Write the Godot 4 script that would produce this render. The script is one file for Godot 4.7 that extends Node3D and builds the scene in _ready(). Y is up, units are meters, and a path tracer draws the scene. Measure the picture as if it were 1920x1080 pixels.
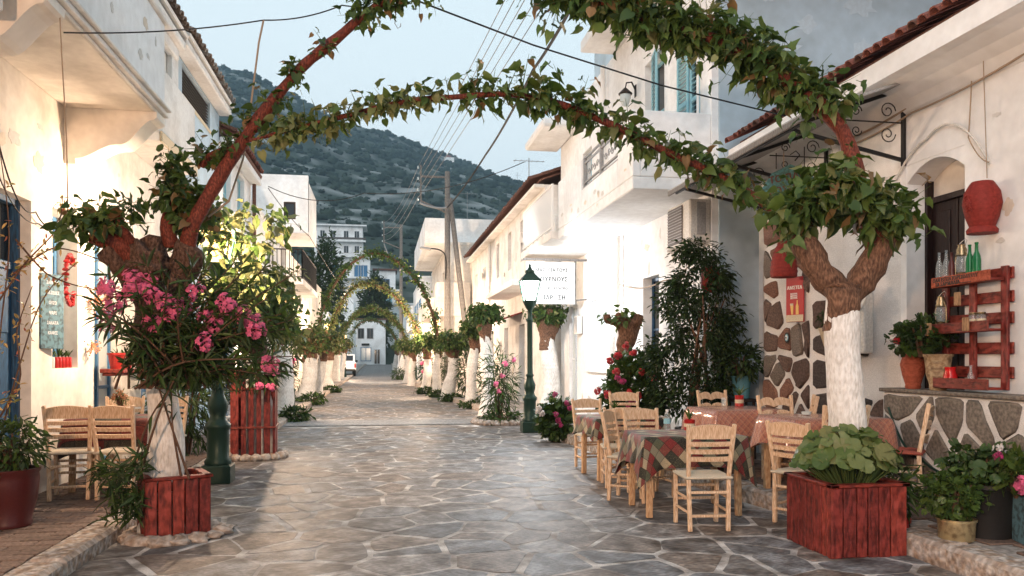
extends Node3D
# Dusk in a white island lane: paved street, pollarded mulberry trees joined into arches, cafe tables, lanterns, hill behind.
# x runs across the street, y up, the street runs along -z; metres.

class MB:
	var v := PackedVector3Array()
	var n := PackedVector3Array()
	var uv := PackedVector2Array()
	var c := PackedColorArray()
	var ix := PackedInt32Array()
	var colored := false
	var col := Color.WHITE
	func vert(p: Vector3, nn: Vector3, t := Vector2.ZERO) -> int:
		v.append(p); n.append(nn); uv.append(t); c.append(col)
		return v.size() - 1
	func tri(a: Vector3, b: Vector3, d: Vector3, out := Vector3.ZERO):
		var nn := (b - a).cross(d - a).normalized()
		if out != Vector3.ZERO and nn.dot(out) < 0.0:
			var t := b; b = d; d = t; nn = -nn
		var i := vert(a, nn); vert(b, nn); vert(d, nn)
		ix.append_array([i, i + 2, i + 1])
	func quad(a: Vector3, b: Vector3, d: Vector3, e: Vector3, out := Vector3.ZERO):
		var nn := (b - a).cross(d - a)
		if nn.length_squared() < 1e-14: nn = (d - a).cross(e - a)
		nn = nn.normalized()
		if out != Vector3.ZERO and nn.dot(out) < 0.0:
			var t := b; b = e; e = t; nn = -nn
		var i := vert(a, nn, Vector2(0, 1)); vert(b, nn, Vector2(1, 1)); vert(d, nn, Vector2(1, 0)); vert(e, nn, Vector2(0, 0))
		ix.append_array([i, i + 2, i + 1, i, i + 3, i + 2])
	func box(ce: Vector3, s: Vector3, bv := 0.0, B := Basis.IDENTITY):
		var h := s * 0.5
		bv = minf(bv, minf(h.x, minf(h.y, h.z)) * 0.9)
		for ax in 3:
			var u := (ax + 1) % 3
			var w := (ax + 2) % 3
			for sg in [-1.0, 1.0]:
				var p := []
				for k in [[-1, -1], [1, -1], [1, 1], [-1, 1]]:
					var q := Vector3.ZERO
					q[ax] = sg * h[ax]; q[u] = k[0] * (h[u] - bv); q[w] = k[1] * (h[w] - bv)
					p.append(ce + B * q)
				var o := Vector3.ZERO
				o[ax] = sg
				quad(p[0], p[1], p[2], p[3], B * o)
			if bv > 0.0:
				for su in [-1.0, 1.0]:
					for sw in [-1.0, 1.0]:
						var p := []
						for k in [[0, -1], [0, 1], [1, 1], [1, -1]]:
							var q := Vector3.ZERO
							q[ax] = k[1] * (h[ax] - bv)
							q[u] = su * (h[u] - (bv if k[0] == 1 else 0.0))
							q[w] = sw * (h[w] - (bv if k[0] == 0 else 0.0))
							p.append(ce + B * q)
						var o := Vector3.ZERO
						o[u] = su; o[w] = sw
						quad(p[0], p[1], p[2], p[3], B * o)
		if bv > 0.0:
			for sx in [-1.0, 1.0]:
				for sy in [-1.0, 1.0]:
					for sz in [-1.0, 1.0]:
						var o := Vector3(sx, sy, sz)
						var k := h - Vector3(bv, bv, bv)
						tri(ce + B * (o * Vector3(h.x, k.y, k.z)), ce + B * (o * Vector3(k.x, h.y, k.z)), ce + B * (o * Vector3(k.x, k.y, h.z)), B * o)
	func span(a: Vector3, b: Vector3, bv := 0.0):
		box((a + b) * 0.5, (b - a).abs(), bv)
	func bar(a: Vector3, b: Vector3, w: float, h: float, bv := 0.0, up := Vector3.UP):
		var z := (b - a).normalized()
		if absf(z.dot(up)) > 0.98: up = Vector3.RIGHT
		var x := up.cross(z).normalized()
		box((a + b) * 0.5, Vector3(w, h, a.distance_to(b)), bv, Basis(x, z.cross(x), z))
	func tube(pts: Array, rad: Array, sides := 8, noise: FastNoiseLite = null, amp := 0.0, jag := 0.0):
		var t0: Vector3 = (pts[1] - pts[0]).normalized()
		var x := t0.cross(Vector3.UP if absf(t0.y) < 0.9 else Vector3.RIGHT).normalized()
		var base := v.size()
		var m := pts.size()
		for k in m:
			var t: Vector3 = (pts[mini(k + 1, m - 1)] - pts[maxi(k - 1, 0)]).normalized()
			x = (x - t * x.dot(t)).normalized()
			var y := t.cross(x)
			for j in sides + 1:
				var a := TAU * (j % sides) / sides
				var d := x * cos(a) + y * sin(a)
				var r: float = rad[k]
				var p: Vector3 = pts[k] + d * r
				if noise: p += d * (noise.get_noise_3dv(p) * amp * (r + 0.03) / 0.1)
				if jag > 0.0 and k == m - 1: p += t * (jag * sin(j % sides * 7.3) + jag * 0.6 * sin(j % sides * 2.1))
				vert(p, d, Vector2(float(j) / sides, k * 0.25))
		for k in m - 1:
			for j in sides:
				var a := base + k * (sides + 1) + j
				ix.append_array([a, a + sides + 1, a + 1, a + 1, a + sides + 1, a + sides + 2])
		if noise: smooth(base)
		for e in [0, m - 1]:
			var nn: Vector3 = (pts[0] - pts[1]).normalized() if e == 0 else (pts[m - 1] - pts[m - 2]).normalized()
			var o := vert(pts[e] + nn * rad[e] * 0.3, nn)
			for j in sides:
				var a: int = base + e * (sides + 1) + j
				ix.append_array([o, a, a + 1] if e == 0 else [o, a + 1, a])
	func smooth(from: int):
		# recompute normals of the vertices from an index on; seams share by position
		var acc := {}
		for k in range(0, ix.size(), 3):
			if ix[k] < from: continue
			var nn := -(v[ix[k + 1]] - v[ix[k]]).cross(v[ix[k + 2]] - v[ix[k]])
			for e in 3:
				var key := v[ix[k + e]].snappedf(0.0002)
				acc[key] = acc.get(key, Vector3.ZERO) + nn
		for k in range(from, v.size()):
			var s: Vector3 = acc.get(v[k].snappedf(0.0002), n[k])
			if s.length_squared() > 1e-16: n[k] = s.normalized() * (1.0 if s.dot(n[k]) >= 0.0 else -1.0)
	func lathe(prof: Array, segs := 16, ce := Vector3.ZERO, squash := 1.0):
		for k in prof.size() - 1:
			var a: Vector2 = prof[k]
			var b: Vector2 = prof[k + 1]
			var e := b - a
			var nr := Vector2(e.y, -e.x).normalized()
			var na := nr
			var nb := nr
			if k > 0:
				var e0: Vector2 = a - prof[k - 1]
				var n0 := Vector2(e0.y, -e0.x).normalized()
				if n0.dot(nr) > 0.6: na = (n0 + nr).normalized()
			if k < prof.size() - 2:
				var e1: Vector2 = prof[k + 2] - b
				var n1 := Vector2(e1.y, -e1.x).normalized()
				if n1.dot(nr) > 0.6: nb = (n1 + nr).normalized()
			var base := v.size()
			for j in segs + 1:
				var t := TAU * j / segs
				var d := Vector3(cos(t), 0, sin(t) * squash)
				vert(ce + d * a.x + Vector3.UP * a.y, Vector3(d.x * na.x, na.y, d.z * na.x).normalized(), Vector2(float(j) / segs, a.y))
				vert(ce + d * b.x + Vector3.UP * b.y, Vector3(d.x * nb.x, nb.y, d.z * nb.x).normalized(), Vector2(float(j) / segs, b.y))
			for j in segs:
				var i := base + j * 2
				ix.append_array([i, i + 2, i + 1, i + 1, i + 2, i + 3])
	func extrude(poly: PackedVector2Array, z0: float, z1: float, xf := Transform3D.IDENTITY):
		var t := Geometry2D.triangulate_polygon(poly)
		for k in range(0, t.size(), 3):
			for z in [z0, z1]:
				var p := []
				for e in 3: p.append(xf * Vector3(poly[t[k + e]].x, poly[t[k + e]].y, z))
				tri(p[0], p[1], p[2], xf.basis * Vector3(0, 0, 1.0 if (z == z1) == (z1 > z0) else -1.0))
		var cw := Geometry2D.is_polygon_clockwise(poly)
		for k in poly.size():
			var a := poly[k]
			var b := poly[(k + 1) % poly.size()]
			var e := b - a
			var o := Vector3(e.y, -e.x, 0) * (-1.0 if cw else 1.0)
			quad(xf * Vector3(a.x, a.y, z0), xf * Vector3(b.x, b.y, z0), xf * Vector3(b.x, b.y, z1), xf * Vector3(a.x, a.y, z1), xf.basis * o)
	func stone(poly: PackedVector2Array, depth: float, bevel: float, xf: Transform3D, bump := 0.0, rng: RandomNumberGenerator = null, level := false):
		# a flat stone: poly in local xy, proud along local z
		var ce := Vector2.ZERO
		for p in poly: ce += p
		ce /= poly.size()
		var m := poly.size()
		var base := v.size()
		var hz := xf.basis.z.normalized()
		var top := []
		for p in poly:
			var q := ce + (p - ce) * (1.0 - bevel / maxf(p.distance_to(ce), 0.03))
			top.append(Vector3(q.x, q.y, depth + (rng.randf_range(-bump, bump) if rng else 0.0)))
		for k in m:
			var a := poly[k]
			var o := xf.basis * Vector3(a.x - ce.x, a.y - ce.y, 0).normalized()
			vert(xf * Vector3(a.x, a.y, 0), (o * 0.25 + hz).normalized() if level else o)
			vert(xf * Vector3(top[k].x, top[k].y, top[k].z * 0.75), (o * (0.12 if level else 2.0) + hz).normalized())
			vert(xf * top[k].lerp(Vector3(ce.x, ce.y, top[k].z), 0.06), hz)
		var mid := vert(xf * Vector3(ce.x, ce.y, depth + bump * 0.5), hz)
		var cw := Geometry2D.is_polygon_clockwise(poly)
		for k in m:
			var a := base + k * 3
			var b := base + ((k + 1) % m) * 3
			for t in [[a, b, a + 1], [b, b + 1, a + 1], [a + 1, b + 1, a + 2], [b + 1, b + 2, a + 2], [a + 2, b + 2, mid]]:
				ix.append_array([t[0], t[1], t[2]] if cw else [t[0], t[2], t[1]])
	func mesh() -> ArrayMesh:
		# front faces run clockwise: turn any triangle whose winding disagrees with its normals
		for k in range(0, ix.size(), 3):
			var a := ix[k]
			var b := ix[k + 1]
			var d := ix[k + 2]
			if (v[b] - v[a]).cross(v[d] - v[a]).dot(n[a] + n[b] + n[d]) > 0.0:
				ix[k + 1] = d
				ix[k + 2] = b
		var ar := []
		ar.resize(Mesh.ARRAY_MAX)
		ar[Mesh.ARRAY_VERTEX] = v; ar[Mesh.ARRAY_NORMAL] = n; ar[Mesh.ARRAY_TEX_UV] = uv; ar[Mesh.ARRAY_INDEX] = ix
		if colored: ar[Mesh.ARRAY_COLOR] = c
		var m := ArrayMesh.new()
		m.add_surface_from_arrays(Mesh.PRIMITIVE_TRIANGLES, ar)
		return m

var M := {}
var T := {}
var rng := RandomNumberGenerator.new()
var rough_noise := FastNoiseLite.new()
var names := {}

func V(x: float, y: float, z: float) -> Vector3: return Vector3(x, y, z)
func lin(r: float, g: float, b: float) -> Color: return Color(r, g, b).linear_to_srgb()

func nt(freq: float, sd: int, a: Color, b: Color, oct := 4, type := FastNoiseLite.TYPE_SIMPLEX_SMOOTH, mid := 0.5) -> NoiseTexture2D:
	var f := FastNoiseLite.new()
	f.seed = sd; f.frequency = freq; f.noise_type = type; f.fractal_octaves = oct
	var t := NoiseTexture2D.new()
	t.width = 512; t.height = 512; t.seamless = true; t.noise = f
	var g := Gradient.new()
	g.set_color(0, a); g.set_color(1, b)
	g.set_offset(0, mid - 0.38); g.set_offset(1, mid + 0.38)
	t.color_ramp = g
	return t

func mat(called: String, col: Color, rough := 0.8, tex: Texture2D = null, scale := Vector3.ONE, bump := 0.0, det: Texture2D = null, dscale := 0.2) -> StandardMaterial3D:
	var m := StandardMaterial3D.new()
	m.resource_name = called
	m.albedo_color = col; m.roughness = rough
	m.metallic_specular = 0.4
	if tex:
		m.albedo_texture = tex
		m.uv1_triplanar = true; m.uv1_world_triplanar = false; m.uv1_scale = scale
		if bump > 0.0:
			m.heightmap_enabled = true; m.heightmap_texture = tex; m.heightmap_scale = bump
	if det:
		m.detail_enabled = true; m.detail_albedo = det; m.detail_blend_mode = BaseMaterial3D.BLEND_MODE_MUL
		m.detail_uv_layer = BaseMaterial3D.DETAIL_UV_2; m.uv2_triplanar = true; m.uv2_world_triplanar = false; m.uv2_scale = Vector3.ONE * dscale
	M[called] = m
	return m

func numbered(called: String) -> String:
	var k: int = names.get(called, 0)
	names[called] = k + 1
	return called if k == 0 else "%s_%03d" % [called, k]

func tag(o: Node3D, label: String, category := "", group := "", kind := "") -> Node3D:
	if label: o.set_meta("label", label)
	if category: o.set_meta("category", category)
	if group: o.set_meta("group", group)
	if kind: o.set_meta("kind", kind)
	return o

func thing(called: String, label: String, category: String, at := Vector3.ZERO, turn := 0.0, group := "") -> Node3D:
	var o := Node3D.new()
	o.name = numbered(called)
	add_child(o)
	o.position = at; o.rotation.y = turn
	tag(o, label, category, group)
	return o

func obj(called: String, mb: MB, m: Material, parent: Node = null, world := false) -> MeshInstance3D:
	# world: the mesh was built in world coordinates under a parent that is moved but not turned
	return inst(called, mb.mesh(), m, parent, world)

func inst(called: String, me: Mesh, m: Material, parent: Node = null, world := false) -> MeshInstance3D:
	var o := MeshInstance3D.new()
	o.mesh = me
	o.material_override = m
	if parent == null:
		o.name = numbered(called)
		add_child(o)
	else:
		if not parent.has_meta("_k"): parent.set_meta("_k", {})
		var d: Dictionary = parent.get_meta("_k")
		var k: int = d.get(called, 0)
		d[called] = k + 1
		o.name = called if k == 0 else "%s_%03d" % [called, k]
		parent.add_child(o, true)
		if world:
			var at := Vector3.ZERO
			var p = parent
			while p != self:
				at += p.position
				p = p.get_parent()
			o.position = -at
	return o

func struct(called: String, mb: MB, m: Material, label: String) -> MeshInstance3D:
	var o := obj(called, mb, m)
	tag(o, label, "", "", "structure")
	return o

func dup(root: Node3D, at: Vector3, turn: float, label: String, group := "") -> Node3D:
	var r: Node3D = root.duplicate()
	r.name = numbered(String(root.name).rstrip("0123456789_"))
	add_child(r)
	r.position = at; r.rotation.y = turn
	tag(r, label, "", group)
	return r

# ---- polygons
func clip(poly: PackedVector2Array, o: Vector2, nrm: Vector2) -> PackedVector2Array:
	var out := PackedVector2Array()
	for k in poly.size():
		var a := poly[k]
		var b := poly[(k + 1) % poly.size()]
		var da := (a - o).dot(nrm)
		var db := (b - o).dot(nrm)
		if da <= 0.0: out.append(a)
		if (da < 0.0) != (db < 0.0) and absf(da - db) > 1e-9: out.append(a + (b - a) * (da / (da - db)))
	return out

func cells(x0: float, x1: float, y0: float, y1: float, sx: float, sy: float, gap: float, jit := 0.42, soft := 0.2) -> Array:
	# irregular stones of about sx by sy in a rectangle
	var nx := maxi(1, int(round((x1 - x0) / sx)))
	var ny := maxi(1, int(round((y1 - y0) / sy)))
	var dx := (x1 - x0) / nx
	var dy := (y1 - y0) / ny
	var s := []
	for j in ny:
		for i in nx:
			s.append(Vector2(x0 + (i + 0.5 + (0.25 if j % 2 else -0.25) + rng.randf_range(-jit, jit)) * dx, y0 + (j + 0.5 + rng.randf_range(-jit, jit)) * dy))
	var out := []
	for j in ny:
		for i in nx:
			var p: Vector2 = s[j * nx + i]
			var poly := PackedVector2Array([Vector2(x0, y0), Vector2(x1, y0), Vector2(x1, y1), Vector2(x0, y1)])
			for jj in range(maxi(0, j - 2), mini(ny, j + 3)):
				for ii in range(maxi(0, i - 2), mini(nx, i + 3)):
					if ii == i and jj == j: continue
					var q: Vector2 = s[jj * nx + ii]
					var d := (q - p)
					var g := gap * (0.4 + 1.4 * pow(absf(sin((i + ii) * 12.9 + (j + jj) * 7.7)), 1.6))
					poly = clip(poly, p + d * 0.5 - d.normalized() * g * 0.5, d.normalized())
					if poly.size() < 3: break
				if poly.size() < 3: break
			if poly.size() < 3: continue
			out.append(soften(poly, soft))
	return out

func soften(poly: PackedVector2Array, k: float) -> PackedVector2Array:
	var r := PackedVector2Array()
	for i in poly.size():
		var a := poly[i]
		var b := poly[(i + 1) % poly.size()]
		if a.distance_to(b) < 0.02: continue
		r.append(a.lerp(b, k)); r.append(a.lerp(b, 1.0 - k))
		if a.distance_to(b) > 0.3:
			var nn := (b - a).orthogonal().normalized()
			r.insert(r.size() - 1, a.lerp(b, rng.randf_range(0.4, 0.6)) + nn * rng.randf_range(-0.012, 0.012))
	return r if r.size() > 2 else poly

# ---- walls with openings. o: bottom corner, u: direction along the wall, nrm: outward. openings [u0, u1, y0, y1]
func wall(mb: MB, o: Vector3, u: Vector3, nrm: Vector3, len: float, h: float, thick: float, openings := []):
	var us := [0.0, len]
	var vs := [0.0, h]
	for q in openings:
		for k in 2:
			if not us.has(q[k]): us.append(q[k])
			if not vs.has(q[k + 2]): vs.append(q[k + 2])
	us.sort(); vs.sort()
	var solid := func(i: int, j: int) -> bool:
		if i < 0 or j < 0 or i >= us.size() - 1 or j >= vs.size() - 1: return false
		var cu: float = (us[i] + us[i + 1]) * 0.5
		var cv: float = (vs[j] + vs[j + 1]) * 0.5
		for q in openings:
			if cu > q[0] and cu < q[1] and cv > q[2] and cv < q[3]: return false
		return true
	var at := func(a: float, b: float, d: float) -> Vector3: return o + u * a + Vector3.UP * b - nrm * d
	for i in us.size() - 1:
		for j in vs.size() - 1:
			if not solid.call(i, j): continue
			var a: float = us[i]
			var b: float = us[i + 1]
			var c: float = vs[j]
			var d: float = vs[j + 1]
			mb.quad(at.call(a, c, 0), at.call(b, c, 0), at.call(b, d, 0), at.call(a, d, 0), nrm)
			mb.quad(at.call(a, c, thick), at.call(b, c, thick), at.call(b, d, thick), at.call(a, d, thick), -nrm)
			if not solid.call(i - 1, j): mb.quad(at.call(a, c, 0), at.call(a, d, 0), at.call(a, d, thick), at.call(a, c, thick), -u)
			if not solid.call(i + 1, j): mb.quad(at.call(b, c, 0), at.call(b, d, 0), at.call(b, d, thick), at.call(b, c, thick), u)
			if not solid.call(i, j - 1): mb.quad(at.call(a, c, 0), at.call(b, c, 0), at.call(b, c, thick), at.call(a, c, thick), Vector3.DOWN)
			if not solid.call(i, j + 1): mb.quad(at.call(a, d, 0), at.call(b, d, 0), at.call(b, d, thick), at.call(a, d, thick), Vector3.UP)

# window set in a wall: sx = +1 when the wall looks towards +x (left side of the street), -1 when it looks towards -x
func window(parent: Node3D, x: float, sx: float, z0: float, z1: float, y0: float, y1: float, frame: Material, depth := 0.18, bars := 1, glass: Material = null, cross := 1):
	var f := MB.new()
	var t := 0.06
	var xa := x - sx * depth
	var xb := x - sx * (depth + 0.06)
	f.span(V(xa, y0, z0), V(xb, y1, z0 - t), 0.005)
	f.span(V(xa, y0, z1), V(xb, y1, z1 + t), 0.005)
	f.span(V(xa, y1, z0 - t), V(xb, y1 - t, z1 + t), 0.005)
	f.span(V(xa, y0, z0 - t), V(xb, y0 + t, z1 + t), 0.005)
	for k in bars:
		var zc := lerpf(z0, z1, (k + 1.0) / (bars + 1.0))
		f.span(V(xa + sx * 0.004, y0 + t, zc - 0.03), V(xb - sx * 0.004, y1 - t, zc + 0.03), 0.004)
	for k in cross:
		var yc := lerpf(y0, y1, (k + 1.0) / (cross + 1.0))
		f.span(V(xa - sx * 0.006, yc - 0.02, z0 - t), V(xb + sx * 0.006, yc + 0.02, z1 + t), 0.004)
	var w := obj("window", f, frame, parent, true)
	var g := MB.new()
	g.span(V(xa - sx * 0.025, y0 + 0.05, z0 - 0.05), V(xa - sx * 0.035, y1 - 0.05, z1 + 0.05))
	obj("pane", g, glass if glass else M.glass_dark, w, true)
	return w

# a louvred shutter leaf: hinge point at the bottom, direction along the leaf, slats each a piece
func shutter(parent: Node3D, at: Vector3, dir: Vector3, w: float, h: float, m: Material, nslat := 26):
	var nrm := dir.cross(Vector3.UP)
	var B := Basis(dir, Vector3.UP, nrm)
	var f := MB.new()
	for q in [0.025, w - 0.025]: f.box(at + dir * q + Vector3.UP * h * 0.5, V(0.05, h, 0.035), 0.004, B)
	for q in [0.03, h * 0.5, h - 0.03]: f.box(at + dir * w * 0.5 + Vector3.UP * q, V(w - 0.1, 0.06, 0.033), 0.004, B)
	var s := obj("shutter", f, m, parent, true)
	var me := MB.new()
	me.box(Vector3.ZERO, V(w - 0.1, 0.007, 0.04), 0.0, B * Basis(Vector3.RIGHT, 0.7))
	var mesh := me.mesh()
	for k in nslat:
		var y := lerpf(0.08, h - 0.08, k / (nslat - 1.0))
		if absf(y - h * 0.5) < 0.035: continue
		var o := inst("slat", mesh, m, s, true)
		o.position += at + dir * w * 0.5 + Vector3.UP * y
	return s

func _ready():
	rng.seed = 11
	rough_noise.seed = 4; rough_noise.frequency = 1.7; rough_noise.fractal_octaves = 3
	# ---- camera: at eye height, looking 9.6 degrees right of the street, lens shifted up so that walls stay upright
	var cam := Camera3D.new()
	cam.name = "camera"
	cam.projection = Camera3D.PROJECTION_FRUSTUM
	cam.near = 0.05; cam.far = 6000.0
	cam.size = 2.0 * 0.05 * 540.0 / 1450.0
	cam.frustum_offset = Vector2(0, 0.05 * 130.0 / 1450.0)
	add_child(cam)
	cam.position = V(0, 1.5, 0)
	cam.rotation.y = -atan(245.0 / 1450.0)
	cam.current = true
	# ---- dusk sky
	var env := Environment.new()
	env.background_mode = Environment.BG_SKY
	var sky := Sky.new()
	var sm := ProceduralSkyMaterial.new()
	sm.sky_top_color = lin(0.53, 0.67, 0.74)
	sm.sky_horizon_color = lin(0.80, 0.86, 0.88)
	sm.sky_curve = 0.35
	sm.ground_bottom_color = lin(0.16, 0.16, 0.16)
	sm.ground_horizon_color = lin(0.3, 0.32, 0.34)
	sm.sun_angle_max = 2.0
	sky.sky_material = sm
	env.sky = sky
	env.background_energy_multiplier = 1.0
	env.tonemap_mode = Environment.TONE_MAPPER_LINEAR
	env.tonemap_exposure = 1.42
	env.sdfgi_enabled = true; env.ssao_enabled = true; env.ssil_enabled = true
	env.fog_enabled = true
	env.fog_density = 0.00035
	env.fog_light_color = lin(0.42, 0.62, 0.78)
	var we := WorldEnvironment.new()
	we.name = "environment"
	we.environment = env
	add_child(we)
	# the afterglow in the west, behind the camera
	var sun := DirectionalLight3D.new()
	sun.name = "afterglow"
	sun.light_color = Color(1.0, 0.955, 0.93)
	sun.light_energy = 0.36
	sun.light_angular_distance = 30.0
	sun.shadow_enabled = true
	sun.sky_mode = DirectionalLight3D.SKY_MODE_LIGHT_ONLY
	add_child(sun)
	sun.look_at_from_position(Vector3.ZERO, V(0.55, -0.42, -0.8))
	make_materials()
	make_land()
	make_street()
	make_left_houses()
	make_right_houses()
	make_cafe()
	make_far_houses()
	make_lamps()
	make_trees()
	make_furniture()
	make_plants()
	make_details()
	make_wear()

func make_materials():
	T.plaster = nt(0.012, 1, Color(0.95, 0.947, 0.945), Color(1, 1, 1), 5)
	T.stain = nt(0.006, 2, Color(0.88, 0.87, 0.86), Color(1, 1, 1), 5, FastNoiseLite.TYPE_SIMPLEX_SMOOTH, 0.34)
	T.grain = nt(0.02, 3, Color(0.62, 0.6, 0.6), Color(1, 1, 1), 5)
	T.fine = nt(0.05, 5, Color(0.86, 0.86, 0.86), Color(1, 1, 1), 4)
	T.stone = nt(0.016, 6, Color(0.66, 0.66, 0.67), Color(1, 1, 1), 6)
	T.bark = nt(0.02, 7, Color(0.42, 0.38, 0.36), Color(1, 1, 1), 5, FastNoiseLite.TYPE_SIMPLEX, 0.45)
	T.chip = nt(0.014, 8, Color(0.35, 0.26, 0.24), Color(1, 1, 1), 5, FastNoiseLite.TYPE_SIMPLEX_SMOOTH, 0.18)
	T.worn = nt(0.02, 9, Color(0.72, 0.60, 0.50), Color(1, 1, 1), 4, FastNoiseLite.TYPE_SIMPLEX_SMOOTH, 0.4)
	T.dirt = nt(0.011, 13, Color(0.50, 0.47, 0.45), Color(1, 1, 1), 6, FastNoiseLite.TYPE_SIMPLEX_SMOOTH, 0.40)
	var W := Vector3.ONE
	mat("plaster", lin(0.86, 0.87, 0.875), 0.9, T.plaster, W * 0.9, 0.25, T.stain, 0.16)
	mat("plaster_old", lin(0.78, 0.76, 0.73), 0.92, T.plaster, W * 1.6, 0.5, T.stain, 0.45)
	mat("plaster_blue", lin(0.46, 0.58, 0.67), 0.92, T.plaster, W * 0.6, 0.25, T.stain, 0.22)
	mat("plaster_cream", lin(0.82, 0.77, 0.70), 0.92, T.plaster, W * 1.2, 0.3, T.stain, 0.4)
	mat("concrete", lin(0.50, 0.47, 0.44), 0.9, T.stone, W * 1.3, 0.35, T.stain, 0.5)
	mat("kerb_white", lin(0.66, 0.62, 0.58), 0.85, T.stone, W * 2.0, 0.25, T.worn, 0.9)
	mat("mortar", lin(0.70, 0.68, 0.66), 0.75, T.fine, W * 2.0, 0.15, T.dirt, 0.55)
	mat("band", lin(0.36, 0.37, 0.38), 0.6, T.stone, W * 1.5, 0.3, T.stain, 0.5)
	var tones := [Vector3(0.205, 0.20, 0.195), Vector3(0.25, 0.22, 0.195), Vector3(0.18, 0.19, 0.20), Vector3(0.27, 0.26, 0.25), Vector3(0.21, 0.18, 0.155), Vector3(0.225, 0.235, 0.245)]
	for k in 6:
		var q: Vector3 = tones[k]
		mat("slate%d" % k, lin(q.x * 1.6, q.y * 1.58, q.z * 1.58), 0.55, T.stone, V(1.2, 1.2, 2.4) * (1.0 + 0.15 * k), 0.6, T.dirt, 0.55)
	for k in 4:
		mat("paver%d" % k, lin(0.20 + 0.03 * k, 0.135 + 0.022 * k, 0.105 + 0.018 * k), 0.75, T.stone, W * (2.5 + k * 0.3), 0.3, T.stain, 0.8)
	for k in 5:
		var q: Vector3 = [Vector3(0.13, 0.085, 0.07), Vector3(0.19, 0.125, 0.10), Vector3(0.085, 0.07, 0.065), Vector3(0.27, 0.14, 0.10), Vector3(0.23, 0.19, 0.16)][k]
		mat("wallstone%d" % k, lin(q.x, q.y, q.z), 0.85, T.stone, W * (3.0 + k * 0.4), 0.6, T.stain, 0.9)
	mat("wallstone_grey", lin(0.235, 0.20, 0.165), 0.85, T.stone, W * 2.6, 0.4, T.stain, 0.9)
	mat("white_joint", lin(0.80, 0.78, 0.76), 0.85, T.fine, W * 2.5, 0.3, T.stain, 0.7)
	mat("patch_grey", lin(0.60, 0.585, 0.56), 0.95, T.plaster, W * 3.0, 0.3)
	mat("patch_blue", lin(0.52, 0.63, 0.71), 0.95, T.plaster, W * 2.0, 0.2)
	mat("patch_cream", lin(0.68, 0.60, 0.50), 0.95, T.plaster, W * 3.0, 0.3)
	mat("patch_dark", lin(0.38, 0.35, 0.32), 0.95, T.stone, W * 3.0, 0.4)
	mat("tile", lin(0.30, 0.10, 0.07), 0.8, T.stone, W * 3.0, 0.8, T.stain, 1.2)
	mat("tile_old", lin(0.40, 0.30, 0.24), 0.9, T.stone, W * 3.0, 0.5, T.dirt, 1.5)
	mat("tile_dark", lin(0.20, 0.095, 0.07), 0.85, T.stone, W * 3.0, 0.8, T.stain, 1.2)
	# paints and woods
	mat("blue_door", lin(0.025, 0.105, 0.22), 0.5, T.grain, V(5, 0.5, 5), 0.3)
	mat("blue_pale", lin(0.27, 0.53, 0.62), 0.55, T.fine, W * 2.0, 0.1)
	mat("blue_frame", lin(0.07, 0.20, 0.36), 0.5, T.fine, W * 2.0, 0.1)
	mat("white_wood", lin(0.70, 0.72, 0.74), 0.5, T.fine, W * 1.5, 0.1)
	mat("brown_door", lin(0.020, 0.006, 0.005), 0.45, T.grain, V(5, 0.5, 5), 0.4)
	mat("dark_wood", lin(0.05, 0.03, 0.022), 0.6, T.grain, V(5, 0.5, 5), 0.4)
	for k in 3:
		mat("chair_wood%d" % k, lin(0.78 + 0.03 * k, 0.60 + 0.03 * k, 0.43 + 0.025 * k), 0.5, T.worn, V(9, 1.2, 9), 0.25)
	mat("table_wood", lin(0.62, 0.42, 0.25), 0.5, T.worn, V(9, 1.2, 9), 0.25)
	mat("rush", lin(0.62, 0.54, 0.42), 0.8, T.fine, V(3, 3, 3), 0.4)
	mat("rush_red", lin(0.32, 0.075, 0.05), 0.7, T.fine, V(3, 3, 3), 0.4)
	for k in 4:
		mat("red_plank%d" % k, lin([0.31, 0.23, 0.27, 0.19][k], [0.055, 0.036, 0.045, 0.03][k], [0.042, 0.03, 0.036, 0.026][k]), 0.55, T.chip, V(2.6 + k * 0.3, 0.8, 2.6), 0.7, T.worn, 0.9 + 0.2 * k)
	for k in 2:
		mat("red_plank_h%d" % k, lin(0.25 - 0.03 * k, 0.04, 0.028), 0.55, T.chip, V(1.0, 2.6, 1.0), 0.7, T.worn, 1.0)
	mat("old_plank", lin(0.45, 0.27, 0.14), 0.7, T.grain, V(6, 1, 6), 0.4)
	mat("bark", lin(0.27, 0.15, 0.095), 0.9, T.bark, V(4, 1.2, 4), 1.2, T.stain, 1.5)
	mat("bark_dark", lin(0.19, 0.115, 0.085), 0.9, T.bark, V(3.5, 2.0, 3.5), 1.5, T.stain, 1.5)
	mat("bark_red", lin(0.25, 0.058, 0.035), 0.75, T.bark, V(5, 2.2, 5), 0.4, T.stain, 2.0)
	mat("whitewash", lin(0.84, 0.83, 0.81), 0.9, T.bark, V(3.5, 0.9, 3.5), 0.8, T.stain, 1.0)
	M.whitewash.albedo_texture = nt(0.02, 17, Color(0.78, 0.76, 0.74), Color(1, 1, 1), 5, FastNoiseLite.TYPE_SIMPLEX, 0.30)
	mat("twig", lin(0.10, 0.055, 0.035), 0.9)
	mat("green_stem", lin(0.07, 0.11, 0.03), 0.8)
	mat("iron_green", lin(0.016, 0.045, 0.032), 0.4, T.fine, W * 3.0, 0.3)
	M.iron_green.metallic = 0.25
	mat("iron_black", lin(0.012, 0.011, 0.011), 0.5, T.fine, W * 3.0, 0.3)
	mat("steel", lin(0.5, 0.5, 0.5), 0.35); M.steel.metallic = 0.9
	mat("brass", lin(0.42, 0.33, 0.20), 0.35, T.stone, W * 6.0, 0.2); M.brass.metallic = 0.9
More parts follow.
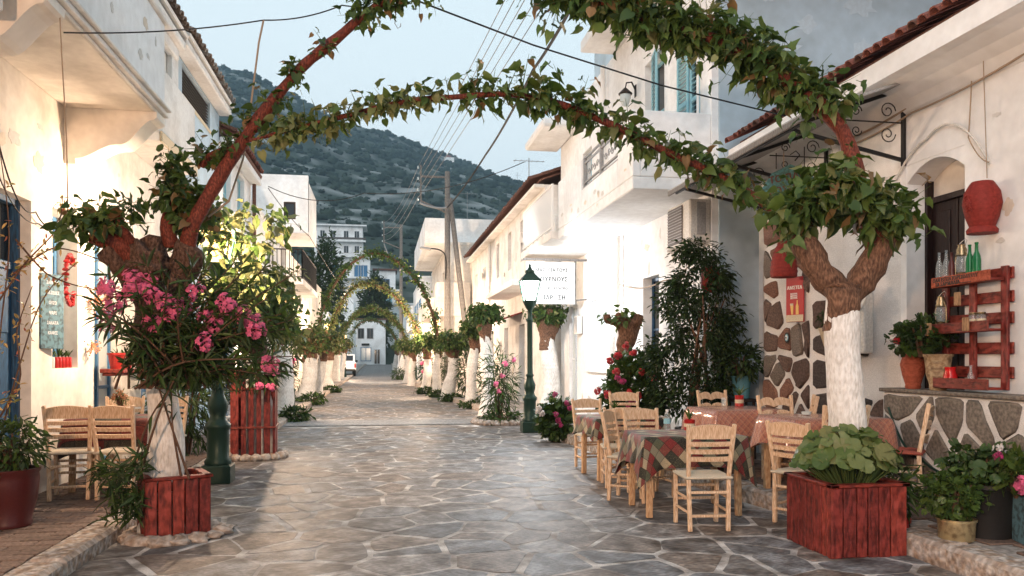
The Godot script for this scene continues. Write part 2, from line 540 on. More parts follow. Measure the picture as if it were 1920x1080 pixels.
	mat("plastic_white", lin(0.66, 0.64, 0.60), 0.5, T.fine, W)
	mat("plastic_grey", lin(0.35, 0.35, 0.35), 0.5, T.fine, W)
	mat("grille", lin(0.10, 0.085, 0.08), 0.6)
	mat("cable", lin(0.012, 0.012, 0.013), 0.6)
	mat("cable_tan", lin(0.32, 0.24, 0.17), 0.7)
	mat("wire_grey", lin(0.22, 0.23, 0.24), 0.5)
	mat("pole_wood", lin(0.26, 0.25, 0.235), 0.9, T.grain, V(5, 0.6, 5), 0.8)
	mat("terracotta", lin(0.42, 0.105, 0.055), 0.75, T.fine, W * 3.0, 0.3, T.worn, 2.0)
	mat("clay_red", lin(0.28, 0.028, 0.02), 0.7, T.fine, W * 3.0, 0.4, T.worn, 2.5)
	mat("clay_cream", lin(0.45, 0.36, 0.23), 0.7, T.chip, W * 2.5, 0.3, T.worn, 2.0)
	mat("glaze_maroon", lin(0.075, 0.014, 0.014), 0.35, T.fine, W * 2.0, 0.1)
	mat("pot_black", lin(0.018, 0.016, 0.015), 0.5, T.fine, W * 2.0, 0.1)
	mat("pot_blue", lin(0.10, 0.27, 0.33), 0.5, T.fine, W * 2.0, 0.1)
	mat("pot_red", lin(0.42, 0.03, 0.025), 0.4, T.fine, W * 2.0, 0.1)
	mat("pot_white", lin(0.52, 0.53, 0.53), 0.6)
	mat("pot_cream", lin(0.62, 0.53, 0.38), 0.6, T.fine, W * 2.0, 0.2)
	mat("gold_tin", lin(0.45, 0.36, 0.20), 0.35, T.chip, W * 2.0, 0.2); M.gold_tin.metallic = 0.6
	mat("red_can", lin(0.40, 0.02, 0.02), 0.3, T.fine, W * 3.0)
	mat("red_glass", lin(0.45, 0.01, 0.012), 0.15)
	mat("soil", lin(0.05, 0.035, 0.025), 0.95, T.bark, W * 5.0, 2.0)
	mat("hill_soil", Color.WHITE, 0.95, T.plaster, W * 0.02); M.hill_soil.vertex_color_use_as_albedo = true
	mat("tinted", Color.WHITE, 0.9); M.tinted.vertex_color_use_as_albedo = true
	mat("car_white", lin(0.66, 0.68, 0.68), 0.25); M.car_white.clearcoat_enabled = true
	mat("rubber", lin(0.015, 0.015, 0.015), 0.8)
	mat("tail_red", lin(0.35, 0.01, 0.01), 0.25)
	mat("black_paint", lin(0.01, 0.01, 0.01), 0.5)
	mat("white_paint", lin(0.75, 0.74, 0.72), 0.6)
	mat("grey_paint", lin(0.19, 0.20, 0.21), 0.6)
	mat("red_paint", lin(0.36, 0.02, 0.025), 0.45)
	mat("gold_paint", lin(0.65, 0.42, 0.13), 0.5)
	mat("sign_teal", lin(0.07, 0.22, 0.25), 0.6, T.worn, W * 2.0)
	mat("sign_text", lin(0.10, 0.03, 0.02), 0.6)
	mat("chalk", lin(0.60, 0.66, 0.70), 0.9)
	mat("board_blue", lin(0.11, 0.22, 0.27), 0.7, T.chip, W * 2.0)
	mat("straw", lin(0.50, 0.25, 0.13), 0.9)
	mat("dry_leaf", lin(0.42, 0.27, 0.12), 0.85)
	var g := mat("glass_dark", Color(0.08, 0.10, 0.12), 0.08)
	g.metallic_specular = 0.6
	var gm := mat("glass_milk", lin(0.50, 0.56, 0.56), 0.12)
	gm.metallic_specular = 0.6
	var cg := mat("glass_clear", Color(0.92, 0.97, 0.98, 0.12), 0.05)
	cg.transparency = BaseMaterial3D.TRANSPARENCY_ALPHA
	var gg := mat("glass_green", Color(0.02, 0.22, 0.09, 0.3), 0.08)
	gg.refraction_enabled = true; gg.refraction_scale = 0.05
	gg.transparency = BaseMaterial3D.TRANSPARENCY_ALPHA
	gg.albedo_color = lin(0.01, 0.13, 0.045)
	gg.refraction_enabled = false; gg.transparency = BaseMaterial3D.TRANSPARENCY_DISABLED
	var pl := mat("plastic_clear", Color(1, 1, 1, 0.06), 0.12)
	pl.transparency = BaseMaterial3D.TRANSPARENCY_ALPHA
	# leaves: tones from dark to yellow green
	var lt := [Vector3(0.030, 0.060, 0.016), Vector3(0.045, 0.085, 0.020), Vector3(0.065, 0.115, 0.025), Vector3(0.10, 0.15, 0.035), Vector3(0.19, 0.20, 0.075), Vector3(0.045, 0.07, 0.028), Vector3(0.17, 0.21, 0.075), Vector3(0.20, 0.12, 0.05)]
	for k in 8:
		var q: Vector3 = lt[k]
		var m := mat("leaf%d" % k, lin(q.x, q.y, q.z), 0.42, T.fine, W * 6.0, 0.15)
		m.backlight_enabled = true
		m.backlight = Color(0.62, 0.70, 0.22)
	var ml := mat("leaf_tint", Color.WHITE, 0.45)
	ml.vertex_color_use_as_albedo = true
	ml.backlight_enabled = true; ml.backlight = Color(0.8, 0.8, 0.8)
	var pk := [["petal_pink", 0.62, 0.11, 0.23], ["petal_red", 0.42, 0.008, 0.016], ["petal_white", 0.7, 0.66, 0.64], ["petal_magenta", 0.36, 0.02, 0.12]]
	for q in pk:
		var m := mat(q[0], lin(q[1], q[2], q[3]), 0.7)
		m.backlight_enabled = true; m.backlight = Color(0.5, 0.5, 0.5)

# ---- the land: wide ground, the hill with rock and scrub
func hill_height(x: float, z: float) -> float:
	var d := -z
	if d < 118.0: return -0.03
	var prof := [[-900, 300], [-560, 350], [-330, 352], [-250, 348], [-208, 337], [-150, 316], [-92, 293], [-45, 268], [-20, 258], [25, 243], [75, 224], [118, 205], [158, 198], [220, 175], [320, 190], [500, 150], [900, 110]]
	var r := 0.0
	for k in prof.size() - 1:
		if x >= prof[k][0] and x <= prof[k + 1][0]:
			r = lerpf(prof[k][1], prof[k + 1][1], (x - prof[k][0]) / float(prof[k + 1][0] - prof[k][0]))
	var t := clampf((d - 118.0) / 782.0, 0.0, 1.0)
	var shape := lerpf(pow(t, 1.05), smoothstep(0.0, 1.0, t), 0.25)
	var cliff := smoothstep(-120.0, -230.0, x)   # the crag at the left end of the ridge
	shape = lerpf(shape, minf(t * 0.86, 0.80) + 0.2 * smoothstep(0.94, 1.0, t), cliff)
	if d > 900.0: shape -= (d - 900.0) / 900.0
	var nz := rough_noise.get_noise_2d(x * 0.004, z * 0.004) * 16.0 * t + rough_noise.get_noise_2d(x * 0.02, z * 0.02) * 5.0 * t
	return maxf(-0.03, r * shape + nz * (1.0 - 0.6 * smoothstep(0.9, 1.0, t)))

func make_land():
	var g := MB.new()
	g.quad(V(-2500, -0.03, 600), V(2500, -0.03, 600), V(2500, -0.03, -3000), V(-2500, -0.03, -3000), Vector3.UP)
	struct("ground", g, M.concrete, "bare ground stretching away under the village")
	var h := MB.new()
	h.colored = true
	var nx := 150
	var nz := 120
	var tone := FastNoiseLite.new()
	tone.seed = 21; tone.frequency = 0.02; tone.fractal_octaves = 5
	for j in nz + 1:
		for i in nx + 1:
			var x := -640.0 + 1240.0 * i / nx
			var z := -116.0 - 1000.0 * pow(float(j) / nz, 1.3)
			var y := hill_height(x, z)
			var e := 3.0
			var nn := V(hill_height(x - e, z) - hill_height(x + e, z), 2.0 * e, hill_height(x, z - e) - hill_height(x, z + e)).normalized()
			var rock := smoothstep(0.12, 0.42, tone.get_noise_2d(x, z * 2.2)) * 0.8
			rock = maxf(rock, smoothstep(0.80, 0.5, nn.y))
			rock = maxf(rock, 0.95 * smoothstep(-150.0, -215.0, x) * smoothstep(-690.0, -770.0, z) * smoothstep(-0.35, 0.0, tone.get_noise_2d(x * 1.5, y * 0.6)))
			h.col = Color(0.026, 0.040, 0.030).lerp(Color(0.30, 0.31, 0.31), rock)
			h.vert(V(x, y, z), nn)
	for j in nz:
		for i in nx:
			var a := j * (nx + 1) + i
			h.ix.append_array([a, a + nx + 1, a + 1, a + 1, a + nx + 1, a + nx + 2])
	for k in range(0, h.ix.size(), 3):
		var t := h.ix[k + 1]; h.ix[k + 1] = h.ix[k + 2]; h.ix[k + 2] = t
	for k in range(0, h.ix.size(), 3):
		var t := h.ix[k + 1]; h.ix[k + 1] = h.ix[k + 2]; h.ix[k + 2] = t
	struct("hill", h, M.hill_soil, "dark scrubby hill with pale rock patches and a crag at its left end")
	# scrub
	var b := MB.new()
	lump(b, Vector3.ZERO, V(1, 0.8, 1), 10, 8, 3, 0.5)
	var xs: Array[Transform3D] = []
	var cs: Array[Color] = []
	for k in 44000:
		var x := rng.randf_range(-430, 330)
		var z := -150.0 - 790.0 * pow(rng.randf(), 0.75)
		if tone.get_noise_2d(x, z * 2.2) > 0.20 and rng.randf() < 0.85: continue
		if rough_noise.get_noise_2d(x * 0.02, z * 0.03) < -0.05 and rng.randf() < 0.75: continue
		var y := hill_height(x, z)
		if y < 0.5: continue
		if z < -690 and x < -150 and rng.randf() < 0.8 and z > -880: continue
		var s := (0.5 + 3.0 * pow(rng.randf(), 2.2)) * (0.5 + 0.5 * (-z / 700.0))
		if z > -330: s *= 1.25
		var w := rng.randf()
		xs.append(Transform3D(Basis(Vector3.UP, rng.randf() * TAU).scaled(V(s, s * rng.randf_range(0.7, 1.3), s)), V(x, y + s * 0.15, z)))
		cs.append(Color(0.012, 0.024, 0.016).lerp(Color(0.036, 0.056, 0.036), w * w))
	many("scrub", null, b.mesh(), xs, cs, M.tinted, "dark green scrub bushes covering the hillside")
	# masts on the ridge
	for q in [[158, -898, 24.0, "tall thin mast on the right shoulder of the ridge"], [60, -900, 12.0, "short thin mast on the middle of the ridge"]]:
		var m := MB.new()
		var y := hill_height(q[0], q[1])
		m.tube([V(q[0], y - 1, q[1]), V(q[0], y + q[2], q[1])], [0.35, 0.25], 5)
		m.bar(V(q[0] - 2.5, y + q[2] * 0.85, q[1]), V(q[0] + 2.5, y + q[2] * 0.85, q[1]), 0.3, 0.3)
		tag(obj("mast", m, M.wire_grey), q[3], "mast")

func lump(mb: MB, ce: Vector3, r: Vector3, segs: int, rings: int, sd: int, amp := 0.25):
	var f := FastNoiseLite.new()
	f.seed = sd; f.frequency = 1.3; f.fractal_octaves = 3
	var base := mb.v.size()
	for j in rings + 1:
		for i in segs + 1:
			var a := TAU * (i % segs) / segs
			var e := PI * j / rings
			var d := V(sin(e) * cos(a), cos(e), sin(e) * sin(a))
			var k := 1.0 + f.get_noise_3dv(d * 1.4) * amp * 2.0
			mb.vert(ce + d * r * k, d)
	for j in rings:
		for i in segs:
			var a := base + j * (segs + 1) + i
			mb.ix.append_array([a, a + 1, a + segs + 1, a + 1, a + segs + 2, a + segs + 1])
	mb.smooth(base)

func many(called: String, parent: Node, me: Mesh, xs: Array[Transform3D], cs: Array[Color], m: Material, label := "") -> MultiMeshInstance3D:
	var mm := MultiMesh.new()
	mm.transform_format = MultiMesh.TRANSFORM_3D
	mm.use_colors = true
	mm.mesh = me
	mm.instance_count = xs.size()
	for k in xs.size():
		mm.set_instance_transform(k, xs[k])
		mm.set_instance_color(k, cs[k % cs.size()])
	var o := MultiMeshInstance3D.new()
	o.multimesh = mm
	o.material_override = m
	o.set_meta("kind", "stuff")
	if parent:
		o.name = called
		parent.add_child(o, true)
		o.position = -parent.position
	else:
		o.name = numbered(called)
		add_child(o)
	if label: o.set_meta("label", label)
	return o

# ---- the street
func right_kerb(z: float) -> float:
	var k := [[-2.0, 3.9], [-4.6, 3.95], [-5.6, 3.95], [-7.4, 3.72], [-9.0, 3.5], [-12.6, 3.2], [-16.0, 3.1], [-19.0, 2.75], [-24.0, 2.5], [-30.0, 2.05], [-45.0, 1.6], [-72.0, 1.45], [-112.0, 1.4]]
	for i in k.size() - 1:
		if z <= k[i][0] and z >= k[i + 1][0]: return lerpf(k[i][1], k[i + 1][1], (z - k[i][0]) / (k[i + 1][0] - k[i][0]))
	return 3.9 if z > -2.0 else 1.4

func rise(z: float) -> float:
	return 0.45 * smoothstep(50.0, 112.0, -z)

func strip(mb: MB, fa: Callable, fb: Callable, z0: float, z1: float, y: float, step := 2.0):
	var n := int(ceil((z0 - z1) / step))
	for k in n:
		var a := lerpf(z0, z1, float(k) / n)
		var b := lerpf(z0, z1, (k + 1.0) / n)
		mb.quad(V(fa.call(a), y + rise(a), a), V(fb.call(a), y + rise(a), a), V(fb.call(b), y + rise(b), b), V(fa.call(b), y + rise(b), b), Vector3.UP)

func left_kerb(z: float) -> float: return -2.12

func make_street():
	var s := MB.new()
	strip(s, left_kerb, right_kerb, 6.0, -114.0, 0.0)
	var st := struct("street", s, M.mortar, "paved lane of irregular slate slabs with pale joints")
	var bands := [[-17.2, -18.7], [-44.0, -47.5]]
	for b in bands:
		var m := MB.new()
		strip(m, left_kerb, right_kerb, b[0], b[1], 0.016, 0.5)
		obj("paving_band", m, M.band, st)
	# slabs: the near ones single, the far ones joined
	var polys := cells(-2.12, 4.05, 3.2, 52.0, 0.58, 0.42, 0.034, 0.48, 0.08)
	var flat := Transform3D(Basis(Vector3.RIGHT, V(0, 0, -1), Vector3.UP), Vector3.ZERO)
	var near := []
	for p in polys:
		var c := Vector2.ZERO
		for q in p: c += q
		c /= p.size()
		if c.x > right_kerb(-c.y) - 0.05: continue
		var skip := false
		for b in bands:
			if -c.y < b[0] + 0.25 and -c.y > b[1] - 0.25: skip = true
		if skip: continue
		var q2 := PackedVector2Array()
		for q in p:
			q2.append(Vector2(minf(q.x, right_kerb(-q.y) - 0.02), q.y))
		near.append([c.y, q2])
	near.sort_custom(func(a, b): return a[0] < b[0])
	var rest := []
	for k in 6: rest.append(MB.new())
	for k in near.size():
		var w := rng.randi() % 6
		var mb: MB = MB.new() if k < 300 else rest[w]
		var tilt := Transform3D(Basis(V(1, 0, 0), rng.randf_range(-0.006, 0.006)) * Basis(V(0, 0, 1), rng.randf_range(-0.006, 0.006)), Vector3.ZERO)
		var c := Vector2.ZERO
		for q in near[k][1]: c += q
		c /= near[k][1].size()
		var at := V(c.x, 0, -c.y)
		mb.stone(near[k][1], 0.002 + rng.randf() * 0.003, 0.004, Transform3D(Basis.IDENTITY, at) * tilt * Transform3D(Basis.IDENTITY, -at) * flat, 0.001, rng, true)
		if k < 300: obj("paving_slab", mb, M["slate%d" % w], st)
	for w in 6:
		tag(obj("far_paving", rest[w], M["slate%d" % w], st), "", "", "", "stuff")
	var far := MB.new()
	strip(far, func(z): return -2.1, func(z): return right_kerb(z) - 0.05, -52.0, -113.0, 0.01)
	obj("distant_paving", far, M.slate0, st)
	# kerbs
	for side in 2:
		var kb := MB.new()
		var z := 4.0
		while z > -112.0:
			var l := rng.randf_range(0.9, 1.3) if z > -30.0 else 6.0
			var z2 := z - l
			var x0: float = right_kerb(z) if side else left_kerb(z)
			var x1: float = right_kerb(z2) if side else left_kerb(z2)
			var hgt := (0.165 if side else 0.125) + rng.randf_range(-0.006, 0.006)
			var w := 0.26 * (1.0 if side else -1.0)
			kb.bar(V(x0 + w * 0.5, hgt * 0.5 - 0.03 + rise(z), z - 0.004), V(x1 + w * 0.5, hgt * 0.5 - 0.03 + rise(z2), z2 + 0.004), absf(w), hgt + 0.06, 0.03)
			z = z2
		struct("kerb", kb, M.kerb_white, "whitewashed worn kerb along the %s side of the lane" % ("right" if side else "left"))
	# pavements
	var pl := MB.new()
	strip(pl, func(z): return -8.0, func(z): return -2.36, 6.0, -112.0, 0.10)
	var lp := struct("pavement", pl, M.concrete, "brown brick-paved footway along the left houses")
	var pr := MB.new()
	strip(pr, func(z): return right_kerb(z) + 0.24, func(z): return 9.0, 6.0, -112.0, 0.14)
	var rp := struct("pavement", pr, M.concrete, "raised stone-flagged footway in front of the right-hand houses")
	paver_field(lp, -3.44, -2.38, -3.8, -14.5, 0.30, 0.15, 0.1)
	paver_field(rp, 3.98, 5.04, -3.6, -7.8, 0.34, 0.22, 0.14)
	paver_field(rp, 3.7, 4.9, -7.8, -10.4, 0.34, 0.22, 0.14)

func paver_field(parent: Node3D, x0: float, x1: float, z0: float, z1: float, sx: float, sz: float, y: float):
	var r := 0
	var z := z0
	var count := 0
	while z > z1:
		var x := x0 - (sx * 0.5 if r % 2 else 0.0)
		while x < x1 - 0.03:
			var a := maxf(x, x0)
			var b := minf(x + sx, x1)
			if b - a > 0.05 and b - 0.02 > x0 and (parent.name != "pavement_001" or a > right_kerb(z - sz) + 0.26):
				var m := MB.new()
				var t := rng.randf_range(0.014, 0.022)
				m.box(V((a + b) * 0.5, y + t * 0.5, z - sz * 0.5), V(b - a - 0.012, t, sz - 0.012), 0.006, Basis(Vector3.UP, rng.randf_range(-0.01, 0.01)))
				obj("paver", m, M["paver%d" % (rng.randi() % 4)], parent)
				count += 1
			x += sx
		z -= sz
		r += 1

# ---- tiled roof strip: cover tiles running from the eave up the slope; first rows single
func tiles(parent: Node3D, x_eave: float, dirx: float, z0: float, z1: float, y: float, slope: float, rows: int, singles: int, m: Material, pitch := 0.22):
	var up := V(dirx * cos(slope), sin(slope), 0)
	var nrm := V(-dirx * sin(slope), cos(slope), 0)
	var rest := MB.new()
	var n := int(absf(z1 - z0) / pitch)
	var made := 0
	for r in rows:
		for k in n:
			var z := z0 - pitch * (k + 0.5) + rng.randf_range(-0.015, 0.015)
			var one := r == 0 and made < singles
			var mb: MB = MB.new() if one else rest
			var at := V(x_eave, y, z) + up * (r * 0.36 + rng.randf_range(-0.02, 0.02)) + nrm * 0.02
			arch_tile(mb, at, up, nrm, 0.44, pitch * 0.44)
			if one:
				obj("roof_tile", mb, m if rng.randf() < 0.7 else (M.tile_dark if m != M.tile_old else M.patch_dark), parent, true)
				made += 1
	if rest.v.size(): tag(obj("tiling", rest, m, parent, true), "", "", "", "stuff")

func arch_tile(mb: MB, at: Vector3, up: Vector3, nrm: Vector3, l: float, r: float):
	var side := up.cross(nrm)
	var s := 5
	for k in s:
		var a := PI * k / s
		var b := PI * (k + 1.0) / s
		for q in [1.0, 0.82]:
			var pa: Vector3 = (side * cos(a) + nrm * sin(a)) * r * q
			var pb: Vector3 = (side * cos(b) + nrm * sin(b)) * r * q
			mb.quad(at + pa, at + pb, at + up * l + pb * 0.85, at + up * l + pa * 0.85, (pa + pb) * (1.0 if q == 1.0 else -1.0))
		var p1 := (side * cos(a) + nrm * sin(a)) * r
		var p2 := (side * cos(b) + nrm * sin(b)) * r
		mb.quad(at + p1, at + p2, at + p2 * 0.82, at + p1 * 0.82, -up)

# irregular thin patch of flaked, stained or mended render on a wall
func flake(parent: Node3D, o: Vector3, u: Vector3, nrm: Vector3, w: float, h: float, m: Material):
	var p := PackedVector2Array()
	for k in 17:
		var a := TAU * k / 17
		var r := 0.5 * rng.randf_range(0.55, 1.05)
		p.append(Vector2(cos(a) * r * w, sin(a) * r * h))
	var mb := MB.new()
	mb.extrude(p, 0.0005, 0.0025, Transform3D(Basis(u, Vector3.UP, u.cross(Vector3.UP)), o + nrm * 0.001))
	for k in mb.v.size():
		pass
	obj("render_patch", mb, m, parent, true)

func make_wear():
	var ms := [M.patch_grey, M.patch_cream, M.patch_grey, M.patch_dark]
	var find := func(t: String) -> Node3D:
		for c in get_children():
			if c.has_meta("label") and String(c.get_meta("label")).begins_with(t): return c
		return null
	var l: Node3D = find.call("cream washed townhouse")
	var b: Node3D = find.call("tall white house")
	var g: Node3D = find.call("old whitewashed")
	var c: Node3D = find.call("low white cafe")
	for k in 26:
		# left wall foot and upper wall, with u so that the face looks towards +x
		flake(l, V(-3.45, rng.randf_range(0.15, 0.6) if k < 14 else rng.randf_range(3.2, 4.1), rng.randf_range(-13.0, -6.8)), V(0, 0, -1), V(1, 0, 0), rng.randf_range(0.08, 0.35), rng.randf_range(0.05, 0.28), ms[k % 3])
	for k in 16: flake(l, V(-2.48, rng.randf_range(4.45, 5.2), rng.randf_range(-9.3, -4.0)), V(0, 0, -1), V(1, 0, 0), rng.randf_range(0.05, 0.3), rng.randf_range(0.04, 0.2), ms[k % 2])
	for k in 40:
		var low := k < 24
		flake(b, V(4.6, rng.randf_range(0.16, 0.7) if low else rng.randf_range(2.9, 3.7), rng.randf_range(-19.0, -10.5)), V(0, 0, 1), V(-1, 0, 0), rng.randf_range(0.08, 0.45), rng.randf_range(0.05, 0.35), ms[k % 3])
	for k in 12: flake(b, V(3.44, rng.randf_range(3.95, 4.3), rng.randf_range(-14.6, -10.6)), V(0, 0, 1), V(-1, 0, 0), rng.randf_range(0.05, 0.25), rng.randf_range(0.03, 0.12), ms[k % 2])
	for k in 14: flake(b, V(rng.randf_range(4.9, 8.0), rng.randf_range(4.6, 8.0), -10.27), V(1, 0, 0), V(0, 0, 1), rng.randf_range(0.2, 0.7), rng.randf_range(0.15, 0.6), M.patch_blue)
	for k in 26: flake(g, V(4.2, rng.randf_range(0.3, 5.6), rng.randf_range(-34.0, -20.5)), V(0, 0, 1), V(-1, 0, 0), rng.randf_range(0.15, 0.8), rng.randf_range(0.1, 0.6), ms[k % 4])
	for k in 18: flake(c, V(5.3, rng.randf_range(2.0, 3.9), rng.randf_range(-6.2, -4.6) if k < 9 else rng.randf_range(-9.4, -7.2)), V(0, 0, 1), V(-1, 0, 0), rng.randf_range(0.04, 0.22), rng.randf_range(0.04, 0.2), ms[k % 3])

func roof_slab(mb: MB, xe: float, dirx: float, z0: float, z1: float, y: float, slope: float, len: float, t := 0.1):
	var up := V(dirx * cos(slope), sin(slope), 0)
	var nrm := V(-dirx * sin(slope), cos(slope), 0)
	mb.box(V(xe, y, (z0 + z1) * 0.5) + up * len * 0.5 - nrm * t * 0.5, V(len, t, absf(z1 - z0)), 0.0, Basis(up, nrm, up.cross(nrm)))

# a closed house shell: front wall with openings towards the street, back, ends, floor over the ground storey, flat roof
func shell(h: Node3D, x: float, sx: float, z0: float, z1: float, top: float, openings: Array, m: Material, deep := 5.0, roof := true, y0 := 0.0):
	var mb := MB.new()
	wall(mb, V(x, y0, z0), V(0, 0, -1), V(sx, 0, 0), z0 - z1, top - y0, 0.35, openings.map(func(q): return [z0 - q[0], z0 - q[1], q[2] - y0, q[3] - y0]))
	obj("wall", mb, m, h, true)
	var e := MB.new()
	var xb := x - sx * 0.352
	e.span(V(xb, y0, z0), V(x - sx * deep, top, z0 - 0.25))
	e.span(V(xb, y0, z1), V(x - sx * deep, top, z1 + 0.25))
	e.span(V(x - sx * deep, y0, z0 - 0.252), V(x - sx * (deep - 0.25), top, z1 + 0.252))
	obj("side_wall", e, m, h, true)
	if roof:
		var r := MB.new()
		r.span(V(x + sx * 0.02, top + 0.002, z0 + 0.02), V(x - sx * (deep + 0.02), top + 0.16, z1 - 0.02), 0.01)
		obj("roof", r, m, h, true)
	var f := MB.new()
	f.span(V(xb, 3.4, z0 - 0.26), V(x - sx * (deep - 0.26), 3.55, z1 + 0.26))
	obj("floor", f, M.dark_wood, h, true)

func panel_door(h: Node3D, x: float, sx: float, z0: float, z1: float, y0: float, y1: float, m: Material, leaves := 2):
	var w := (z0 - z1) / leaves
	for k in leaves:
		var a := z0 - w * k - 0.008
		var b := z0 - w * (k + 1) + 0.008
		var d := MB.new()
		d.span(V(x, y0, a), V(x - sx * 0.05, y1, b), 0.004)
		for q in [[0.06, 0.36], [0.42, 0.66], [0.72, 0.95]]:
			var ya := lerpf(y0, y1, q[0])
			var yb := lerpf(y0, y1, q[1])
			d.span(V(x + sx * 0.014, ya, a - 0.09), V(x + sx * 0.001, yb, b + 0.09), 0.012)
		var o := obj("door", d, m, h, true)
		var hd := MB.new()
		hd.lathe([Vector2(0, -0.03), Vector2(0.03, -0.015), Vector2(0.03, 0.015), Vector2(0, 0.03)], 10, V(x + sx * 0.04, y0 + 1.02, b + 0.08 if k == 0 else a - 0.08))
		obj("door_knob", hd, M.brass, o, true)

func corbel_poly(w: float, d: float) -> PackedVector2Array:
	# side view: x from the wall outwards, y down from the slab
	var p := PackedVector2Array([Vector2(0, 0), Vector2(w, 0), Vector2(w, -0.10 * d)])
	for k in 9:
		var t := k / 8.0
		p.append(Vector2(lerpf(w * 0.97, w * 0.60, t), lerpf(-0.14 * d, -0.62 * d, smoothstep(0.0, 1.0, t))))
	for k in 7:
		var t := k / 6.0
		p.append(Vector2(lerpf(w * 0.56, w * 0.12, t), lerpf(-0.62 * d, -0.90 * d, smoothstep(0.0, 1.0, t))))
	p.append(Vector2(0.12 * w, -d)); p.append(Vector2(0, -d))
	return p

func rail(h: Node3D, a: Vector3, b: Vector3, height: float, gap: float, m: Material, thick := 0.014):
	var f := MB.new()
	f.bar(a + V(0, height, 0), b + V(0, height, 0), 0.05, 0.035, 0.006)
	f.bar(a + V(0, 0.08, 0), b + V(0, 0.08, 0), 0.03, 0.025, 0.004)
	f.bar(a, a + V(0, height, 0), 0.035, 0.035)
	f.bar(b, b + V(0, height, 0), 0.035, 0.035)
	var r := obj("railing", f, m, h, true)
	var n := int(a.distance_to(b) / gap)
	var bm := MB.new()
	bm.tube([V(0, 0.09, 0), V(0, height - 0.01, 0)], [thick, thick], 6)
	var me := bm.mesh()
	for k in range(1, n):
		var o := inst("baluster", me, m, r, true)
		o.position += a.lerp(b, float(k) / n)

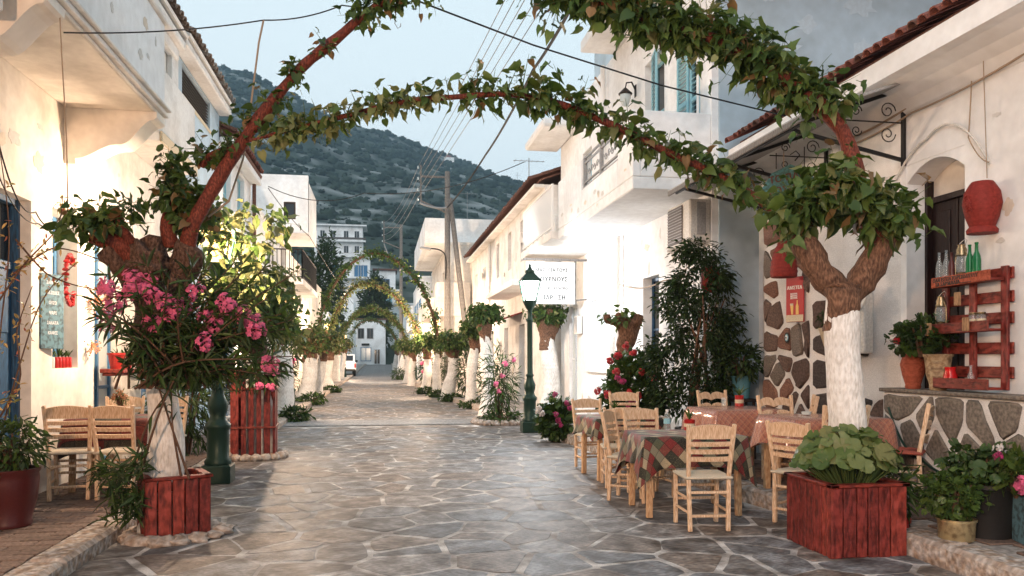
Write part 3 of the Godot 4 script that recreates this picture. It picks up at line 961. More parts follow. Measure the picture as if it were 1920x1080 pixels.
func make_left_houses():
	# --- nearest townhouse with the big balcony
	var x := -3.45
	var h := thing("townhouse", "cream washed townhouse on the left with deep balcony on scrolled corbels and blue door", "house", V(x, 0, -6))
	var ops := [[-7.1, -8.42, 0.12, 3.06], [-8.92, -9.62, 1.38, 3.1], [-10.12, -11.1, 0.12, 3.06], [-12.0, -12.9, 0.12, 2.7], [-6.2, -7.2, 4.6, 6.3], [-8.2, -9.2, 4.6, 6.3], [-4.2, -5.2, 4.6, 6.3], [-11.6, -12.4, 4.7, 6.3]]
	shell(h, x, 1.0, 2.0, -13.6, 6.75, ops, M.plaster_cream, 6.0, false)
	panel_door(h, x - 0.16, 1.0, -7.14, -8.38, 0.14, 2.36, M.blue_door)
	var tr := MB.new()
	tr.span(V(x - 0.14, 2.36, -7.1), V(x - 0.24, 2.44, -8.42), 0.008)
	for z in [-7.1, -8.37]: tr.span(V(x - 0.10, 0.12, z), V(x - 0.26, 3.06, z - 0.05), 0.006)
	tr.span(V(x - 0.11, 3.0, -7.152), V(x - 0.25, 3.06, -8.368), 0.006)
	for z in [-7.5, -7.76, -8.02]: tr.span(V(x - 0.15, 2.442, z + 0.015), V(x - 0.22, 2.998, z - 0.015), 0.003)
	obj("door_frame", tr, M.blue_door, h, true)
	var tp := MB.new()
	tp.span(V(x - 0.18, 2.44, -7.15), V(x - 0.19, 3.0, -8.37))
	obj("pane", tp, M.glass_dark, h, true)
	window(h, x, 1.0, -8.92, -9.62, 1.38, 3.1, M.blue_frame, 0.22, 1, M.glass_milk, 3)
	window(h, x, 1.0, -10.12, -11.1, 0.14, 3.06, M.blue_frame, 0.12, 1, M.glass_milk, 2)
	window(h, x, 1.0, -12.0, -12.9, 0.14, 2.7, M.blue_frame, 0.12, 1, M.glass_milk, 2)
	for q in ops.slice(4): window(h, x, 1.0, q[0], q[1], q[2], q[3], M.white_wood, 0.15, 1)
	# balcony slab with stepped mouldings
	var sl := MB.new()
	var zn := -1.0
	var zf := -9.55
	sl.span(V(x + 0.002, 4.26, zn), V(-2.53, 4.40, zf), 0.01)
	obj("balcony_slab", sl, M.plaster_cream, h, true)
	for k in 4:
		var md := MB.new()
		var o: float = [0.0, 0.045, 0.03, 0.07][k]
		md.span(V(-2.529, 4.262 + k * 0.036, zn - 0.02), V(-2.50 + o, 4.294 + k * 0.036, zf - 0.02 - o), 0.008)
		obj("moulding", md, M.plaster_old, h, true)
	var pp := MB.new()
	pp.span(V(-2.62, 4.405, zn), V(-2.48, 5.36, zf + 0.02), 0.015)
	pp.span(V(x + 0.002, 4.405, zf + 0.15), V(-2.622, 5.36, zf + 0.02), 0.015)
	obj("balcony_parapet", pp, M.plaster, h, true)
	var cp := MB.new()
	cp.span(V(-2.66, 5.362, zn), V(-2.44, 5.42, zf - 0.02), 0.012)
	obj("coping", cp, M.plaster_old, h, true)
	for z in [-3.3, -6.5, -9.4]:
		var c := MB.new()
		c.extrude(corbel_poly(0.96, 0.62), -0.17, 0.17, Transform3D(Basis.IDENTITY, V(x + 0.003, 4.258, z)))
		obj("corbel", c, M.plaster_cream, h, true)
	for z in [-5.6]:
		var bx := MB.new()
		bx.span(V(-3.2, 3.98, z), V(-2.68, 4.257, z - 0.5), 0.015)
		obj("soffit_box", bx, M.plaster_old, h, true)
	# the small second balcony with ribbed edge, pilaster, eave
	var s2 := MB.new()
	s2.span(V(x + 0.002, 4.40, -11.0), V(-2.93, 4.52, -13.0), 0.01)
	s2.span(V(x + 0.002, 4.522, -11.0), V(-2.93, 5.45, -11.1), 0.01)
	s2.span(V(-3.03, 4.522, -11.102), V(-2.93, 5.45, -13.0), 0.01)
	obj("small_balcony", s2, M.plaster_old, h, true)
	for k in 5:
		var rb := MB.new()
		rb.tube([V(-2.905, 4.40 + 0.03 * k, -10.99), V(-2.905, 4.40 + 0.03 * k, -13.0)], [0.018, 0.018], 8)
		obj("rib", rb, M.pot_cream, h, true)
	var pi := MB.new()
	pi.span(V(x + 0.002, 0.11, -13.35), V(x + 0.09, 6.6, -13.75), 0.01)
	obj("pilaster", pi, M.plaster_old, h, true)
	var rf := MB.new()
	roof_slab(rf, -3.16, -1.0, 2.0, -13.6, 6.84, 0.36, 6.4, 0.05)
	obj("roof", rf, M.plaster_old, h, true)
	var co := MB.new()
	co.span(V(x + 0.002, 6.42, 2.0), V(x + 0.14, 6.60, -13.6), 0.02)
	co.span(V(x + 0.002, 6.602, 2.0), V(x + 0.24, 6.74, -13.6), 0.02)
	obj("cornice", co, M.plaster_old, h, true)
	tiles(h, -3.13, -1.0, 1.5, -13.6, 6.86, 0.36, 8, 60, M.tile_old)
	# --- second: house with low louvred vent under the eave
	var h2 := thing("townhouse", "grey white house beyond the balcony with a long dark vent under its eave", "house", V(x, 0, -15.5))
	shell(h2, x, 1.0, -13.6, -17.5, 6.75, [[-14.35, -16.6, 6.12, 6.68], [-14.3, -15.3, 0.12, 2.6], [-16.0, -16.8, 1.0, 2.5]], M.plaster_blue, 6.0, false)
	window(h2, x, 1.0, -14.3, -15.3, 0.14, 2.6, M.white_wood, 0.15, 1)
	window(h2, x, 1.0, -16.0, -16.8, 1.0, 2.5, M.white_wood, 0.15, 1)
	var vf := MB.new()
	vf.span(V(x + 0.03, 6.06, -14.3), V(x + 0.003, 6.115, -16.65), 0.005)
	obj("vent_frame", vf, M.pot_cream, h2, true)
	var sm := MB.new()
	sm.box(Vector3.ZERO, V(0.10, 0.012, 2.24), 0.0, Basis(Vector3.BACK, -0.5))
	var sme := sm.mesh()
	for k in 9:
		var o := inst("vent_slat", sme, M.iron_black, h2, true)
		o.position += V(x - 0.08, 6.16 + k * 0.06, -15.475)
	rf = MB.new()
	roof_slab(rf, -3.13, -1.0, -13.6, -17.5, 6.9, 0.36, 6.4, 0.05)
	obj("roof", rf, M.plaster_old, h2, true)
	tiles(h2, -3.1, -1.0, -13.6, -17.5, 6.92, 0.36, 8, 18, M.tile_old)
	co = MB.new()
	co.span(V(x + 0.002, 6.70, -13.6), V(x + 0.26, 6.84, -17.5), 0.02)
	obj("cornice", co, M.plaster_old, h2, true)
	# --- third: white with pale blue window frames upstairs
	var h3 := thing("townhouse", "white house with pale blue upper windows and red tiled eave on the left", "house", V(x, 0, -19.5))
	shell(h3, x, 1.0, -17.5, -21.6, 6.2, [[-17.9, -18.8, 4.5, 6.0], [-19.6, -20.6, 4.5, 6.0], [-18.2, -19.2, 0.12, 2.6]], M.plaster, 6.0, false)
	for q in [[-17.9, -18.8], [-19.6, -20.6]]: window(h3, x, 1.0, q[0], q[1], 4.5, 6.0, M.blue_pale, 0.1, 1, M.glass_milk)
	window(h3, x, 1.0, -18.2, -19.2, 0.14, 2.6, M.blue_frame, 0.15, 1)
	rf = MB.new()
	roof_slab(rf, -3.15, -1.0, -17.5, -21.6, 6.35, 0.4, 6.4)
	obj("roof", rf, M.tile_dark, h3, true)
	tiles(h3, -3.12, -1.0, -17.5, -21.6, 6.37, 0.4, 6, 18, M.tile)
	co = MB.new()
	co.span(V(x + 0.002, 6.1, -17.5), V(x + 0.28, 6.27, -21.6), 0.02)
	obj("cornice", co, M.plaster, h3, true)
	var dp := MB.new()
	dp.tube([V(x + 0.12, 0.1, -21.4), V(x + 0.12, 6.1, -21.4)], [0.05, 0.05], 8)
	obj("drainpipe", dp, M.tile_dark, h3, true)
	# --- fourth: white house whose upper room stands out over the lane, balcony with black rail
	var h4 := thing("townhouse", "white house with an upper room jutting over the lane above a black railed balcony", "house", V(x, 0, -26))
	shell(h4, x, 1.0, -21.7, -31.0, 5.6, [[-23.0, -24.0, 0.12, 2.6], [-28.0, -29.0, 4.1, 5.5]], M.plaster, 6.0)
	var bay := MB.new()
	var zb := -27.6
	wall(bay, V(-3.6, 5.85, zb), V(1, 0, 0), V(0, 0, 1), 1.1, 1.95, 0.2, [[0.28, 0.68, 0.42, 1.02]])
	bay.span(V(-2.7, 5.85, zb - 0.002), V(-2.5, 7.6, -31.0))
	bay.span(V(-3.6, 5.80, zb), V(-2.5, 5.848, -31.0))
	bay.span(V(-3.6, 7.62, zb - 0.202), V(-2.705, 7.75, -31.0))
	bay.span(V(-9.4, 5.77, zb), V(-3.602, 7.8, -31.0))
	obj("upper_room", bay, M.plaster, h4, true)
	var wf := MB.new()
	wf.span(V(-3.32, 6.27, zb - 0.08), V(-3.27, 6.87, zb - 0.03))
	wf.span(V(-2.97, 6.27, zb - 0.08), V(-2.92, 6.87, zb - 0.03))
	wf.span(V(-3.268, 6.82, zb - 0.08), V(-2.972, 6.87, zb - 0.03))
	wf.span(V(-3.268, 6.27, zb - 0.08), V(-2.972, 6.32, zb - 0.03))
	var wn := obj("window", wf, M.dark_wood, h4, true)
	var wp := MB.new()
	wp.span(V(-3.27, 6.3, zb - 0.07), V(-2.97, 6.85, zb - 0.06))
	obj("pane", wp, M.glass_dark, wn, true)
	var bs := MB.new()
	bs.span(V(x + 0.002, 3.82, -25.4), V(-2.45, 4.0, -31.0), 0.01)
	obj("balcony_slab", bs, M.plaster_old, h4, true)
	rail(h4, V(-3.4, 4.0, -25.5), V(-2.5, 4.0, -25.5), 0.95, 0.12, M.iron_black)
	rail(h4, V(-2.5, 4.0, -25.5), V(-2.5, 4.0, -30.9), 0.95, 0.14, M.iron_black)
	# --- further down the left side
	var h5 := thing("townhouse", "plain white house behind the left trees halfway down the lane", "house", V(x, 0, -38))
	shell(h5, x, 1.0, -31.1, -46.0, 5.3, [[-33, -34, 1.0, 2.4], [-36, -37, 0.12, 2.5], [-40, -41, 1.0, 2.4], [-34, -35, 3.6, 4.9], [-39, -40, 3.6, 4.9]], M.plaster_cream, 6.0)
	for q in [[-33, -34, 1.0, 2.4], [-36, -37, 0.14, 2.5], [-40, -41, 1.0, 2.4], [-34, -35, 3.6, 4.9], [-39, -40, 3.6, 4.9]]: window(h5, x, 1.0, q[0], q[1], q[2], q[3], M.blue_frame)
	var h6 := thing("townhouse", "white house at the far left with a low flat roof past the parked pickup", "house", V(-4.2, 0, -80))
	shell(h6, -4.2, 1.0, -64.0, -108.0, 5.0, [[-70, -71, 1.0, 2.4], [-78, -79, 0.3, 2.6], [-88, -89, 1.2, 2.6]], M.plaster, 6.0)
	for q in [[-70, -71, 1.0, 2.4], [-78, -79, 0.3, 2.6], [-88, -89, 1.2, 2.6]]: window(h6, -4.2, 1.0, q[0], q[1], q[2], q[3], M.blue_frame)

func make_right_houses():
	var x := 4.6
	# --- white two-storey house with the parapet balcony and turquoise shutters
	var h := thing("balcony_house", "tall white house on the right with boxed balcony and turquoise louvred shutters", "house", V(x, 0, -14))
	var ops := [[-12.4, -13.2, 0.16, 2.9], [-15.3, -16.8, 1.25, 2.75], [-17.9, -18.7, 0.16, 2.75], [-12.15, -13.1, 4.05, 6.65], [-10.7, -11.5, 4.05, 6.65], [-16.6, -17.4, 4.05, 6.2]]
	shell(h, x, -1.0, -10.3, -19.6, 7.55, ops, M.plaster, 9.0, false)
	var gab := MB.new()
	gab.span(V(x + 0.1, 0.1, -10.27), V(x + 9.6, 9.6, -10.298))
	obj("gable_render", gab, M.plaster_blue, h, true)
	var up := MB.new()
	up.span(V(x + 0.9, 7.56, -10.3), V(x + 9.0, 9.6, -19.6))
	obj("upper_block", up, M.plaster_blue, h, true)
	window(h, x, -1.0, -12.4, -13.2, 0.16, 2.9, M.blue_door, 0.16, 0, null, 2)
	window(h, x, -1.0, -15.3, -16.8, 1.25, 2.75, M.white_wood, 0.05, 1, M.glass_milk, 0)
	window(h, x, -1.0, -17.9, -18.7, 0.16, 2.75, M.white_wood, 0.06, 1, M.glass_milk, 1)
	window(h, x, -1.0, -12.15, -13.1, 4.05, 6.65, M.blue_pale, 0.2, 1, M.glass_dark, 2)
	window(h, x, -1.0, -10.7, -11.5, 4.05, 6.65, M.blue_pale, 0.2, 1, M.glass_dark, 2)
	window(h, x, -1.0, -16.6, -17.4, 4.05, 6.2, M.blue_pale, 0.2, 1, M.glass_dark, 2)
	shutter(h, V(x - 0.03, 4.15, -12.64), V(-0.20, 0, 0.98).normalized(), 0.46, 2.48, M.blue_pale, 34)
	shutter(h, V(x + 0.02, 4.12, -11.09), V(0, 0, 1), 0.39, 2.5, M.blue_pale, 34)
	shutter(h, V(x - 0.01, 4.12, -11.11), V(-0.05, 0, -0.99).normalized(), 0.39, 2.5, M.blue_pale, 34)
	# balcony: slab, parapet with a railed gap
	var xo := 3.44
	var b := MB.new()
	b.span(V(xo, 3.84, -10.32), V(x - 0.002, 4.02, -14.9), 0.015)
	obj("balcony_slab", b, M.plaster, h, true)
	var p := MB.new()
	p.span(V(xo, 4.022, -10.32), V(xo + 0.12, 4.95, -11.0), 0.012)
	p.span(V(xo, 4.022, -11.002), V(xo + 0.12, 4.42, -13.1), 0.012)
	p.span(V(xo, 4.022, -13.102), V(xo + 0.12, 4.95, -14.9), 0.012)
	p.span(V(xo + 0.122, 4.022, -10.32), V(x - 0.002, 4.95, -10.44), 0.012)
	obj("balcony_parapet", p, M.plaster, h, true)
	var rl := MB.new()
	for y in [4.44, 4.52, 4.86, 4.95]: rl.span(V(xo + 0.04, y, -11.0), V(xo + 0.08, y + 0.03, -13.1), 0.004)
	for z in [-11.03, -12.05, -13.07]: rl.span(V(xo + 0.03, 4.42, z - 0.025), V(xo + 0.09, 4.96, z + 0.025), 0.004)
	var rr := obj("railing", rl, M.plastic_grey, h, true)
	for k in 12:
		var z := -11.14 - k * 0.165
		var sc := MB.new()
		var pts := []
		var rad := []
		for i in 14:
			var a := i * 0.55
			var r := 0.07 * (1.0 - i / 18.0)
			pts.append(V(xo + 0.06, 4.69 + r * sin(a) * (1 if k % 2 else -1), z + r * cos(a)))
			rad.append(0.008)
		sc.tube(pts, rad, 5)
		obj("scroll", sc, M.plastic_grey, rr, true)
	# white railed terrace beyond
	var b2 := MB.new()
	b2.span(V(3.3, 3.84, -14.92), V(x - 0.002, 4.0, -18.2), 0.01)
	obj("balcony_slab", b2, M.plaster_old, h, true)
	rail(h, V(3.34, 4.0, -14.95), V(3.34, 4.0, -18.1), 0.92, 0.1, M.white_paint)
	rail(h, V(3.36, 4.0, -18.15), V(x - 0.05, 4.0, -18.15), 0.92, 0.1, M.white_paint)
	var cn := MB.new()
	cn.span(V(3.92, 7.58, -8.6), V(9.0, 7.80, -15.0), 0.02)
	cn.span(V(3.7, 6.9, -17.6), V(x - 0.002, 7.1, -19.9), 0.05)
	obj("roof_canopy", cn, M.plaster, h, true)
	var dr := MB.new()
	for z in [-14.9, -14.4]: dr.tube([V(x - 0.09, 0.2, z), V(x - 0.09, 3.83, z)], [0.05, 0.05], 8)
	dr.tube([V(x - 0.07, 5.0, -10.62), V(x - 0.07, 7.5, -10.62)], [0.02, 0.02], 6)
	dr.tube([V(x - 0.1, 4.1, -15.4), V(x - 0.1, 7.5, -15.4)], [0.055, 0.055], 8)
	obj("drainpipe", dr, M.white_paint, h, true)
	var sill := MB.new()
	sill.span(V(x - 0.002, 1.17, -15.2), V(x - 0.06, 1.248, -16.9), 0.008)
	obj("sill", sill, M.plaster_old, h, true)
	# --- the community sign on a bracket
	var s := thing("street_sign", "white framed sign with Greek lettering hanging from the wall behind the right lantern", "sign", V(3.75, 2.7, -17.0))
	var sb := MB.new()
	var pl := PackedVector2Array()
	for k in 24:
		var a := TAU * k / 24.0
		pl.append(Vector2(clampf(cos(a) * 3.0, -1, 1) * 0.05 + signf(cos(a)) * 0.51, clampf(sin(a) * 3.0, -1, 1) * 0.05 + signf(sin(a)) * 0.42 + 0.47))
	sb.extrude(Geometry2D.convex_hull(pl), -0.02, 0.02)
	obj("board", sb, M.pot_white, s)
	var fr := MB.new()
	fr.bar(V(-0.62, 1.0, -0.03), V(0.86, 1.0, -0.03), 0.05, 0.05)
	fr.bar(V(0.58, 0.0, -0.03), V(0.58, 1.0, -0.03), 0.04, 0.04)
	fr.bar(V(0.1, 0.03, -0.05), V(0.86, 0.12, -0.05), 0.03, 0.03)
	obj("bracket", fr, M.pole_wood, s)
	var row := 0
	for t in ["ΜΑΖΙ ΓΙΑ ΤΟΥΣ", "ΦΟΥΡΝΟΥΣ", "ΕΚΛΟΓΙΚΟ ΚΕΝΤΡΟ", "    ΙΔΡ   ΣΗ"]:
		letters(s, t, V(0.02, 0.76 - row * 0.205, 0.021), 0.10, M.black_paint, Basis.IDENTITY, 0.74)
		row += 1
	# --- old house with tiled eave further down
	var xg := 4.2
	var g := thing("old_house", "old whitewashed house with three tall upper windows under a ragged tiled eave", "house", V(xg, 0, -28))
	var gw := [[-22.6, -23.3, 4.4, 5.65], [-25.0, -25.7, 4.4, 5.65], [-27.6, -28.3, 4.4, 5.65], [-31.2, -32.1, 3.0, 5.2], [-22.6, -23.5, 0.16, 2.5], [-25.6, -26.5, 0.16, 2.5], [-29, -30, 0.16, 2.5], [-33, -34, 0.16, 2.4], [-34, -34.8, 3.2, 5.2]]
	shell(g, xg, -1.0, -19.7, -36.0, 6.0, gw, M.plaster_old, 6.0, false)
	for q in gw: window(g, xg, -1.0, q[0], q[1], q[2], q[3], M.blue_pale if q[0] < -30 else M.plastic_grey, 0.2)
	var gs := MB.new()
	gs.span(V(3.42, 3.42, -20.3), V(xg - 0.002, 3.58, -25.6), 0.01)
	obj("balcony_slab", gs, M.plaster, g, true)
	rf_and_tiles(g, xg, -19.7, -36.0, 6.08)
	var gp := MB.new()
	gp.tube([V(xg - 0.08, 0.2, -29.6), V(xg - 0.08, 5.9, -29.6)], [0.05, 0.05], 7)
	gp.span(V(xg - 0.16, 2.9, -29.5), V(xg - 0.003, 3.3, -29.75), 0.01)
	obj("drainpipe", gp, M.plastic_white, g, true)
	var aw := MB.new()
	aw.box(V(xg - 0.4, 2.72, -24.2), V(0.9, 0.04, 2.6), 0.01, Basis(Vector3.BACK, 0.35))
	obj("red_awning", aw, M.red_plank2, g, true)
	# --- big modern white house with overhanging top storey
	var f := thing("modern_house", "big white house with an overhanging top storey and lit soffits beside the wooden pole", "house", V(3.2, 0, -42))
	var fw := [[-38.5, -39.5, 0.16, 2.4], [-41, -42.5, 0.16, 2.6], [-40, -41, 3.9, 5.9], [-44, -45, 3.9, 5.9]]
	shell(f, 3.2, -1.0, -36.2, -50.0, 6.75, fw, M.plaster_cream, 7.0)
	for q in fw: window(f, 3.2, -1.0, q[0], q[1], q[2], q[3], M.brown_door, 0.15)
	var fo := MB.new()
	fo.span(V(2.05, 6.95, -37.0), V(6.2, 8.15, -37.2), 0.01)
	fo.span(V(2.05, 6.95, -37.202), V(2.25, 8.15, -49.0), 0.01)
	fo.span(V(2.252, 6.93, -37.202), V(6.2, 7.1, -49.0))
	obj("overhanging_storey", fo, M.plaster, f, true)
	var fb := MB.new()
	fb.span(V(2.55, 3.42, -36.0), V(4.1, 3.56, -37.6), 0.01)
	fb.span(V(2.55, 3.562, -36.0), V(4.1, 5.0, -36.14), 0.01)
	fb.span(V(2.55, 3.562, -36.142), V(2.68, 5.0, -37.6), 0.01)
	fb.span(V(2.2, 3.42, -37.62), V(3.198, 3.56, -48.0), 0.01)
	fb.span(V(2.2, 3.562, -37.62), V(2.3, 4.4, -48.0), 0.01)
	fb.span(V(2.302, 3.562, -37.62), V(2.545, 4.4, -37.74), 0.01)
	obj("balcony", fb, M.plaster_cream, f, true)
	# --- further houses on the right
	var e := thing("townhouse", "white house with blue shutters past the big house on the right", "house", V(2.6, 0, -58))
	var ew := [[-52, -53, 3.6, 5.4], [-55.5, -56.5, 3.6, 5.4], [-59, -60, 3.6, 5.4], [-53, -54, 0.2, 2.4], [-58, -59, 0.2, 2.4]]
	shell(e, 2.6, -1.0, -50.2, -64.0, 6.6, ew, M.plaster, 6.0)
	for q in ew: window(e, 2.6, -1.0, q[0], q[1], q[2], q[3], M.blue_frame)
	for q in ew.slice(0, 3):
		for z in [q[0] + 0.48, q[1] - 0.02]: shutter(e, V(2.56, 3.6, z), V(0, 0, -1), 0.46, 1.8, M.blue_frame, 4)
	var eb := MB.new()
	eb.span(V(1.9, 3.3, -50.6), V(2.598, 3.44, -60.0), 0.01)
	eb.span(V(1.9, 3.442, -50.6), V(1.98, 4.3, -60.0), 0.01)
	obj("balcony", eb, M.plaster, e, true)
	var d := thing("townhouse", "low white house at the far right end of the lane", "house", V(2.4, 0, -86))
	var dw := [[-70, -71, 3.4, 4.8], [-78, -79, 3.4, 4.8], [-74, -75, 0.4, 2.5], [-84, -85, 0.4, 2.5]]
	shell(d, 2.4, -1.0, -64.2, -109.0, 5.6, dw, M.plaster, 6.0)
	for q in dw: window(d, 2.4, -1.0, q[0], q[1], q[2], q[3], M.blue_frame)

func rf_and_tiles(g: Node3D, xg: float, z0: float, z1: float, y: float):
	var r := MB.new()
	roof_slab(r, xg - 0.12, 1.0, z0, z1, y + 0.07, 0.34, 3.8, 0.04)
	obj("roof", r, M.tile_dark, g, true)
	tiles(g, xg - 0.38, 1.0, z0, z1, y + 0.03, 0.34, 9, 70, M.tile_dark)
	var e := MB.new()
	e.span(V(xg - 0.3, y - 0.16, z0), V(xg - 0.002, y - 0.07, z1), 0.02)
	obj("eave_board", e, M.plaster_old, g, true)

func letters(parent: Node3D, text: String, at: Vector3, size: float, m: Material, B := Basis.IDENTITY, maxw := 0.0, world := false) -> MeshInstance3D:
	var t := TextMesh.new()
	var f := SystemFont.new()
	f.font_names = PackedStringArray(["Droid Sans"])
	f.font_weight = 700
	t.font = f
	t.text = text.replace("\u039d", "N")
	t.font_size = 48
	t.pixel_size = size / 34.0
	t.depth = 0.004
	t.curve_step = 4.0
	var o := inst("lettering", t, m, parent, world)
	var w := t.get_aabb().size.x
	var k := 1.0
	if maxw > 0.0 and w > maxw: k = maxw / w
	o.transform = Transform3D(B.scaled_local(V(k, k, 1)), o.position + at)
	return o

# stones set on a face: o bottom corner, u along, nrm outward; each stone a piece
func clad(parent: Node3D, o: Vector3, u: Vector3, nrm: Vector3, w: float, h: float, sx: float, sy: float, gap: float, mats: Array, keep = null, depth := 0.03):
	var xf := Transform3D(Basis(u, Vector3.UP, nrm), o)
	for p in cells(0, w, 0, h, sx, sy, gap, 0.40, 0.12):
		var c := Vector2.ZERO
		for q in p: c += q
		c /= p.size()
		if keep != null and not keep.call(c): continue
		var m := MB.new()
		m.stone(p, depth * rng.randf_range(0.7, 1.1), 0.012, xf, 0.010, rng)
		obj("stone", m, M[mats[rng.randi() % mats.size()]], parent, true)

func make_cafe():
	var x := 5.3
	var h := thing("cafe_house", "low white cafe house with stone clad front, dark shuttered window and tiled eave", "house", V(x, 0, -6))
	# plain wall with the arched window; behind the stone pillar and at its left the brown door
	var mb := MB.new()
	wall(mb, V(x, 0, -1.0), V(0, 0, -1), V(-1, 0, 0), 9.3, 4.5, 0.45, [[5.33, 6.13, 1.18, 3.46], [8.5, 9.15, 0.16, 2.95]])
	obj("wall", mb, M.plaster, h, true)
	for q in [[-6.33, -7.13, 3.46, 0.17], [-9.5, -10.15, 2.95, 0.2]]:
		# arched head over the opening
		var ar := MB.new()
		var pl := PackedVector2Array([Vector2(-0.005, 0)])
		pl.clear()
		var wd: float = q[0] - q[1]
		pl.append(Vector2(0, q[3] + 0.02))
		for k in 13:
			var t := k / 12.0
			pl.append(Vector2(t * wd, q[3] * 4.0 * t * (1.0 - t)))
		pl.append(Vector2(wd, q[3] + 0.02))
		ar.extrude(pl, 0.004, 0.44, Transform3D(Basis(V(0, 0, -1), Vector3.UP, V(1, 0, 0)), V(x, q[2] - q[3] - 0.021, q[0])))
		obj("arch", ar, M.plaster, h, true)
	var bk := MB.new()
	bk.span(V(x + 0.5, 0, -1.0), V(x + 4.5, 4.4, -1.2)); bk.span(V(x + 4.3, 0, -1.21), V(x + 4.5, 4.4, -10.25))
	bk.span(V(x + 0.452, 3.9, -1.21), V(x + 4.29, 4.05, -10.25))
	bk.span(V(x + 0.452, 0.0, -1.21), V(x + 4.29, 0.5, -10.25))
	obj("inner_wall", bk, M.dark_wood, h, true)
	# brown shutters in the window, brown door at the left
	panel_door(h, x + 0.26, -1.0, -6.36, -7.10, 1.2, 3.06, M.brown_door)
	var fr := MB.new()
	for z in [-6.335, -7.09]: fr.span(V(x + 0.2, 1.182, z), V(x + 0.36, 3.4, z - 0.035), 0.004)
	fr.span(V(x + 0.21, 3.06, -6.37), V(x + 0.34, 3.12, -7.09), 0.004)
	obj("window_frame", fr, M.brown_door, h, true)
	var tym := MB.new()
	tym.span(V(x + 0.28, 3.12, -6.37), V(x + 0.32, 3.46, -7.09))
	obj("transom", tym, M.plaster_cream, h, true)
	panel_door(h, x + 0.2, -1.0, -9.51, -10.14, 0.18, 2.72, M.brown_door, 1)
	# ledge and stone plinth
	var pn := MB.new()
	pn.span(V(5.06, 0.0, -2.6), V(x - 0.002, 1.15, -7.18), 0.02)
	var po := obj("plinth", pn, M.white_joint, h, true)
	clad(po, V(5.058, 0.14, -2.65), V(0, 0, -1), V(-1, 0, 0), 4.5, 0.99, 0.36, 0.30, 0.036, ["wallstone_grey"], null, 0.014)
	var lg := MB.new()
	lg.span(V(5.03, 1.152, -2.6), V(x - 0.003, 1.19, -7.2), 0.008)
	obj("ledge", lg, M.wallstone_grey, h, true)
	# stone pillar block: street face and slanting near face
	var a := V(4.93, 0.1, -9.4)
	var b := V(4.93, 0.1, -8.3)
	var c := V(5.30, 0.1, -7.22)
	var pb := MB.new()
	var hh := 3.3
	var uv3 := (c - b).normalized()
	for q in [[a, b], [b, c], [V(5.299, 0.1, -9.4), a]]:
		pb.quad(q[0], q[1], q[1] + V(0, hh, 0), q[0] + V(0, hh, 0), Vector3.UP.cross(q[1] - q[0]) * -1.0)
	pb.quad(a + V(0, hh, 0), b + V(0, hh, 0), c + V(0, hh, 0), V(5.299, 0.1 + hh, -9.4), Vector3.UP)
	var pw := obj("stone_pillar", pb, M.white_joint, h, true)
	clad(pw, b + V(-0.001, 0.05, -0.02), V(0, 0, -1), V(-1, 0, 0), 1.06, 3.1, 0.26, 0.36, 0.042, ["wallstone0", "wallstone1", "wallstone3", "wallstone4"], func(q): return not (q.y > 1.65 and q.y < 2.5 and q.x > 0.1 and q.x < 0.75), 0.035)
	var n2 := V(-uv3.z, 0, uv3.x)
	if n2.x > 0: n2 = -n2
	clad(pw, c + V(0, 0.05, 0) - uv3 * 0.05 , -uv3, n2, 1.05, 2.0, 0.40, 0.36, 0.045, ["wallstone2", "wallstone0", "wallstone2", "wallstone1"], func(q): return not (q.x < 0.42 and q.y > 1.1), 0.035)
	# eave: coved cornice, tiles and roof
	var ev := MB.new()
	ev.extrude(PackedVector2Array([Vector2(0, -0.44), Vector2(0, 0), Vector2(-0.47, 0), Vector2(-0.47, -0.2), Vector2(-0.36, -0.215), Vector2(-0.2, -0.26), Vector2(-0.09, -0.33), Vector2(-0.03, -0.42)]), 1.0, 10.25, Transform3D(Basis(V(1, 0, 0), V(0, 1, 0), V(0, 0, -1)), V(x - 0.002, 4.42, 0)))
	obj("cornice", ev, M.plaster, h, true)
	var rf := MB.new()
	roof_slab(rf, 5.0, 1.0, -1.0, -10.25, 4.545, 0.42, 5.2, 0.03)
	obj("roof", rf, M.tile_dark, h, true)
	tiles(h, 4.76, 1.0, -1.0, -10.25, 4.475, 0.42, 12, 110, M.tile, 0.155)
	# awning sheet on wrought iron brackets
	var aw := thing("awning", "thin grey sheet awning on scrolled black iron brackets over the cafe front", "awning", V(4.7, 3.8, -8.5))
	var slope := atan2(0.46, 1.3)
	var sh := MB.new()
	sh.box(V(4.64, 4.06, -8.6), V(1.42, 0.03, 3.5), 0.006, Basis(Vector3.BACK, slope))
	obj("sheet", sh, M.plastic_grey, aw, true)
	var eb := MB.new()
	eb.box(V(3.985, 3.80, -8.6), V(0.03, 0.07, 3.52), 0.006)
	obj("edge_strip", eb, M.pole_wood, aw, true)
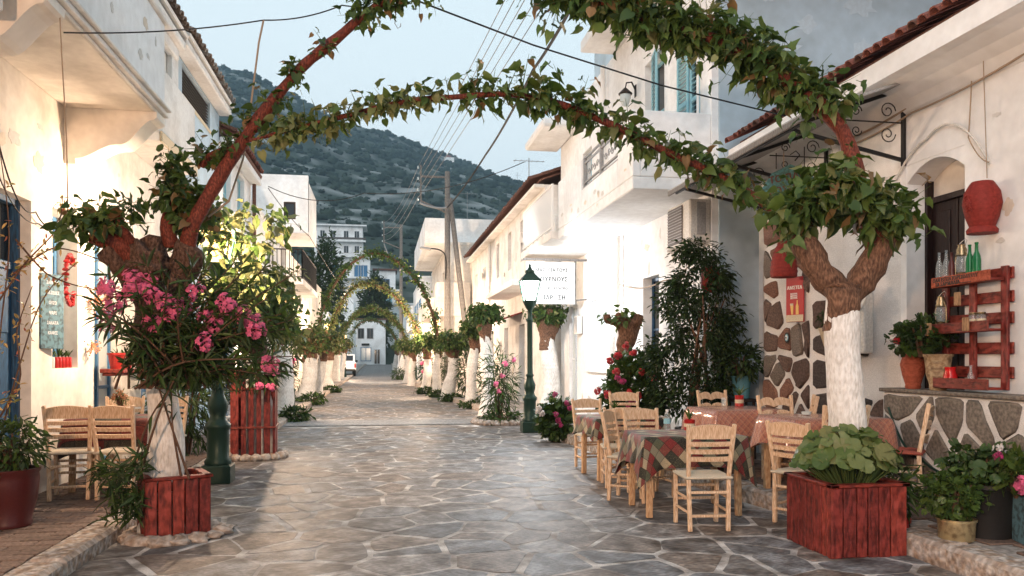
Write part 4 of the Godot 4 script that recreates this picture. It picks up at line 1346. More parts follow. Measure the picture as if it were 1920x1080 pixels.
	for z in [-7.15, -8.55, -9.9]:
		var k := MB.new()
		k.span(V(5.26, 3.46, z - 0.02), V(5.297, 4.28, z + 0.02), 0.004)
		k.bar(V(5.27, 4.25, z), V(4.02, 3.80, z), 0.035, 0.035, 0.004)
		k.bar(V(5.27, 3.52, z), V(4.05, 3.77, z), 0.035, 0.035, 0.004)
		k.bar(V(5.27, 3.9, z), V(4.55, 3.9, z), 0.012, 0.012)
		var br := obj("bracket", k, M.iron_black, aw, true)
		for q in [[5.1, 4.02, 0.09, 1.0], [5.1, 3.78, 0.09, -1.0], [4.75, 4.0, 0.06, 1.0], [4.75, 3.8, 0.06, -1.0]]:
			var pts := []
			var rad := []
			for i in 20:
				var t := i * 0.48
				var r: float = q[2] * (1.0 - i / 24.0)
				pts.append(V(q[0] + r * cos(t), q[1] + q[3] * r * sin(t), z)); rad.append(0.006)
			var sc := MB.new()
			sc.tube(pts, rad, 5)
			obj("scroll", sc, M.iron_black, br, true)
	for p in [[4.02, 3.76], [5.2, 4.2]]:
		var rl := MB.new()
		rl.span(V(p[0], p[1], -6.9), V(p[0] + 0.03, p[1] + 0.03, -10.2), 0.004)
		obj("rail", rl, M.iron_black, aw, true)
	# hanging teal shop sign
	var s := thing("shop_sign", "teal painted wooden shop sign with brown hand lettering hanging under the awning", "sign", V(4.56, 3.12, -8.1))
	var pl := PackedVector2Array([Vector2(-0.3, -0.02), Vector2(-0.26, 0.16), Vector2(-0.31, 0.3), Vector2(-0.2, 0.47), Vector2(0, 0.56), Vector2(0.2, 0.47), Vector2(0.31, 0.3), Vector2(0.27, 0.14), Vector2(0.3, -0.04), Vector2(0.1, 0.02), Vector2(-0.1, -0.06)])
	var sb := MB.new()
	sb.extrude(pl, -0.015, 0.015)
	obj("board", sb, M.sign_teal, s)
	var wv := MB.new()
	wv.tube([V(-0.26, 0.06, 0.02), V(-0.12, 0.01, 0.02), V(0, 0.07, 0.02), V(0.12, 0.04, 0.02), V(0.24, 0.1, 0.02)], [0.012, 0.014, 0.016, 0.014, 0.01], 6)
	obj("painted_wave", wv, M.blue_pale, s)
	var row := 0
	for t in ["ΤΟ ΠΑΡΑ", "ΔΟΣΙΑΚΟ", "ΚΑΦΕΝΕΙΟ"]:
		letters(s, t, V(0, 0.42 - row * 0.13, 0.017), 0.09, M.sign_text, Basis(Vector3.BACK, 0.14), 0.46)
		row += 1
	var hg := MB.new()
	hg.tube([V(-0.15, 0.52, 0), V(-0.15, 0.7, 0)], [0.006, 0.006], 5); hg.tube([V(0.15, 0.52, 0), V(0.15, 0.75, 0)], [0.006, 0.006], 5)
	hg.tube([V(0.05, 0.60, 0), V(0.10, 0.66, 0), V(0.06, 0.71, 0), V(0.0, 0.67, 0)], [0.008, 0.008, 0.007, 0.005], 5)
	obj("hanger", hg, M.iron_black, s)
	s.rotation.y = -0.45
	# beer sign on the pillar
	var be := thing("metal_sign", "narrow red enamel sign with a beer glass on the stone pillar", "sign", V(4.86, 1.92, -8.52), -PI / 2 + 0.35)
	var bb := MB.new()
	bb.box(V(0, 0.27, 0), V(0.26, 0.54, 0.02), 0.006)
	obj("plate", bb, M.red_paint, be)
	letters(be, "ΑΜΣΤΕΛ", V(0, 0.41, 0.011), 0.06, M.white_paint, Basis.IDENTITY, 0.22)
	for y in [0.335, 0.31, 0.285]: letters(be, "ΜΠΥΡΑ", V(-0.01, y, 0.011), 0.022, M.white_paint, Basis.IDENTITY, 0.1)
	var gl := MB.new()
	gl.extrude(PackedVector2Array([Vector2(-0.045, 0.09), Vector2(-0.02, 0.09), Vector2(-0.015, 0.2), Vector2(-0.06, 0.2)]), 0.011, 0.014)
	gl.extrude(PackedVector2Array([Vector2(0.02, 0.09), Vector2(0.06, 0.09), Vector2(0.06, 0.19), Vector2(0.047, 0.22), Vector2(0.047, 0.26), Vector2(0.033, 0.26), Vector2(0.033, 0.22), Vector2(0.02, 0.19)]), 0.011, 0.014)
	obj("glass_print", gl, M.gold_paint, be)
	var fo := MB.new()
	fo.box(V(0, 0.045, 0.0115), V(0.25, 0.08, 0.004))
	fo.box(V(-0.04, 0.21, 0.0135), V(0.045, 0.025, 0.004))
	obj("foot_band", fo, M.pot_cream, be)
	var eye := thing("evil_eye", "small round blue and white eye charm on the whitewashed pillar", "charm", V(4.885, 1.74, -8.75), -PI / 2)
	var rd := [[0.055, M.black_paint, 0.0], [0.035, M.blue_pale, 0.004], [0.024, M.white_paint, 0.008], [0.011, M.black_paint, 0.012]]
	for q in rd:
		var e := MB.new()
		var cp := PackedVector2Array()
		for k in 20: cp.append(Vector2(cos(TAU * k / 20), sin(TAU * k / 20) * 1.2) * q[0])
		e.extrude(cp, 0.0, 0.006 + q[2])
		obj("ring", e, q[1], eye)
	# meter box with phone-like handle, wall pot
	var mx := thing("meter_box", "white electric meter cupboard with a small window on the stone wall behind the tree", "meter box", V(5.0, 1.55, -7.62), -PI / 2 + 0.33)
	var q1 := MB.new()
	q1.box(V(0, 0.35, 0), V(0.44, 0.72, 0.14), 0.012)
	obj("case", q1, M.plastic_white, mx)
	var q2 := MB.new()
	q2.box(V(-0.12, 0.17, 0.085), V(0.24, 0.28, 0.04), 0.01)
	obj("cover", q2, M.white_paint, mx)
	var q3 := MB.new()
	q3.box(V(-0.13, 0.18, 0.107), V(0.07, 0.11, 0.008), 0.002)
	obj("meter_window", q3, M.grille, mx)
	var q4 := MB.new()
	q4.tube([V(0.1, 0.66, 0.07), V(0.09, 0.60, 0.12), V(0.11, 0.5, 0.13), V(0.18, 0.44, 0.13), V(0.22, 0.48, 0.12), V(0.24, 0.6, 0.07)], [0.012, 0.014, 0.016, 0.018, 0.016, 0.012], 8)
	obj("cable_loop", q4, M.plastic_white, mx)
	# air conditioner
	var ac := thing("air_conditioner", "white air conditioner unit with dark grille on the wall under the boxed balcony", "air conditioner", V(4.42, 3.1, -10.75))
	var k1 := MB.new()
	k1.box(V(0.02, 0.33, 0), V(0.32, 0.62, 0.86), 0.02)
	obj("case", k1, M.plastic_white, ac)
	var k2 := MB.new()
	k2.box(V(-0.145, 0.33, -0.1), V(0.02, 0.54, 0.56), 0.008)
	obj("grille", k2, M.grille, ac)
	for k in 12:
		var sl := MB.new()
		sl.box(V(-0.16, 0.1 + k * 0.042, -0.1), V(0.012, 0.008, 0.56))
		obj("grille_bar", sl, M.plastic_grey, ac)
	var k3 := MB.new()
	k3.box(V(0.03, 0.36, 0.437), V(0.14, 0.46, 0.015), 0.006)
	k3.box(V(0.03, 0.42, 0.445), V(0.08, 0.16, 0.006), 0.003)
	obj("service_panel", k3, M.plastic_grey, ac)
	var k4 := MB.new()
	for z in [-0.34, 0.34]:
		k4.bar(V(-0.18, 0.0, z), V(0.20, 0.0, z), 0.035, 0.03, 0.003)
		k4.bar(V(0.16, -0.2, z), V(-0.14, -0.01, z), 0.025, 0.025)
	obj("wall_bracket", k4, M.plastic_white, ac)

# lights of the street
func lantern_head(o: Node3D, y: float, m_glow: Material):
	var cap := MB.new()
	var s := 0.19
	for k in 4:
		var a := TAU * (k + 0.5) / 4
		var b := TAU * (k + 1.5) / 4
		var pa := V(cos(a), 0, sin(a))
		var pb := V(cos(b), 0, sin(b))
		cap.quad(V(0, y + 0.42, 0) + pa * 0.27, V(0, y + 0.42, 0) + pb * 0.27, V(0, y + 0.58, 0) + pb * 0.09, V(0, y + 0.58, 0) + pa * 0.09, pa + pb + Vector3.UP)
		cap.quad(V(0, y + 0.42, 0) + pa * 0.27, V(0, y + 0.42, 0) + pb * 0.27, V(0, y + 0.44, 0), V(0, y + 0.44, 0), Vector3.DOWN)
		cap.bar(V(0, y, 0) + pa * 0.145, V(0, y + 0.42, 0) + pa * 0.25, 0.022, 0.022)
		cap.bar(V(0, y, 0) + pa * 0.145, V(0, y, 0) + pb * 0.145, 0.022, 0.022)
		cap.bar(V(0, y + 0.41, 0) + pa * 0.255, V(0, y + 0.41, 0) + pb * 0.255, 0.026, 0.026)
	cap.lathe([Vector2(0.10, y + 0.57), Vector2(0.10, y + 0.61), Vector2(0.05, y + 0.64), Vector2(0.035, y + 0.67), Vector2(0.02, y + 0.7), Vector2(0.028, y + 0.725), Vector2(0.0, y + 0.76)], 10)
	var c := obj("lantern", cap, M.iron_green, o)
	var g := MB.new()
	for k in 4:
		var a := TAU * (k + 0.5) / 4
		var b := TAU * (k + 1.5) / 4
		var pa := V(cos(a), 0, sin(a))
		var pb := V(cos(b), 0, sin(b))
		g.quad(V(0, y + 0.03, 0) + pa * 0.13, V(0, y + 0.03, 0) + pb * 0.13, V(0, y + 0.395, 0) + pb * 0.225, V(0, y + 0.395, 0) + pa * 0.225, pa + pb)
	g.quad(V(0, y + 0.03, 0) + V(.092, 0, .092), V(0, y + 0.03, 0) + V(-.092, 0, .092), V(0, y + 0.03, 0) + V(-.092, 0, -.092), V(0, y + 0.03, 0) + V(.092, 0, -.092), Vector3.DOWN)
	g.quad(V(0, y + 0.395, 0) + V(.159, 0, .159), V(0, y + 0.395, 0) + V(-.159, 0, .159), V(0, y + 0.395, 0) + V(-.159, 0, -.159), V(0, y + 0.395, 0) + V(.159, 0, -.159), Vector3.UP)
	obj("lamp_glass", g, m_glow, c)

func make_lamps():
	for q in [["glow_warm", Color(1.0, 0.72, 0.42), 3.2], ["glow_white", Color(1.0, 0.99, 0.96), 4.0]]:
		var m := mat(q[0], Color(0.9, 0.85, 0.75), 0.4)
		m.emission_enabled = true; m.emission = q[1]; m.emission_energy_multiplier = q[2]
	var first: Node3D
	var warm := Color(1.0, 0.86, 0.73)
	# x, z, ground, colour, energy, label
	var spots := [[-1.93, -9.72, 0.0, warm, 11.5, "green iron lantern post with a warm light among leaves by the first left tree"],
		[2.93, -15.2, 0.0, Color(0.97, 0.985, 1.0), 8.0, "green iron lantern post with a bright white light before the Greek lettered sign"],
		[-2.28, -20.2, 0.0, warm, 26.0, "green iron lantern post hidden in leaves beside the second whitewashed tree on the left"],
		[2.15, -31.0, 0.0, warm, 32.0, "green iron lantern post glowing in front of the big white house on the right"],
		[2.0, -47.0, 0.0, warm, 26.0, "green iron lantern post glowing among the far trees on the right"],
		[-2.4, -36.0, 0.0, warm, 26.0, "green iron lantern post among the left trees by the low planting bed"],
		[-2.6, -56.0, 0.05, warm, 26.0, "green iron lantern post near the parked pickup"],
		[-2.3, 1.6, 0.0, Color(1.0, 0.79, 0.63), 28.0, "green iron lantern post unseen behind the viewer on the left kerb"]]  # post out of view behind the camera, its energy raised as warm fill
	for q in spots:
		var o: Node3D
		if first == null:
			o = thing("street_lamp", q[5], "street lamp", Vector3.ZERO, 0.0, "lantern posts along the lane")
			var p := MB.new()
			p.box(V(0, 0.11, 0), V(0.34, 0.22, 0.34), 0.015)
			p.lathe([Vector2(0.15, 0.22), Vector2(0.16, 0.26), Vector2(0.13, 0.30), Vector2(0.125, 0.62), Vector2(0.15, 0.66), Vector2(0.15, 0.70), Vector2(0.11, 0.74), Vector2(0.09, 0.80), Vector2(0.115, 0.88), Vector2(0.12, 0.95), Vector2(0.08, 1.04), Vector2(0.065, 1.10), Vector2(0.085, 1.14), Vector2(0.062, 1.18), Vector2(0.055, 2.2), Vector2(0.075, 2.24), Vector2(0.05, 2.28), Vector2(0.045, 2.44), Vector2(0.08, 2.48), Vector2(0.12, 2.56), Vector2(0.15, 2.62), Vector2(0.0, 2.63)], 14)
			obj("post", p, M.iron_green, o)
			lantern_head(o, 2.62, M.glow_warm)
			first = o
			o.position = V(q[0], q[2], q[1])
		else:
			o = dup(first, V(q[0], q[2], q[1]), 0.0, q[5])
		if q[5].contains("bright white"):
			(o.get_node("lantern/lamp_glass") as MeshInstance3D).material_override = M.glow_white
		var l: OmniLight3D = o.get_node_or_null("lamp_light")
		if l == null:
			l = OmniLight3D.new()
			l.name = "lamp_light"
			o.add_child(l)
		l.light_color = q[3]; l.light_energy = q[4]; l.light_size = 0.09
		l.omni_range = 40.0; l.omni_attenuation = 2.0; l.shadow_enabled = true
		l.position = V(0, 2.84, 0)
	# the unlit lantern on the white house wall
	var w := thing("wall_lantern", "unlit black wall lantern beside the turquoise shutters upstairs", "wall lamp", V(4.42, 6.3, -13.6))
	var b := MB.new()
	b.tube([V(0.17, 0.1, 0), V(0.1, 0.24, 0), V(0.0, 0.22, 0), V(-0.02, 0.12, 0)], [0.016, 0.016, 0.014, 0.012], 7)
	b.lathe([Vector2(0.0, 0.14), Vector2(0.03, 0.12), Vector2(0.13, 0.02), Vector2(0.12, 0.0), Vector2(0.0, 0.01)], 12, V(-0.02, 0, 0))
	b.box(V(0.172, 0.08, 0), V(0.02, 0.22, 0.08), 0.004)
	obj("arm", b, M.iron_black, w)
	var g := MB.new()
	g.lathe([Vector2(0.1, 0.0), Vector2(0.1, -0.1), Vector2(0.05, -0.2), Vector2(0.0, -0.22)], 12, V(-0.02, 0, 0))
	obj("lamp_glass", g, M.glass_milk, w)

# ---- leaves
func heart_leaf(kind := 0) -> ArrayMesh:
	# along +z from the stalk, unit length; heart shaped with a fold and a droop
	var m := MB.new()
	var st := [[-0.10, 0.20], [0.02, 0.38], [0.22, 0.45], [0.45, 0.41], [0.68, 0.27], [0.86, 0.11], [1.0, 0.0]]
	if kind == 1: st = [[-0.04, 0.16], [0.10, 0.42], [0.28, 0.36], [0.42, 0.44], [0.62, 0.26], [0.82, 0.13], [1.0, 0.0]]
	if kind == 2: st = [[-0.12, 0.16], [0.0, 0.34], [0.18, 0.40], [0.42, 0.36], [0.66, 0.24], [0.85, 0.10], [1.0, 0.0]]
	var mid := func(z: float) -> Vector3: return V(0, 0.05 - 0.36 * z * z + 0.03 * sin(z * 9.0), z)
	for sd in [-1.0, 1.0]:
		for k in st.size() - 1:
			var a0: Vector3 = mid.call(maxf(st[k][0], 0.0))
			var a1: Vector3 = mid.call(maxf(st[k + 1][0], 0.0))
			var e0: Vector3 = mid.call(st[k][0]) + V(sd * st[k][1], 0.12 + 0.06 * sin(k * 2.0) - (0.10 if kind == 2 else 0.0), 0)
			var e1: Vector3 = mid.call(st[k + 1][0]) + V(sd * st[k + 1][1], (0.12 + 0.06 * sin(k * 2.0 + 2.0) - (0.1 if kind == 2 else 0.0)) * (1.0 if k < st.size() - 2 else 0.0), 0)
			m.quad(a0, e0, e1, a1, Vector3.UP)
	m.smooth(0)
	m.bar(V(0, -0.12, -0.4), V(0, 0.05, 0.02), 0.03, 0.03)
	return m.mesh()

func lance_leaf(w := 0.16) -> ArrayMesh:
	var m := MB.new()
	var st := [0.25, 0.85, 1.0, 0.75, 0.0]
	for sd in [-1.0, 1.0]:
		for k in 4:
			var z0 := k / 4.0
			var z1 := (k + 1) / 4.0
			var y0 := 0.06 * z0 - 0.22 * z0 * z0
			var y1 := 0.06 * z1 - 0.22 * z1 * z1
			m.quad(V(0, y0, z0), V(sd * st[k] * w * 0.5, y0 + 0.025, z0), V(sd * st[k + 1] * w * 0.5, y1 + 0.025, z1), V(0, y1, z1), Vector3.UP)
	m.smooth(0)
	return m.mesh()

func oval_leaf() -> ArrayMesh:
	var m := MB.new()
	var st := [0.1, 0.9, 0.8, 0.0]
	for sd in [-1.0, 1.0]:
		for k in 3:
			var z0 := k / 3.0
			var z1 := (k + 1) / 3.0
			m.quad(V(0, -0.2 * z0 * z0, z0), V(sd * st[k] * 0.24, 0.05 - 0.2 * z0 * z0, z0), V(sd * st[k + 1] * 0.24, 0.05 - 0.2 * z1 * z1, z1), V(0, -0.2 * z1 * z1, z1), Vector3.UP)
	return m.mesh()

func round_leaf(sd := 0) -> ArrayMesh:
	# scalloped geranium leaf, centred, radius 0.5, stalk below
	var m := MB.new()
	var n := 18
	var ce := V(0, -0.05, 0)
	for k in n:
		var p := []
		for e in [0, 1]:
			var a: float = TAU * (k + e + 0.5) / n * 0.93 + 0.22
			var sc: float = 1.0 + 0.10 * absf(sin(a * 3.6 + sd)) - 0.05 * ((k + e) % 2)
			p.append(V(sin(a) * 0.30 * sc, 0.02 + 0.02 * sin(a * 7.0), cos(a) * 0.30 * sc))
			p.append(V(sin(a) * 0.5 * sc, 0.015 + 0.055 * sin(a * 3.6 + sd), cos(a) * 0.5 * sc))
		m.tri(ce, p[0], p[2], Vector3.UP)
		m.quad(p[0], p[1], p[3], p[2], Vector3.UP)
	m.smooth(0)
	m.bar(V(0, -0.6, -0.1), ce, 0.03, 0.03)
	return m.mesh()

func flower_mesh(petals := 5, cup := 0.2) -> ArrayMesh:
	var m := MB.new()
	for k in petals:
		var a := TAU * k / petals
		var d := V(cos(a), 0, sin(a))
		var s := V(-sin(a), 0, cos(a))
		m.quad(Vector3.ZERO, d * 0.6 + s * 0.38 + V(0, cup, 0), d + V(0, cup * 0.6, 0), d * 0.6 - s * 0.38 + V(0, cup, 0), Vector3.UP)
	return m.mesh()

func leaf_xf(p: Vector3, dir: Vector3, s: float, flat := 0.7) -> Transform3D:
	dir = dir.normalized()
	var up := (Vector3.UP * flat + V(rng.randfn(0, 0.45), rng.randfn(0, 0.3), rng.randfn(0, 0.45))).normalized()
	if absf(up.dot(dir)) > 0.95: up = V(1, 0.2, 0.3).normalized()
	var x := up.cross(dir).normalized()
	return Transform3D(Basis(x, dir.cross(x), dir).scaled_local(V(s * rng.randf_range(0.72, 1.1), s * rng.randf_range(0.6, 2.2), s)), p)

func rdir() -> Vector3:
	return V(rng.randfn(), rng.randfn(), rng.randfn()).normalized()

# a leafy shoot: leaves alternate along a short curved twig
func shoot(xs: Array[Transform3D], twig: MB, from: Vector3, dir: Vector3, l: float, n: int, size: float, r := 0.005, droop := 0.35):
	var pts := [from]
	var rad := [r]
	var d := dir.normalized()
	for k in 4:
		d = (d + rdir() * 0.12 - V(0, droop * 0.12, 0)).normalized()
		pts.append(pts[k] + d * l / 4.0)
		rad.append(r * (1.0 - 0.2 * (k + 1)))
	twig.tube(pts, rad, 4)
	var a := rng.randf() * TAU
	for k in n:
		var t := (k + 0.6) / n
		var i := mini(int(t * 4.0), 3)
		var p: Vector3 = pts[i].lerp(pts[i + 1], t * 4.0 - i)
		a += 2.4
		var td: Vector3 = (pts[i + 1] - pts[i]).normalized()
		var o := td.cross(V(0.3, 0.2, 1)).normalized().rotated(td, a)
		var ld := (o + td * 0.35 - V(0, 0.45, 0)).normalized()
		xs.append(leaf_xf(p + o * size * 0.45, ld, size * rng.randf_range(0.65, 1.15) * (1.0 - 0.25 * t)))

func add_leaves(parent: Node3D, xs: Array[Transform3D], meshes: Array, singles: int, tones: Array, called := "leaf", stuff := "foliage", extra := 1.0):
	var eye := V(0, 1.5, 0)
	xs.sort_custom(func(a, b): return a.origin.distance_squared_to(eye) < b.origin.distance_squared_to(eye))
	# which ones stay single: spread over the nearer two thirds
	var rest: Array = []
	for k in meshes.size(): rest.append([] as Array[Transform3D])
	var made := 0
	for k in xs.size():
		if made < singles:
			var o := inst(called, meshes[rng.randi() % meshes.size()], M["leaf%d" % tones[rng.randi() % tones.size()]], parent)
			o.transform = Transform3D(xs[k].basis, xs[k].origin - parent.position)
			made += 1
		else:
			rest[k % meshes.size()].append(xs[k])
	for j in meshes.size():
		if rest[j].is_empty(): continue
		var cs: Array[Color] = []
		for k in 23:
			var c: Color = M["leaf%d" % tones[rng.randi() % tones.size()]].albedo_color.srgb_to_linear()
			var g := rng.randf_range(0.7, 1.2) * extra
			cs.append(Color(c.r * g, c.g * g, c.b * g))
		many(stuff, parent, meshes[j], rest[j], cs, M.leaf_tint)

var LEAF := []
var far_leaf: ArrayMesh

func bez(pts: Array, n: int) -> Array:
	var c := Curve3D.new()
	for k in pts.size():
		var t: Vector3 = (pts[mini(k + 1, pts.size() - 1)] - pts[maxi(k - 1, 0)]) / 6.0
		c.add_point(pts[k], -t, t)
	var out := []
	var l := c.get_baked_length()
	for k in n: out.append(c.sample_baked(l * k / (n - 1.0), true))
	return out

func limb(parent: Node3D, pts: Array, r0: float, r1: float, m: Material, n := 24, sides := 9, amp := 0.02, called := "limb") -> Array:
	var p := bez(pts, n)
	var rad := []
	for k in n: rad.append(lerpf(r0, r1, k / (n - 1.0)) * (1.0 + 0.10 * sin(k * 1.9) * rng.randf()))
	var mb := MB.new()
	mb.tube(p, rad, sides, rough_noise, amp)
	obj(called, mb, m, parent, true)
	return p

# a pollarded, whitewashed mulberry
func mulberry(label: String, at: Vector3, r: float, white: float, head: float, leaves: int, size: float, tones: Array, singles := 0, lean := Vector3.ZERO, spread := 0.35, lift := 0.45, detail := 1.0) -> Node3D:
	var o := thing("mulberry_tree", label, "tree", at, 0.0, "whitewashed pollarded trees along the lane")
	var n := int(12 * detail) + 4
	var wp := []
	var wr := []
	for k in n:
		var t := k / (n - 1.0)
		wp.append(at + lean * t + V(0.05 * sin(t * 4.0 + at.z) * r / 0.15, white * t, 0.04 * cos(t * 3.0 + at.x)))
		wr.append(r * (1.18 - 0.34 * t + 0.25 * pow(1.0 - t, 6.0) + 0.07 * sin(t * 9.0 + at.x * 5.0)))
	var w := MB.new()
	w.tube(wp, wr, int(26 * detail) + 6, rough_noise, 0.014, 0.06)
	obj("whitewash", w, M.whitewash, o, true)
	var top: Vector3 = wp[n - 1]
	var tp := [top - V(0, 0.22, 0), top - V(0, 0.02, 0), top + V(0, 0.12, 0), top + V(0, head * 0.55, 0), top + V(0, head, 0)]
	var tb := MB.new()
	var hp := bez(tp, n)
	var hr := []
	for k in n:
		var t := k / (n - 1.0)
		hr.append(r * (0.87 + 0.30 * smoothstep(0.25, 0.7, t) - 0.12 * smoothstep(0.8, 1.0, t)))
	tb.tube(hp, hr, int(16 * detail) + 6, rough_noise, 0.06)
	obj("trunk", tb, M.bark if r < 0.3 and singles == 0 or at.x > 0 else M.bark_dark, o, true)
	var hc: Vector3 = top + V(0, head * 0.8, 0)
	var xs: Array[Transform3D] = []
	var tw := MB.new()
	var stubs := 5 if leaves > 0 else 0
	for k in stubs:
		var a := TAU * k / stubs + at.z
		var d := V(cos(a), 0.5, sin(a)).normalized()
		var e := hc + d * spread * rng.randf_range(0.7, 1.0)
		limb(o, [hc - V(0, r, 0) + d * r * 0.3, hc + d * spread * 0.4, e, e + V(d.x * 0.04, 0.10, d.z * 0.04)], r * 0.62, r * 0.36, M.bark_red if singles > 0 else M.bark, 10, 10, 0.06)
		var per := int(leaves * 2.0 / float(stubs) / 8.0) + 1
		for j in per:
			var sd := (d * 0.5 + rdir() * 0.9 + V(0, 0.35, 0)).normalized()
			shoot(xs, tw, e - d * rng.randf() * spread * 0.5, sd, lift * rng.randf_range(0.5, 1.15), 8, size)
	if stubs > 0: tag(obj("twigs", tw, M.green_stem, o, true), "", "", "", "stuff")
	add_leaves(o, xs, LEAF if singles > 0 else [far_leaf], singles, tones)
	return o

func make_trees():
	LEAF = [heart_leaf(0), heart_leaf(1), heart_leaf(2)]
	far_leaf = LEAF[0]
	# --- the two near trees and their arches
	var tr := mulberry("whitewashed tree on the right with a forked brown head, in the big red planter", V(3.62, 0, -5.65), 0.145, 1.93, 0.14, 0, 0.125, [0, 1, 2], 0, V(0.03, 0, 0.0))
	# its forked head
	limb(tr, [V(3.62, 1.95, -5.65), V(3.50, 2.12, -5.66), V(3.36, 2.32, -5.68), V(3.26, 2.46, -5.7)], 0.135, 0.085, M.bark, 14, 14, 0.06, "fork")
	limb(tr, [V(3.66, 1.98, -5.64), V(3.80, 2.14, -5.62), V(3.90, 2.32, -5.6), V(3.97, 2.46, -5.58)], 0.12, 0.075, M.bark, 14, 14, 0.06, "fork")
	var a1 := limb(tr, [V(3.90, 2.36, -5.6), V(3.86, 2.62, -5.66), V(3.80, 2.95, -5.72), V(3.72, 3.30, -5.75), V(3.50, 3.58, -5.8), V(3.25, 3.78, -5.85), V(2.84, 4.02, -5.9), V(2.39, 4.18, -6.0), V(1.92, 4.36, -6.1), V(1.3, 4.58, -6.3), V(0.7, 4.68, -6.5)], 0.078, 0.022, M.bark_red, 40, 12, 0.02)
	var a2 := limb(tr, [V(3.40, 2.55, -5.75), V(3.36, 2.70, -6.1), V(3.09, 2.92, -6.2), V(2.8, 3.06, -6.2), V(2.37, 3.23, -6.2), V(1.9, 3.43, -6.2), V(1.45, 3.58, -6.2), V(1.05, 3.64, -6.2), V(0.61, 3.60, -6.22), V(0.19, 3.55, -6.25), V(-0.23, 3.44, -6.3), V(-0.63, 3.35, -6.4), V(-1.05, 3.26, -6.55)], 0.042, 0.014, M.bark_red, 44, 9, 0.01)
	var xs: Array[Transform3D] = []
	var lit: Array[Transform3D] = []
	var tw := MB.new()
	# arch leaves: (path, from, to, shoots, leaves per shoot, upward length)
	for k in 250:
		var t: float = clampf([0.34, 0.44, 0.54, 0.62, 0.72, 0.80][k % 6] + rng.randfn(0, 0.045), 0.26, 0.9)
		var p: Vector3 = a1[int(t * 39)]
		var d := (rdir() + V(0, 0.35, 0)).normalized()
		shoot(xs, tw, p, d, rng.randf_range(0.12, 0.40), 5, rng.randf_range(0.11, 0.165))
	for k in 112:
		var t := rng.randf_range(0.08, 0.66)
		var p: Vector3 = a2[int(t * 43)]
		var d := (rdir() * V(1, 0.8, 1) + V(0, 0.3, 0)).normalized()
		shoot(xs, tw, p, d, rng.randf_range(0.08, 0.23), 4, rng.randf_range(0.10, 0.145))
	for q in [[0.58, 0.34], [0.63, 0.30], [0.50, 0.36], [0.47, 0.30], [0.38, 0.28], [0.22, 0.25], [0.60, 0.27]]:
		shoot(xs, tw, a2[int(q[0] * 43)], V(rng.randf_range(-0.3, 0.3), 1, 0), q[1], 7, 0.12, 0.006, 0.0)
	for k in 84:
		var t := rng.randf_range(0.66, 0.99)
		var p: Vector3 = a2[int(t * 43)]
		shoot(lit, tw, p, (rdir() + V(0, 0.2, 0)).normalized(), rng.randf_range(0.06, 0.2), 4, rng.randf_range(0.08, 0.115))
	for k in 46:
		var p: Vector3 = a1[3 + rng.randi() % 36] if k % 2 else a2[2 + rng.randi() % 41]
		shoot(xs, tw, p, (rdir() + V(0, 0.3, 0)).normalized(), rng.randf_range(0.1, 0.35), 0, 0.1, 0.006, 0.1)
	# crown leaves round the fork
	for k in 95:
		var b: Vector3 = [V(3.26, 2.62, -5.7), V(3.97, 2.6, -5.58), V(3.62, 2.68, -5.6), V(3.42, 2.78, -5.55)][k % 4]
		var d := (rdir() * V(1, 0.6, 1) + V(0, 0.35, 0.25)).normalized()
		shoot(xs, tw, b + rdir() * 0.08, d, rng.randf_range(0.15, 0.46), 7, rng.randf_range(0.12, 0.175))
	tag(obj("twigs", tw, M.green_stem, tr, true), "", "", "", "stuff")
	add_leaves(tr, lit, LEAF, 0, [4, 3, 4, 6, 2])  # yellower leaf tones carry the lantern light on this half of the arch
	add_leaves(tr, xs, LEAF, 300, [1, 2, 2, 3, 2, 3, 3, 1, 2, 7, 2, 4, 3])
	# left tree
	var tl := mulberry("old whitewashed tree on the left with a dark knobbly head, in the small red planter", V(-1.82, 0, -7.0), 0.135, 1.55, 0.45, 0, 0.12, [0, 1], 0, V(-0.06, 0, 0.0))
	limb(tl, [V(-1.90, 1.75, -7.0), V(-1.98, 2.0, -6.97), V(-2.10, 2.25, -6.92), V(-2.22, 2.42, -6.88)], 0.17, 0.09, M.bark_dark, 16, 16, 0.09, "fork")
	limb(tl, [V(-1.88, 1.75, -7.0), V(-1.88, 2.1, -6.97), V(-1.90, 2.36, -6.94), V(-1.92, 2.5, -6.92)], 0.18, 0.12, M.bark_dark, 16, 16, 0.10, "fork")
	limb(tl, [V(-1.86, 1.75, -7.0), V(-1.78, 2.05, -6.97), V(-1.68, 2.3, -6.93), V(-1.60, 2.45, -6.9)], 0.17, 0.10, M.bark_dark, 16, 16, 0.09, "fork")
	var kn := MB.new()
	lump(kn, V(-1.93, 2.28, -6.86), V(0.16, 0.17, 0.13), 30, 20, 9, 0.35)
	obj("burr", kn, M.bark_dark, tl, true)
	limb(tl, [V(-2.0, 2.3, -6.9), V(-2.16, 2.44, -6.85), V(-2.34, 2.50, -6.8)], 0.11, 0.05, M.bark_red, 10, 12, 0.05)
	limb(tl, [V(-2.02, 2.4, -6.9), V(-2.1, 2.55, -6.8), V(-2.12, 2.66, -6.75)], 0.07, 0.045, M.bark_red, 8, 10, 0.05)
	limb(tl, [V(-1.75, 2.45, -6.95), V(-1.78, 2.62, -6.9), V(-1.74, 2.80, -6.85)], 0.08, 0.05, M.bark_red, 8, 10, 0.05)
	limb(tl, [V(-1.85, 2.1, -6.8), V(-1.98, 2.12, -6.7), V(-2.05, 2.2, -6.65)], 0.08, 0.05, M.bark_red, 8, 10, 0.05)
